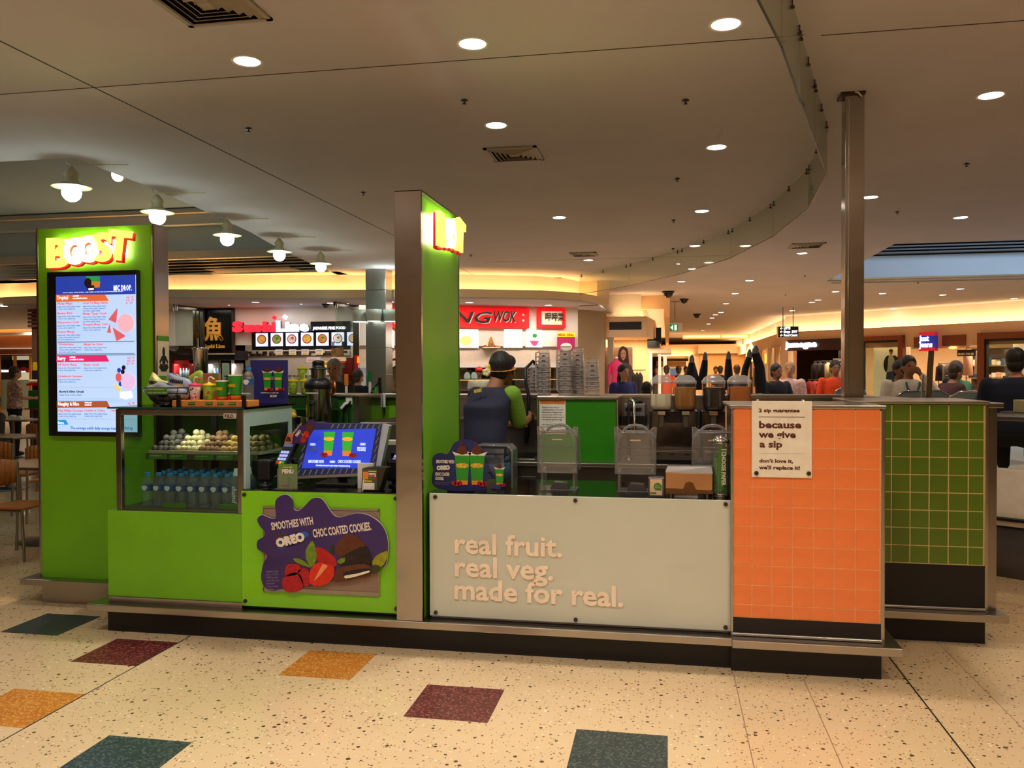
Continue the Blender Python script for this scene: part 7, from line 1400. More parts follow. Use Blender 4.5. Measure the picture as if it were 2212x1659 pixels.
PV('coat_print', mat('print_grey', (92, 80, 80), .7), [(-.04, -.2), (.04, -.2), (.2, -.3), (.28, -.7), (.2, -.9), (-.2, -.9), (-.2, -.4)], 1); PV('brow_print', HAIRB, [(-.045, .03), (-.01, .03), (-.01, .018), (-.045, .018)], 3); PV('brow_print', HAIRB, [(.045, .03), (.01, .03), (.01, .018), (.045, .018)], 3); PV('lips_print', mat('print_lips', (170, 80, 76), .6), [(-.02, -.075), (.02, -.075), (.01, -.09), (-.01, -.09)], 3)
def mannequin(x, y, z, m, label, rz=0, h=1.0):
    t = thing('mannequin', label, 'mannequin', (x, y, z), None)
    B().lathe((x, y, z), [(.1 * h, .0), (.12 * h, .2 * h), (.1 * h, .4 * h), (.15 * h, .62 * h), (.16 * h, .72 * h), (.05 * h, .8 * h), (.045 * h, .85 * h)], 14, sy=.6).build('torso', m, t)
    for s in (-1, 1): B().tube([(x + s * .14 * h, y, z + .7 * h), (x + s * .19 * h, y, z + .45 * h), (x + s * .17 * h, y - .03, z + .2 * h)], [.05 * h, .04 * h, .03 * h], 8).build('arm', m, t)
    B().sph((x, y, z + .86 * h), .05 * h, 8, 6, (1, 1, .6)).build('neck_cap', mat('mannequin_cream', (240, 214, 180), .5), t); B().cyl((x, y, 0), (x, y, z + .05), .03, n=8).build('stand', STEELD, t)
mannequin((-1.235, 1.608)[0], 20.5, 1.05, mat('hot_pink', (240, 60, 120), .7), 'headless mannequin in hot pink top before portrait poster')
for i, dx in enumerate((0, .09, .17)):
    tt = thing('hanging_coat', 'dark grey coat hanging right of portrait poster', 'coat', ((-0.836, 1.607)[0] + dx, 20.9, .9), 'dark coats on fashion shop rail'); x = (-0.836, 1.607)[0] + dx
    B().lathe((x, 20.9, .7), [(.07, 0), (.06, .5), (.07, .75), (.02, .85)], 10, sy=2.2).build('cloth', mat('coat_grey', (60, 52, 50), .9), tt); B().tube([(x, 20.9, 1.53), (x, 20.9, 1.6)], .008, 5).build('hanger_hook', STEEL, tt)
tag(bx('coat_rail', STEEL, (-0.881, 1.607)[0], (-0.881, 1.607)[0] + .35, 20.89, 20.91, 1.6, 1.62), 'steel rail carrying dark coats in fashion shop', 'rail')
# far end of the walkway
bx('wall_back_walkway', PEACH, -.3, 6.5, 51.5, 52, 0, 2.6, kind='structure'); eb = bx('trim_end_beam', PEACH, -.3, 6.5, 50.8, 51.4, 2.6, 3.15, kind='structure')
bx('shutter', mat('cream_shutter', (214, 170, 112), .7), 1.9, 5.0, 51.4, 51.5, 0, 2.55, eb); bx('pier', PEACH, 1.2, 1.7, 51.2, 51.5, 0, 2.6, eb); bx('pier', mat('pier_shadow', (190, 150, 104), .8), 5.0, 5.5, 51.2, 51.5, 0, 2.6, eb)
bx('end_shop_band', DARK, -.6, 1.1, 46, 46.2, 2.1, 2.25, kind='structure', ) ; es = thing('end_shop', 'far shop with pale posters at end of the walkway', 'shopfront', (.2, 47, 0)); bx('display', mat('end_shop_glow', (226, 214, 180), .6, emit=(226, 214, 170), es=.35), -.6, 1.1, 47, 47.1, 0, 2.1, es); bx('blue_poster', mat('end_blue', (110, 140, 190), .5, emit=(90, 130, 190), es=.3), .15, .6, 46.95, 47, .9, 1.7, es); bx('awning', mat('awning_tan', (170, 136, 90), .7), -.6, 1.0, 46.6, 47, 1.8, 2.1, es)
bx('trim_end_cove', WCOVE, -.5, 1.3, 45, 45.1, 2.4, 2.42, kind='structure'); bx('trim_end_cove_back', PEACH, -.5, 1.6, 45.2, 45.3, 2.36, 2.9, kind='structure')
lamp('AREA', 'walkway_end_fill', (2.8, 47.5, 3.3), 420, (1, .78, .5), shape='RECTANGLE', size=4, size_y=2)  # added fill with no fitting of its own, brightens the walkway end
cf = bx('trim_ceiling_recess', PEACH, .8, 5.0, 46.5, 46.6, 3.3, ZC, kind='structure')
for a, b_ in ((.85, 2.8), (2.9, 4.2)): bx('lit_strip', glow('recess_glow', (255, 206, 120), 2.6), a, b_, 46.4, 46.5, 3.38, 3.5, cf)
# shopfront wall at the right (its own frame: u along the wall, v into the shops)
JM = Matrix.Translation(Vector((4.089, 31.489, 0.0))) @ Matrix.Rotation(-0.79235, 4, 'Z')
def jb(name, m, r, v0, v1, par=None, **k): return B().box(r[0], r[1], v0, v1, r[2], r[3]).xf(JM).build(name, m, par, **k)
def jpoly(name, m, poly, v0, v1, par, **k): return B().prism(poly, v0, v1).xf(JM).build(name, m, par, **k)
def jthing(name, label, cat, u, v, z, group=None): return thing(name, label, cat, JM @ Vector((u, v, z)), group)
def jtext(name, s, size, u, v, z, m, par, **k): return text(name, s, size, JM @ Vector((u, v, z)), m, par, rz=-0.79235, **k)
jw = jb('wall_right_shops', PEACH, (-.05, 14, 2.32, 2.98), 0, .12, kind='structure')
jb('cove_strip', WCOVE, (-.1, 14, 2.985, 2.99), .1, .2, jw); jb('cove_back', WHITEW, (-.1, 14, 2.98, ZC), .3, .35, jw); jb('cove_shelf', PEACH, (-.1, 14, 2.96, 2.98), 0, .35, jw)
jb('ceiling_shops', WHITEW, (-.1, 14, 2.7, 2.72), .12, 4.5, kind='structure'); jb('wall_shops_rear', mat('shop_rear', (222, 190, 150), .7), (-.1, 14, 0, 2.7), 4.4, 4.5, kind='structure')
for u in (1.5, 4.4, 7.2): lamp('AREA', 'shop_light', JM @ Vector((u, 1.6, 2.65)), 90, (1, .8, .58), shape='RECTANGLE', size=2, size_y=1.6)
# walkway wall going back from the corner
cxr, cyr = JM @ Vector((-.05, .06, 0)) and (JM @ Vector((-.05, .06, 0))).x, (JM @ Vector((-.05, .06, 0))).y
rw = bx('wall_right_walkway', PEACH, cxr, cxr + .12, cyr, 60, 2.5, 2.98, kind='structure'); bx('cove_strip', WCOVE, cxr + .1, cxr + .2, cyr, 56, 2.985, 2.99, rw); bx('cove_back', WHITEW, cxr + .3, cxr + .35, cyr, 60, 2.98, ZC, rw)
bx('lower', mat('shop_side', (214, 176, 130), .7), cxr + .4, cxr + .5, cyr, 60, 0, 2.5, rw)
for i, (y, m_) in enumerate(((33, PEACH), (35.5, WHITEW), (39, PEACH), (44, PEACH))): bx('pier', m_, cxr - .05, cxr + .3, y, y + .5, 0, 2.5, rw)
t = thing('walkway_shop_displays', 'red and yellow shop displays along right side of walkway', 'shop display', (cxr + .2, 36, 0))
for y, z0, z1, m_ in ((34.2, .9, 1.3, RED), (34.2, 1.55, 1.85, RED), (37, 1.9, 2.3, glow('yellow_lamp', (255, 200, 60), 2)), (41, 1.8, 2.2, MATS['yellow_lamp']), (42, .8, 1.7, DARK)): bx('panel', m_, cxr + .05, cxr + .3, y, y + .6, z0, z1, t)
# dark fascia shop
r = 0.322, 2.595, 2.289, 2.628
z0f, z1f = 2.02, 2.47
t = jthing('dark_fascia', 'dark maroon shop fascia with lit white lettering', 'sign', 1, 0, 2); MARO = mat('maroon_fascia', (58, 28, 28), .4)
a0 = (0.322, 2.289); a1 = (0.322, 2.621); b1 = (2.803, 2.668); b0_ = (2.804, 2.328)
jb('board', MARO, (a0[0], b1[0], b0_[1] - .04, b1[1]), -.15, -.001, t)
p = (0.282, 2.390); q = (1.589, 2.406); jtext('fascia_text', 'jamegae', .3, p[0] + .02, -.19, p[1] + .02, LW, t, w=q[0] - p[0], bold=.014, ext=.02)
jb('side_pier', PEACH, (-.1, .25, 0, 2.32), .0, .3, kind='structure')
def rack(u0, u1, v, z, cols, label, grp, ln=.7, word='garment'):
    tag(B().tube([JM @ Vector((u0 - .05, v, z + .06)), JM @ Vector((u1 + .05, v, z + .06))], .015, 6).tube([JM @ Vector((u0 - .05, v, z + .06)), JM @ Vector((u0 - .05, v, 0))], .015, 6).tube([JM @ Vector((u1 + .05, v, z + .06)), JM @ Vector((u1 + .05, v, 0))], .015, 6).build('clothes_rail', STEELD), 'clothes rail with ' + label.split(' ', 1)[-1] if False else 'steel clothes rail holding ' + grp, 'clothes rail')
    n = max(2, int((u1 - u0) / .13))
    for i in range(n):
        u = u0 + (u1 - u0) * i / (n - 1); m_ = cols[i % len(cols)]; L_ = ln * random.uniform(.85, 1.1)
        g = jthing('hanging_garment', label, 'garment', u, v, z - L_, grp)
        jb_ = B().add([(u - .055, v - .2, z - L_), (u + .055, v - .2, z - L_), (u + .055, v + .2, z - L_), (u - .055, v + .2, z - L_), (u - .04, v - .19, z - .08), (u + .04, v - .19, z - .08), (u + .04, v + .19, z - .08), (u - .04, v + .19, z - .08), (u - .012, v - .04, z + .02), (u + .012, v - .04, z + .02), (u + .012, v + .04, z + .02), (u - .012, v + .04, z + .02)], [(0, 3, 2, 1), (0, 1, 5, 4), (1, 2, 6, 5), (2, 3, 7, 6), (3, 0, 4, 7), (4, 5, 9, 8), (5, 6, 10, 9), (6, 7, 11, 10), (7, 4, 8, 11), (8, 9, 10, 11)], True)
        jb_.xf(JM).build('cloth', m_, g); B().tube([JM @ Vector((u, v, z + .01)), JM @ Vector((u, v, z + .07))], .006, 5).build('hanger_hook', STEEL, g)
CLO = lambda n, c: mat('cloth_' + n, c, .9, var=.15, scale=20)
ua = (0.639, 1.590)[0]; ub = (2.563, 1.585)[0]
rack(ua + .1, ua + .5, .9, 1.85, [CLO('black', (34, 30, 32)), CLO('charcoal', (54, 48, 48))], 'black top hanging at left of maroon fascia shop', 'dark tops in maroon fascia shop', .8)
rack(ua + .55, ub - .75, 1.0, 1.85, [CLO('cream', (226, 200, 160)), CLO('sage', (150, 160, 130)), CLO('blush', (220, 170, 140))], 'pale garment hanging at middle of maroon fascia shop', 'pale garments in maroon fascia shop', .85)
rack(ub - .7, ub - .05, 1.0, 1.85, [CLO('forest', (48, 56, 46)), CLO('stone', (196, 176, 150)), CLO('black', (34, 30, 32))], 'dark green or stone garment at right of maroon fascia shop', 'green garments in maroon fascia shop', .85)
rack(ua + .3, ua + .75, .3, 1.2, [CLO('brick', (176, 50, 40)), CLO('coral', (214, 96, 86))], 'brick red or coral top on low rail of maroon fascia shop', 'red tops on low rail', .7)
t = jthing('shop_ledge', 'brown display ledge with framed pictures in maroon fascia shop', 'shelf', ua + .9, 1.5, 1.9); jb('ledge', mat('ledge_brown', (120, 96, 70), .6), (ua + .4, ua + 1.3, 1.95, 2.02), 1.5, 1.7, t); jb('dark_picture', DARK, (ua + .55, ua + .85, 2.05, 2.3), 1.6, 1.63, t)
# two timber framed display windows and the hanging jeans sign
def framed(u0, u1, z1, label, th=.16):
    t = jthing('timber_window_frame', label, 'window frame', u0, 0, 0)
    jb('jamb', WOODD, (u0, u0 + th, 0, z1), -.15, .05, t); jb('jamb', WOODD, (u1 - th, u1, 0, z1), -.15, .05, t); jb('head', WOODD, (u0, u1, z1 - th * .9, z1), -.151, .05, t)
    jb('inner_trim', BLKP, (u0 + th, u0 + th + .05, 0, z1 - th), -.1, .04, t); jb('inner_trim', BLKP, (u0 + th, u1 - th, z1 - th - .05, z1 - th * .9), -.1, .04, t); jb('glass_pane', GLASS, (u0 + th, u1 - th, 0, z1 - th), .0, .01, t)
    return t
w0 = (3.080, 1.584)[0]; w1 = (4.680, 1.580)[0]; zt = (4.676, 2.690)[1]
framed(w0, w1, zt, 'left timber framed shop window with standing man poster')
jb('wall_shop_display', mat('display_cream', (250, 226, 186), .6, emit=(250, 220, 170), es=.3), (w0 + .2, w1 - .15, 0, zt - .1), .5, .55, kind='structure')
t = jthing('man_poster', 'cut out poster of man in jacket, white shirt and jeans', 'poster', (w0 + w1) / 2, .4, .8)
um = (3.940, 1.582)[0]; hb_ = (3.938, 2.240)[1]
def jp(name, m, pts, lv): jpoly(name, m, spline([(um + a, hb_ + b) for a, b in pts], 2), .44 - lv * .008, .448 - lv * .008, t)
jp('head_print', mat('print_skin', (206, 150, 116), .6), [(0, .02), (.06, -.03), (.05, -.12), (0, -.16), (-.05, -.12), (-.06, -.03)], 1); jp('hair_print', HAIRB, [(0, .04), (.07, .0), (.06, -.05), (-.06, -.04), (-.07, .0)], 2)
jp('shirt_print', WHITE, [(-.06, -.17), (.06, -.17), (.15, -.3), (.17, -.75), (-.15, -.75), (-.14, -.3)], 1); jp('jacket_print', mat('print_olive', (62, 58, 50), .8), [(-.08, -.17), (-.2, -.24), (-.26, -.5), (-.18, -.72), (-.12, -.6), (-.1, -.3)], 2); jp('jacket_print', mat('print_olive', (62, 58, 50), .8), [(.08, -.17), (.24, -.24), (.32, -.5), (.26, -.72), (.18, -.6), (.12, -.3)], 2)
jp('jeans_print', mat('print_denim', (70, 90, 130), .8), [(-.15, -.74), (.17, -.74), (.17, -1.2), (.06, -1.2), (.01, -.9), (-.06, -1.2), (-.14, -1.2)], 2)
for u in (w0 + .45, w1 - .4): t2 = jthing('display_spot', 'small spotlight at top of left timber framed window' if u < w0 + .5 else 'second spotlight at top right of left timber framed window', 'spotlight', u, .3, zt - .22); B().sph(JM @ Vector((u, .3, zt - .24)), .05, 8, 6).build('bulb', glow('spot_warm', (255, 226, 170), 8), t2); B().cyl(JM @ Vector((u, .3, zt - .2)), JM @ Vector((u, .3, 2.7)), .02, n=6).build('stem', STEELD, t2)
v0 = (6.978, 1.574)[0]; zt2 = (8.190, 2.662)[1]
framed(v0, v0 + 2.6, zt2, 'right timber framed shop window cut by picture edge', .2)
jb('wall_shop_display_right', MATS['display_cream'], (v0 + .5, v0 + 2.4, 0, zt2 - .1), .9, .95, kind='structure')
def jmann(u, z, m1, m2, label):
    t = jthing('window_mannequin', label, 'mannequin', u, .5, 0); o = JM @ Vector((u, .5, 0))
    B().lathe(o, [(.13, .9), (.12, 1.05), (.15, 1.3), (.16, 1.4), (.05, 1.47), (.045, 1.55)], 12, sy=.6).build('torso', m1, t); B().sph(o + Vector((0, 0, 1.66)), .09, 10, 8, (.85, 1, 1.2)).build('head', SKIN, t)
    for s in (-1, 1): B().tube([o + Vector((s * .08, 0, .95)), o + Vector((s * .09, 0, .5)), o + Vector((s * .09, 0, .05))], [.09, .065, .045], 8).build('leg', m2, t); B().tube([o + Vector((s * .16, 0, 1.4)), o + Vector((s * .22, -.02, 1.15)), o + Vector((s * .2, -.06, .92))], [.05, .04, .03], 8).build('arm', m1, t)
    B().cyl(o, o + Vector((0, 0, .06)), .2, n=12).build('base', STEELD, t)
jmann((7.613, 1.572)[0], 0, CLO('dark_denim', (40, 40, 46)), CLO('denim', (60, 84, 120)), 'window mannequin in dark jacket and blue jeans'); jmann((7.864, 1.571)[0], 0, CLO('rose', (226, 150, 130)), CLO('white', (226, 214, 204)), 'window mannequin in rose top at picture edge')
jb('light_patch', glow('patch_glow', (255, 220, 180), 2.2), (7.899, 8.119, 1.965, 2.288), .86, .9, bpy.data.objects['wall_shop_display_right'])  # bright patch in the window drawn as a glowing box
s0 = (5.355, 2.179); s1 = (5.874, 2.744)
t = jthing('jeans_sign', 'square blue and red hanging shop sign lettered Just Jeans', 'sign', s0[0], -.3, s0[1]); jb('blue_panel', glow('sign_blue', (40, 50, 150), .5), (s0[0], s1[0], s0[1], s1[1]), -.4, -.25, t); h = s1[1] - s0[1]
jb('red_band', glow('sign_red_band', (206, 30, 40), .6), (s0[0], s1[0], s1[1] - h * .2, s1[1]), -.405, -.245, t); jb('red_band', MATS['sign_red_band'], (s0[0], s1[0], s0[1] - h * .02, s0[1] + h * .14), -.405, -.245, t)
jtext('sign_text', 'Just\nJeans', h * .42, s0[0] + .04, -.42, s0[1] + h * .52, LW, t, w=(s1[0] - s0[0]) * .8, bold=.006, ext=.005, line=.8)
for p0, p1, l in (((4.997, 2.288), (5.339, 2.608), 'brown timber panel left of hanging jeans sign'), ((5.890, 2.308), (6.584, 2.632), 'brown timber panel right of hanging jeans sign')): tag(jb('timber_sign_board', WOODD, (p0[0], p1[0], p0[1], p1[1]), -.06, -.001), l, 'panel')
# inside the jeans shop
c0 = (5.000, 1.579)[0]; c1 = (6.576, 1.575)[0]
jb('jeans_lintel', PEACH, (c0 - .1, c1 + .1, 2.25, 2.34), -.02, .12, bpy.data.objects['wall_right_shops'])
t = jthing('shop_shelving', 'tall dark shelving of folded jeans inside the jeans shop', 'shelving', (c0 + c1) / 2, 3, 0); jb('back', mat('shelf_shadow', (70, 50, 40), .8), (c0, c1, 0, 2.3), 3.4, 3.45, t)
for z in (.5, .9, 1.3, 1.7): jb('shelf', mat('ledge_brown', (120, 96, 70), .6), (c0, c1, z, z + .03), 3.0, 3.4, t)
cc = [CLO('navy', (40, 44, 66)), CLO('white', (226, 214, 204)), CLO('cream', (226, 200, 160)), CLO('black', (34, 30, 32)), CLO('rose', (226, 150, 130)), CLO('denim', (60, 84, 120))]
for z in (.53, .93, 1.33, 1.73):
    for i in range(10):
        u = c0 + .08 + i * (c1 - c0 - .1) / 10; tag(B().box(u, u + .14, 3.05, 3.35, z, z + random.uniform(.1, .28)).xf(JM).build('folded_clothes', random.choice(cc), bevel=.015), 'folded clothes on rear shelving of the jeans shop', 'folded clothes', 'folded clothes on shelving')
rack(c0 + .15, c0 + .6, 1.2, 1.75, [CLO('black', (34, 30, 32)), CLO('grey', (120, 116, 116))], 'black or grey top hanging at left of jeans shop', 'dark tops in jeans shop', .6)
rack(c0 + .75, c1 - .5, .5, 1.35, [CLO('navy', (40, 44, 66)), CLO('white', (226, 214, 204)), CLO('navy', (40, 44, 66))], 'navy or white shirt on front rail of jeans shop', 'shirts on front rail', .7)
rack(c1 - .4, c1 - .05, .9, 2.2, [CLO('blush', (220, 170, 140)), CLO('white', (226, 214, 204)), CLO('rose', (226, 150, 130))], 'blush or white top hanging high at right of jeans shop', 'pale tops in jeans shop', .8)
p0 = (6.005, 2.025); p1 = (6.450, 2.141); t = jthing('offer_sign', 'black offer sign with pale lettering inside jeans shop', 'sign', p0[0], 2, p0[1]); jb('board', BLKP, (p0[0], p1[0] + .1, p0[1] - .02, p1[1] + .06), .6, .63, t); jtext('offer_text', 'FROM 2 FOR $80', .1, p0[0] + .03, .59, p0[1] + .01, CREAMP, t, w=p1[0] - p0[0] + .03, bold=.003, ext=.002)
tag(jpoly('lamp_glow', glow('wall_lamp', (255, 190, 90), 3), ell((6.228, 2.257)[0], (6.228, 2.257)[1], .12, .04, 12), -.09, -.06, None), 'small oval wall lamp under right timber panel', 'wall lamp')
# ---------------------------------------------------------------- hanging signs
t = thing('exit_sign', 'green and white exit sign hanging on thin rod', 'exit sign', (.23, 24, 2.8)); r = (0.053, 0.412, 2.717, 2.908); bx('box', WHITE, r[0], r[1], 24, 24.08, r[2], r[3] + .03, t)
bx('green_face', glow('exit_green', (20, 130, 80), .7), r[0], r[0] + (r[1] - r[0]) * .66, 23.99, 24, r[2], r[3], t); B().prism([(r[0] + .03, (r[2] + r[3]) / 2), (r[0] + .1, r[3] - .02), (r[0] + .1, r[2] + .02)], 23.985, 23.99).build('arrow', glow('exit_white', (230, 255, 240), 1.2), t); bx('white_figure', MATS['exit_white'], r[0] + .14, r[0] + .2, 23.985, 23.99, r[2] + .02, r[3] - .02, t)
B().cyl((r[0] + .15, 24.04, r[3]), (r[0] + .15, 24.04, ZC), .01, n=6).build('rod', STEELD, t); bx('ceiling_plate', STEELD, r[0] + .05, r[0] + .3, 24, 24.1, ZC - .015, ZC, t)
t = thing('direction_sign', 'black hanging direction sign with three lit lines of lettering', 'sign', (4.5, 30, 2.6)); r = (3.382, 3.987, 2.629, 2.952); bx('box', BLKP, r[0], r[1], 27, 27.12, r[2], r[3], t); bx('amber_side', mat('amber_side', (220, 150, 20), .4, emit=(230, 150, 10), es=.4), r[0] - .03, r[0], 27, 27.14, r[2] - .02, r[3], t)
hh = (r[3] - r[2]) / 3
for i, s in enumerate(('\u2190 LIFTS', '\u2190 Shops  EXIT', '\u2190 Food Court')):
    text('sign_text', s, hh * .95, (r[0] + .06, 26.99, r[3] - hh * (i + .82)), LW, t, w=(r[1] - r[0]) * (.5 if i == 0 else .85), bold=.004, ext=.003)
for x in (r[0] + .15, r[1] - .15): B().cyl((x, 27.06, r[3]), (x, 27.06, ZC), .012, n=6).build('rod', STEELD, t)

# ---------------------------------------------------------------- raised round cafe with glass balustrade
PC = (5.2, 10.6); PF = .45; PR = 4.5
def ring(r, a0, a1, n): return [(PC[0] + r * math.cos(math.radians(a0 + (a1 - a0) * i / n)), PC[1] + r * math.sin(math.radians(a0 + (a1 - a0) * i / n))) for i in range(n + 1)]
cp = thing('cafe_platform', 'raised round cafe platform with white fascia and dark plinth', 'platform', (PC[0], PC[1], 0))
B().lathe((PC[0], PC[1], 0), [(PR, 0), (PR, .41), (PR - .1, .41), (.01, .41)], 64, ends=False).build('plinth', mat('charcoal_plinth', (72, 62, 56), .7), cp); B().lathe((PC[0], PC[1], 0), [(PR + .02, .4), (PR + .03, .5), (PR + .01, .505), (PR - .02, .82), (PR - .12, .83), (PR - .14, PF), (.01, PF)], 64, ends=False).build('fascia', mat('cafe_fascia', (206, 188, 166), .5), cp)
B().lathe((PC[0], PC[1], 0), [(PR + .034, .44), (PR + .04, .44), (PR + .04, .47), (PR + .034, .47)], 64, ends=False).build('shadow_line', BLKP, cp)
bl2 = thing('glass_balustrade', 'curved glass balustrade with steel handrail round raised cafe', 'balustrade', (PC[0], PC[1], .83))
pr_ = ring(PR - .07, 150, 300, 20)
for i in range(20):
    (xa, ya), (xb, yb) = pr_[i], pr_[i + 1]; k = B(); k.add([(xa, ya, .83), (xb, yb, .83), (xb, yb, 1.2), (xa, ya, 1.2)], [(0, 1, 2, 3)]).build('glass_panel', GLASS, bl2, recalc=False)
    B().cyl((xa, ya, .8), (xa, ya, 1.22), .018, n=8).build('post', STEELD, bl2)
B().tube([(x, y, 1.23) for x, y in pr_], .03, 10).build('handrail', STEELD, bl2)
def cafe_chair(x, y, rz, label):
    t = thing('cafe_chair', label, 'chair', (x, y, PF), 'grey shell chairs in the raised cafe'); M = Matrix.Translation((x, y, PF)) @ Matrix.Rotation(rz, 4, 'Z'); SH = mat('grey_shell', (120, 128, 130), .4)
    k = B().prism([(-.22, .44), (.22, .44), (.23, .7), (.19, .84), (.1, .9), (-.1, .9), (-.19, .84), (-.23, .7)], .2, .225).xf(M); k.build('back_shell', SH, t); B().box(-.21, .21, -.2, .21, .42, .445).xf(M).build('seat', SH, t)
    B().tube([(-.22, .21, .44), (-.235, .212, .7), (-.195, .212, .85), (-.1, .212, .91), (.1, .212, .91), (.195, .212, .85), (.235, .212, .7), (.22, .21, .44)], .012, 6).xf(M).build('chrome_rim', CHROME, t)
    for sx in (-1, 1):
        for sy in (-1, 1): B().cyl(M @ Vector((sx * .18, sy * .17, .42)), M @ Vector((sx * .22, sy * .21, 0)), .013, n=6).build('leg', CHROME, t)
for x, y, a, l in ((2.55, 10.0, .4 + math.pi, 'grey shell chair left of woman in white top'), (2.93, 10.35, math.pi, 'grey shell chair backing woman in white top'), (3.3, 9.9, math.pi - .5, 'grey shell chair right of leaning steel post'), (2.55, 12.3, 0, 'grey shell chair at far left of cafe')): cafe_chair(x, y, a, l)
def cafe_table(x, y, label, z=PF, s=.35):
    t = thing('cafe_table', label, 'table', (x, y, z)); B().cyl((x, y, z + .71), (x, y, z + .74), s, n=24).build('table_top', mat('table_dark', (50, 42, 38), .4), t); B().cyl((x, y, z), (x, y, z + .71), .03, n=8).build('column', STEELD, t); B().lathe((x, y, z), [(.24, 0), (.24, .02), (.04, .04)], 18).build('foot', STEELD, t)
cafe_table(3.85, 11.4, 'dark round table before green shirted diner'); cafe_table(3.5, 8.7, 'dark round table behind glass before navy shirted man'); cafe_table(2.6, 11.2, 'dark round table behind woman in white top')
for i, (x, y, w, h, m_, l) in enumerate(((3.6, 11.3, .2, .03, BLKP, 'black tray on table before green shirted diner'), (3.9, 11.25, .16, .06, PAPER, 'white box on table before green shirted diner'), (4.05, 11.45, .1, .1, PAPER, 'white cup on table before green shirted diner'), (3.35, 8.65, .2, .12, mat('pale_bag', (176, 170, 120), .6), 'pale green bag on table behind balustrade'), (3.62, 8.7, .22, .025, BLKP, 'black tray on table behind balustrade'))): tag(bx(('tray', 'box', 'cup', 'bag', 'tray')[i], m_, x - w / 2, x + w / 2, y - w / 3, y + w / 3, PF + .741, PF + .741 + h, bevel=.006), l, ('tray', 'box', 'cup', 'bag', 'tray')[i])
t = thing('leaning_post', 'flat steel post leaning slightly behind green tiled counter', 'post', (2.56, 9, PF)); B().obox((2.57, 9.0, 1.12), .055, .02, 1.34, Matrix.Rotation(.045, 3, 'Y')).build('bar', STEELV, t); B().obox((2.50, 9.02, 1.0), .012, .02, 1.1, Matrix.Rotation(.06, 3, 'Y')).build('stay', STEEL, t)
# inverted legs in jeans on display
def jleg(x, z1, pts, label):
    t = thing('denim_leg_display', label, 'display leg', (x, 13.2, 0)); DJ = mat('dark_jeans', (26, 28, 38), .85, var=.2, scale=30); GF = mat('grey_foot', (122, 122, 126), .6)
    for i, (pp, rr) in enumerate(pts):
        B().tube([(x + a, 13.2, z) for a, z in pp], rr, 12).build('denim_leg', DJ, t)
        e = pp[-1]; B().tube([(x + e[0], 13.2, e[1] - .01), (x + e[0], 13.17, e[1] + .06), (x + e[0], 13.15, e[1] + .12)], [rr[-1] * .9, rr[-1] * .85, .015], 10).build('grey_foot', GF, t)
    B().cyl((x, 13.2, .02), (x, 13.2, 1.5), .02, n=8).build('pole', STEELD, t); B().cyl((x, 13.2, 0), (x, 13.2, .03), .08, n=16).build('base', STEELD, t)
jleg(.37, 1.9, [([(0, 1.3), (0, 1.52), (0, 1.72)], [.13, .1, .045])], 'wide flared denim leg display left of the four'); jleg(.57, 1.9, [([(-.06, 1.3), (-.02, 1.6), (.0, 1.76)], [.075, .06, .042])], 'thin bent denim leg display second from left'); jleg(.92, 1.9, [([(0.01, 1.3), (0, 1.6), (0, 1.77)], [.075, .06, .042])], 'straight denim leg display third from left'); jleg(1.26, 1.95, [([(-.13, 1.35), (-.09, 1.62), (-.03, 1.8)], [.055, .05, .045]), ([(.15, 1.25), (.12, 1.65), (.06, 1.86)], [.09, .075, .06])], 'bent pair of denim legs right of the four')
t = thing('flame_lamp', 'glowing flame shaped lamp beyond denim leg displays', 'lamp', (1.35, 16, 0)); c = (1.519, 1.915); B().lathe((c[0], 16, c[1] - .15), [(.05, 0), (.09, .1), (.07, .22), (.01, .34)], 12).build('shade', glow('flame_shade', (255, 214, 130), 3), t); B().cyl((c[0], 16, 0), (c[0], 16, c[1] - .15), .02, n=8).build('stem', STEELD, t)

# ================================================================ left seating
def wood_chair(x, y, rz, label):
    t = thing('dining_chair', label, 'chair', (x, y, 0), 'veneer chairs at the food court tables'); M = Matrix.Translation((x, y, 0)) @ Matrix.Rotation(rz, 4, 'Z'); CT = steel('chair_steel', (150, 146, 140), .3)
    B().slab([(-.2, -.2), (.2, -.2), (.21, .1), (.18, .2), (-.18, .2), (-.21, .1)], .44, .458).xf(M).build('seat', WOODO, t, bevel=.005)
    k = B(); n = 8
    for i in range(n):
        a, c = -1 + 2 * i / n, -1 + 2 * (i + 1) / n
        f = lambda q: (.2 * q, .2 + .045 * (1 - q * q)); g = lambda q: .84 - .03 * q * q
        pa, pb2 = f(a), f(c); k.add([(pa[0], pa[1], .6 + .02 * a * a), (pb2[0], pb2[1], .6 + .02 * c * c), (pb2[0], pb2[1], g(c)), (pa[0], pa[1], g(a))], [(0, 1, 2, 3)], True)
    k.xf(M); o = k.build('backrest', WOODO, t, recalc=False); md = o.modifiers.new('thick', 'SOLIDIFY'); md.thickness = .012
    for s in (-1, 1): B().tube([(s * .2, .22, 0), (s * .2, .2, .45), (s * .205, .205, .8)], .013, 8).xf(M).build('leg', CT, t); B().tube([(s * .19, -.2, 0), (s * .19, -.18, .44)], .013, 8).xf(M).build('leg', CT, t)
    B().tube([(-.19, -.18, .43), (-.2, .2, .43)], .01, 6).tube([(.19, -.18, .43), (.2, .2, .43)], .01, 6).xf(M).build('seat_rail', CT, t)
    return t
ch0 = wood_chair(-5.54, 6.33, math.pi / 2, 'nearest veneer chair beside left edge of lime tower')
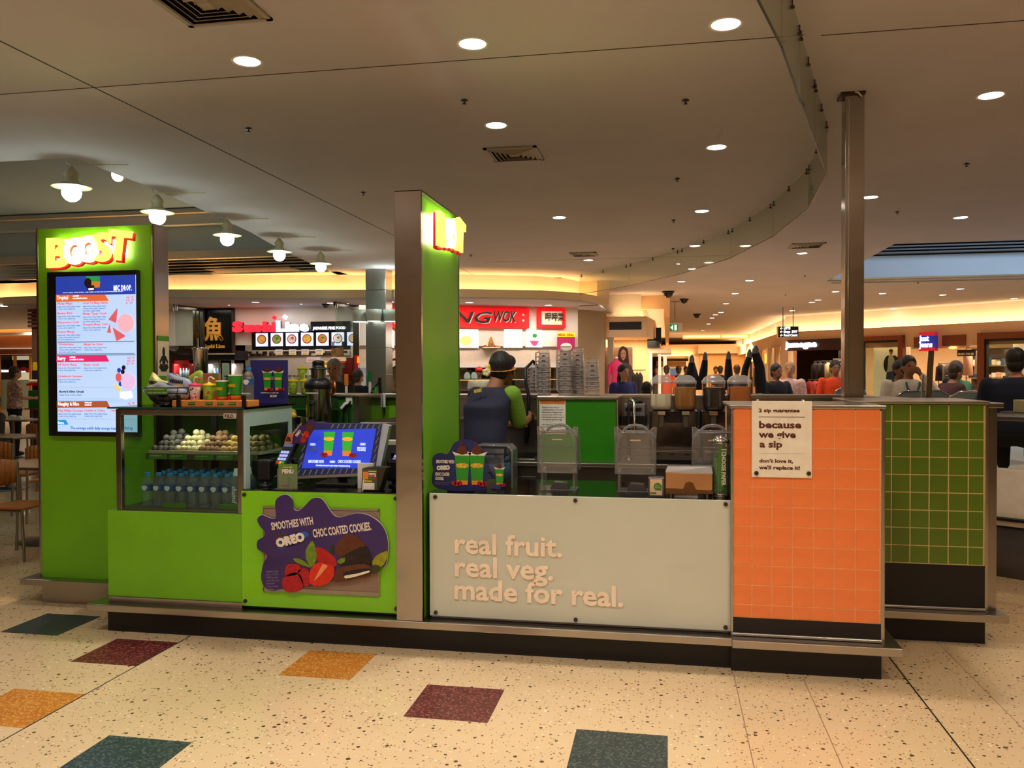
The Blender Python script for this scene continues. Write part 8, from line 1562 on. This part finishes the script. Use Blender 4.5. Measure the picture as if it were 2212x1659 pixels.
for x, y, a, l in ((-6.5, 7.95, math.pi + .1, 'veneer chair behind nearest table with orange back'), (-7.35, 8.35, math.pi - .2, 'veneer chair at left edge behind first table'), (-8.2, 10.1, math.pi + .2, 'veneer chair beyond second table at left'), (-9.3, 11.2, math.pi - .3, 'veneer chair facing tray table at left'), (-8.9, 11.6, .4, 'veneer chair turned beside lime tower edge'), (-10.6, 14.2, .3, 'veneer chair behind tray table near lime tower'), (-11.5, 14.6, 2.8, 'veneer chair behind tray table further left'), (-11.0, 15.6, .1, 'veneer chair in last row near timber pier'), (-12.4, 15.9, 3.0, 'veneer chair in last row by woman in floral top')): dup(ch0, (x, y, 0), l, rz=a + 0.0) if False else wood_chair(x, y, a, l)
def ltable(x0, x1, y0, y1, label):
    t = thing('food_court_table', label, 'table', ((x0 + x1) / 2, (y0 + y1) / 2, 0)); cx, cy = (x0 + x1) / 2, (y0 + y1) / 2
    bx('table_top', mat('table_laminate', (176, 140, 112), .3), x0, x1, y0, y1, .715, .74, t, bevel=.006); bx('edge_band', STEELD, x0 - .004, x1 + .004, y0 - .004, y1 + .004, .712, .735, t, bevel=.006); B().cyl((cx, cy, .02), (cx, cy, .715), .035, n=10).build('column', STEELD, t); B().lathe((cx, cy, 0), [(.26, 0), (.26, .015), (.05, .04)], 18).build('foot', STEELD, t)
ltable(-6.25, -5.3, 6.62, 7.3, 'nearest pale topped table at left picture edge'); ltable(-7.0, -6.1, 8.4, 9.1, 'pale table beside lime tower behind first chairs'); ltable(-12.6, -11.4, 13.2, 13.9, 'table with white food tray at left'); ltable(-9.3, -8.5, 9.6, 10.3, 'table in third row at left'); ltable(-11.2, -10.2, 14.9, 15.6, 'table in back row near timber pier')
t = thing('food_tray', 'white tray with crumpled wrappers on left table', 'tray', (-11.9, 13.5, .741)); bx('tray', PAPER, -12.1, -11.65, 13.35, 13.65, .741, .755, t); B().sph((-11.95, 13.5, .78), .06, 8, 6, (1.4, 1, .7)).sph((-11.8, 13.48, .775), .045, 8, 6, (1.3, 1, .7)).build('wrapper', PAPER, t)
tag(bx('shopping_bag', mat('green_bag', (30, 130, 60), .6), -12.35, -11.95, 14.35, 14.5, .9, 1.25), 'green shopping bag on chair by woman in floral top', 'bag'); tag(bx('bag_stand_chair_seat', WOODO, -12.4, -11.9, 14.3, 14.6, .88, .9), 'bench seat under the green shopping bag', 'bench'); 
for x in (-12.38, -11.95): tag(bx('bench_leg', STEELD, x, x + .04, 14.42, 14.46, 0, .88, bpy.data.objects['bag_stand_chair_seat']), None)
t = thing('bakery_cabinet', 'dark cabinet with red tray of pale cakes by timber pier', 'cabinet', (-11.5, 16.0, 0)); r = (-13.718, -13.369, 1.268, 1.640); bx('cabinet', DARK, r[0], r[1], 16.05, 16.4, 0, r[3], t); bx('red_tray', RED, r[0] + .03, r[1], 15.85, 16.05, r[2] + .05, r[2] + .1, t)
for i in range(4): B().sph((r[0] + .08 + i * .07, 15.92, r[2] + .14), .045, 8, 6).build('cake', CREAMP, t)

# ================================================================ people
def person(label, x, y, rz=0.0, fl=0.0, h=1.7, sit=False, top=None, low=None, hair=None, skin=None, arms='down', long=False, sleeve=.55, vox=.02, wide=1.0, cap=None, lean=0.0):
    top = top or NAVYF; low = low or BLKF; hair = hair or HAIRB; skin = skin or SKIN
    t = thing('person', label, 'person', (x, y, fl)); k = h / 1.7; M = Matrix.Translation((x, y, fl)) @ Matrix.Rotation(rz, 4, 'Z') @ Matrix.Scale(k, 4)
    hz = .47 if sit else .92; V = Vector
    hp = V((0, 0, hz)); ln = lambda z: V((0, -lean * (z - hz), z)); sh = ln(hz + .5); nk = ln(hz + .56); hd = ln(hz + .68) + V((0, -.02, 0))
    b = B(); torso_rings(b, [(hp + V((0, 0, -.07)), .15 * wide, .11, 0), (ln(hz + .05), .155 * wide, .115, 0), (ln(hz + .2), .135 * wide, .1, 0), (ln(hz + .38), .16 * wide, .11, 0), (ln(hz + .47), .165 * wide, .095, 0), (ln(hz + .53), .08, .07, 0)], 16)
    limb(b, [nk + V((0, 0, -.04)), hd + V((0, .01, -.05))], [.055, .052]); b.sph(hd + V((0, 0, .02)), .09, 14, 10, (.85, 1.02, 1.2)); b.sph(hd + V((0, -.045, -.045)), .055, 12, 8, (.95, 1, 1)); b.tube([hd + V((0, -.085, .015)), hd + V((0, -.112, -.015)), hd + V((0, -.095, -.03))], [.011, .015, .01], 6)
    for s in (-1, 1): b.sph(hd + V((s * .082, .01, .0)), .025, 8, 6, (.4, .8, 1.2))
    A = []
    for s in (-1, 1):
        sp_ = sh + V((s * .185 * wide, 0, -.03)); m_ = arms if isinstance(arms, str) else arms[0 if s < 0 else 1]
        if m_ == 'down': el, wr = sp_ + V((s * .05, .02, -.28)), sp_ + V((s * .05, -.05, -.53))
        elif m_ == 'fwd': el, wr = sp_ + V((s * .06, -.06, -.26)), sp_ + V((-s * .02, -.3, -.27))
        elif m_ == 'face': el, wr = sp_ + V((s * .1, -.16, -.22)), hd + V((s * .07, -.13, -.07))
        else: el, wr = sp_ + V((s * .1, -.12, -.24)), sp_ + V((s * .12, -.38, -.3))
        A.append((sp_, el, wr)); limb(b, [sp_, sp_.lerp(el, .5), el, el.lerp(wr, .35), wr], [.055, .048, .04, .04, .027], 10)
        d = (wr - el).normalized(); b.obox(wr + d * .05, .028, .07, .08, d.to_track_quat('Y', 'Z').to_matrix())
        for f in range(4): p = wr + d * .085 + V((0, 0, .026 - f * .017)); b.tube([p - d * .02, p + d * .03, p + d * (.062 - .006 * abs(f - 1.4)) + V((0, 0, -.012))], [.011, .01, .008], 5)
        b.tube([wr + d * .02, wr + d * .05 + V((-s * .03, 0, .03)), wr + d * .08 + V((-s * .035, 0, .035))], [.013, .011, .009], 5)
    Lg = []
    for s in (-1, 1):
        a0 = hp + V((s * .085, 0, -.05))
        if sit: kn = V((s * .12, -.42, .46)); an = V((s * .12, -.4, .08))
        else: kn = V((s * .095, -.01, .49)); an = V((s * .1, .02, .08))
        Lg.append((a0, kn, an)); limb(b, [a0, a0.lerp(kn, .5), kn, kn.lerp(an, .35), an], [.085, .073, .056, .054, .036], 10); b.sph((an.x, an.y - .06, .045), .05, 10, 6, (.85, 1.9, .75))
    b.xf(M).build('body', skin, t, remesh=vox, smooth_it=2)
    b = B(); torso_rings(b, [(ln(hz + .0), .172 * wide, .132, 0), (ln(hz + .08), .175 * wide, .132, 0), (ln(hz + .2), .16 * wide, .12, 0), (ln(hz + .38), .182 * wide, .13, 0), (ln(hz + .475), .178 * wide, .112, 0), (ln(hz + .54), .09, .08, 0)], 18)
    for sp_, el, wr in A:
        if sleeve <= .6: limb(b, [sp_, sp_.lerp(el, .5), sp_.lerp(el, sleeve * 1.4)], [.072, .066, .06], 10)
        else: limb(b, [sp_, sp_.lerp(el, .5), el, el.lerp(wr, .9)], [.072, .064, .055, .042], 10)
    b.xf(M).build('shirt', top, t, remesh=vox, smooth_it=2)
    b = B(); b.sph(hp + V((0, 0, -.02)), .155, 16, 10, (1.05 * wide, .85, .75))
    for a0, kn, an in Lg: limb(b, [a0, a0.lerp(kn, .5), kn, kn.lerp(an, .9)], [.102, .09, .074, .06], 10)
    b.xf(M).build('trousers', low, t, remesh=vox, smooth_it=2)
    b = B(); b.sph(hd + V((0, .02, .05)), .098, 16, 10, (.92, 1.0, 1.05)); b.sph(hd + V((0, .05, -.02)), .075, 12, 8, (1.05, .8, 1.0))
    if long: b.sph(hd + V((0, .055, -.1)), .08, 12, 8, (1.15, .7, 1.7))
    b.xf(M).build('hair', hair, t)
    if cap: B().sph(hd + V((0, .01, .06)), .105, 14, 8, (.95, 1.05, .8)).sph(hd + V((0, -.1, .05)), .07, 12, 6, (1, .9, .2)).xf(M).build('cap', cap, t)
    k2 = B()
    for s in (-1, 1): k2 = B().sph(hd + V((s * .033, -.082, .02)), .011, 6, 5, (1.2, .6, .8)).xf(M); k2.build('eye', INK, t)
    B().tube([hd + V((-.022, -.093, -.055)), hd + V((.022, -.093, -.055))], .006, 5).xf(M).build('mouth', mat('lips', (150, 80, 66), .5), t)
    for a0, kn, an in Lg: B().sph((an.x, an.y - .05, .05), .058, 12, 6, (.85, 1.9, .8)).xf(M).build('shoe', BLKP, t)
    return t
PI = math.pi; SH = lambda n, c, v=.1: mat('shirt_' + n, c, .85, var=v, scale=24)
person('grey haired man facing the kiosk behind the juicer', (-4.166, 1.499)[0], 10.0, .15, h=1.72, top=SH('dark', (50, 40, 38)), hair=HAIRG, skin=SKIND)
person('short haired person in black seen from behind by steel column', (-5.004, 1.468)[0], 13.0, PI - .4, h=1.6, top=BLKF, hair=HAIRB)
person('woman in pink and black floral top standing by left tables', (-12.351, 1.468)[0], 14.0, PI - .6, h=1.68, top=SH('floral', (206, 160, 140), .75), sleeve=.55, hair=HAIRB, wide=1.15, arms='fwd')
person('person in dark shirt reaching across table at left picture edge', (-9.521, 1.269)[0], 10.4, -PI / 2 + .3, sit=True, h=1.72, top=SH('dark', (50, 40, 38)), arms='out', skin=SKIND)
person('man in dark vest seated low beyond kiosk rear wall', (1.719, 1.559)[0], 14.0, .6, h=1.66, top=SH('vest', (34, 32, 30)), low=BLKF, hair=HAIR, skin=SKIND, wide=1.2, arms='fwd')
person('fair haired woman in pink check shirt beside dark vest man', (2.016, 1.596)[0], 14.6, -.2, h=1.7, top=SH('pink', (226, 180, 170), .3), low=CLO('denim', (60, 84, 120)), hair=mat('fair_hair', (176, 136, 96), .6), sleeve=.55)
person('person in bright orange jacket before maroon fascia shop', (2.813, 1.593)[0], 15.0, .1, h=1.72, top=SH('orange', (236, 74, 26)), low=CLO('black', (34, 30, 32)), hair=HAIR, skin=SKIND, wide=1.15, sleeve=.6)
w_ = person('woman in white top with blue beads resting hand on cheek', (2.919, 1.592)[0], 11.0, .15, PF, h=1.74, sit=True, top=SH('white', (224, 212, 200)), low=BLKF, hair=HAIR, skin=SKIND, arms=('down', 'face'), sleeve=.9, wide=1.35)
bp_ = Vector(((2.919, 1.592)[0], 11.0, PF)); B().tube([bp_ + Vector((.075 * math.cos(a) + .02, -.13 - .02 * math.sin(-a), 1.0 + .13 * math.sin(a))) for a in [PI + PI * i / 10 for i in range(11)]], .012, 6).build('bead_necklace', mat('teal_beads', (60, 110, 130), .4), w_)
person('person in brown leaning behind woman in white top', (3.096, 1.560)[0], 12.3, .5, PF, h=1.68, sit=True, top=SH('brown', (86, 54, 40)), hair=HAIR, skin=SKIND, sleeve=.9, arms='fwd', lean=.1)
person('brown haired person leaning forward right of steel post', (3.793, 1.459)[0], 12.6, PI / 2 + .4, PF, h=1.62, sit=True, top=SH('plum', (96, 62, 70)), hair=HAIRB, arms='fwd', lean=.3)
person('grey haired diner in mint green shirt leaning over table', (4.214, 1.548)[0], 12.9, -PI / 2 + .2, PF, h=1.68, sit=True, top=SH('mint', (120, 196, 160)), hair=HAIRG, arms='fwd', lean=.25)
person('dark haired man in navy polo with back turned at right edge', (3.529, 1.637)[0], 9.4, PI - .4, PF, h=1.8, sit=True, top=SH('navy', (24, 28, 52)), hair=HAIR, arms='fwd', wide=1.3)
person('dark haired person in blue before portrait poster', (-0.687, 1.532)[0], 13.2, .7, h=1.66, top=SH('blue', (50, 50, 110)), hair=HAIR, long=True)
person('person in teal top with back turned left of juice bowls', (-0.263, 1.399)[0], 10.6, PI, h=1.42, lean=.25, top=SH('teal', (20, 110, 110)), hair=HAIR)
for x, y, c, l, a in (((-0.322, 1.538)[0], 25, (70, 50, 50), 'far walker in dark top at left of walkway', 0.0), ((-0.025, 1.539)[0], 24, (226, 100, 60), 'far walker in orange top with back turned', PI), ((0.335, 1.533)[0], 26, (34, 30, 34), 'far walker in black left of denim legs', PI), ((0.621, 1.525)[0], 29, (40, 36, 40), 'far walker in black behind first denim leg', .3), ((1.634, 1.527)[0], 27, (60, 44, 44), 'far walker in dark red between denim legs', PI), ((1.769, 1.514)[0], 32, (216, 150, 130), 'far walker in pale pink between denim legs', 0.0), ((1.746, 1.480)[0], 22, (90, 70, 64), 'far walker in brown right of third denim leg', PI)):
    person(l, x, y, a, top=SH('%d_%d_%d' % c, c), h=1.7, vox=.03)
p = WAM @ Vector(((1.862, 1.618)[0], -.0, 0)); person('noodle shop server in red cap behind counter', p.x + .1, p.y + .12, wang, h=1.66, top=SH('server', (206, 196, 186)), cap=RED, hair=HAIR, vox=.025)
p = WAM @ Vector(((3.157, 1.614)[0], .1, 0)); person('noodle shop server by service doorway', p.x, p.y + .12, wang, h=1.68, top=SH('server2', (90, 60, 56)), hair=HAIR, vox=.025)
p = Vector(((-9.543, 1.637)[0], 17.85, 0)); person('sushi shop server in black cap behind counter', p.x, p.y, 0, h=1.68, top=BLKF, cap=BLKP, hair=HAIR, vox=.025)
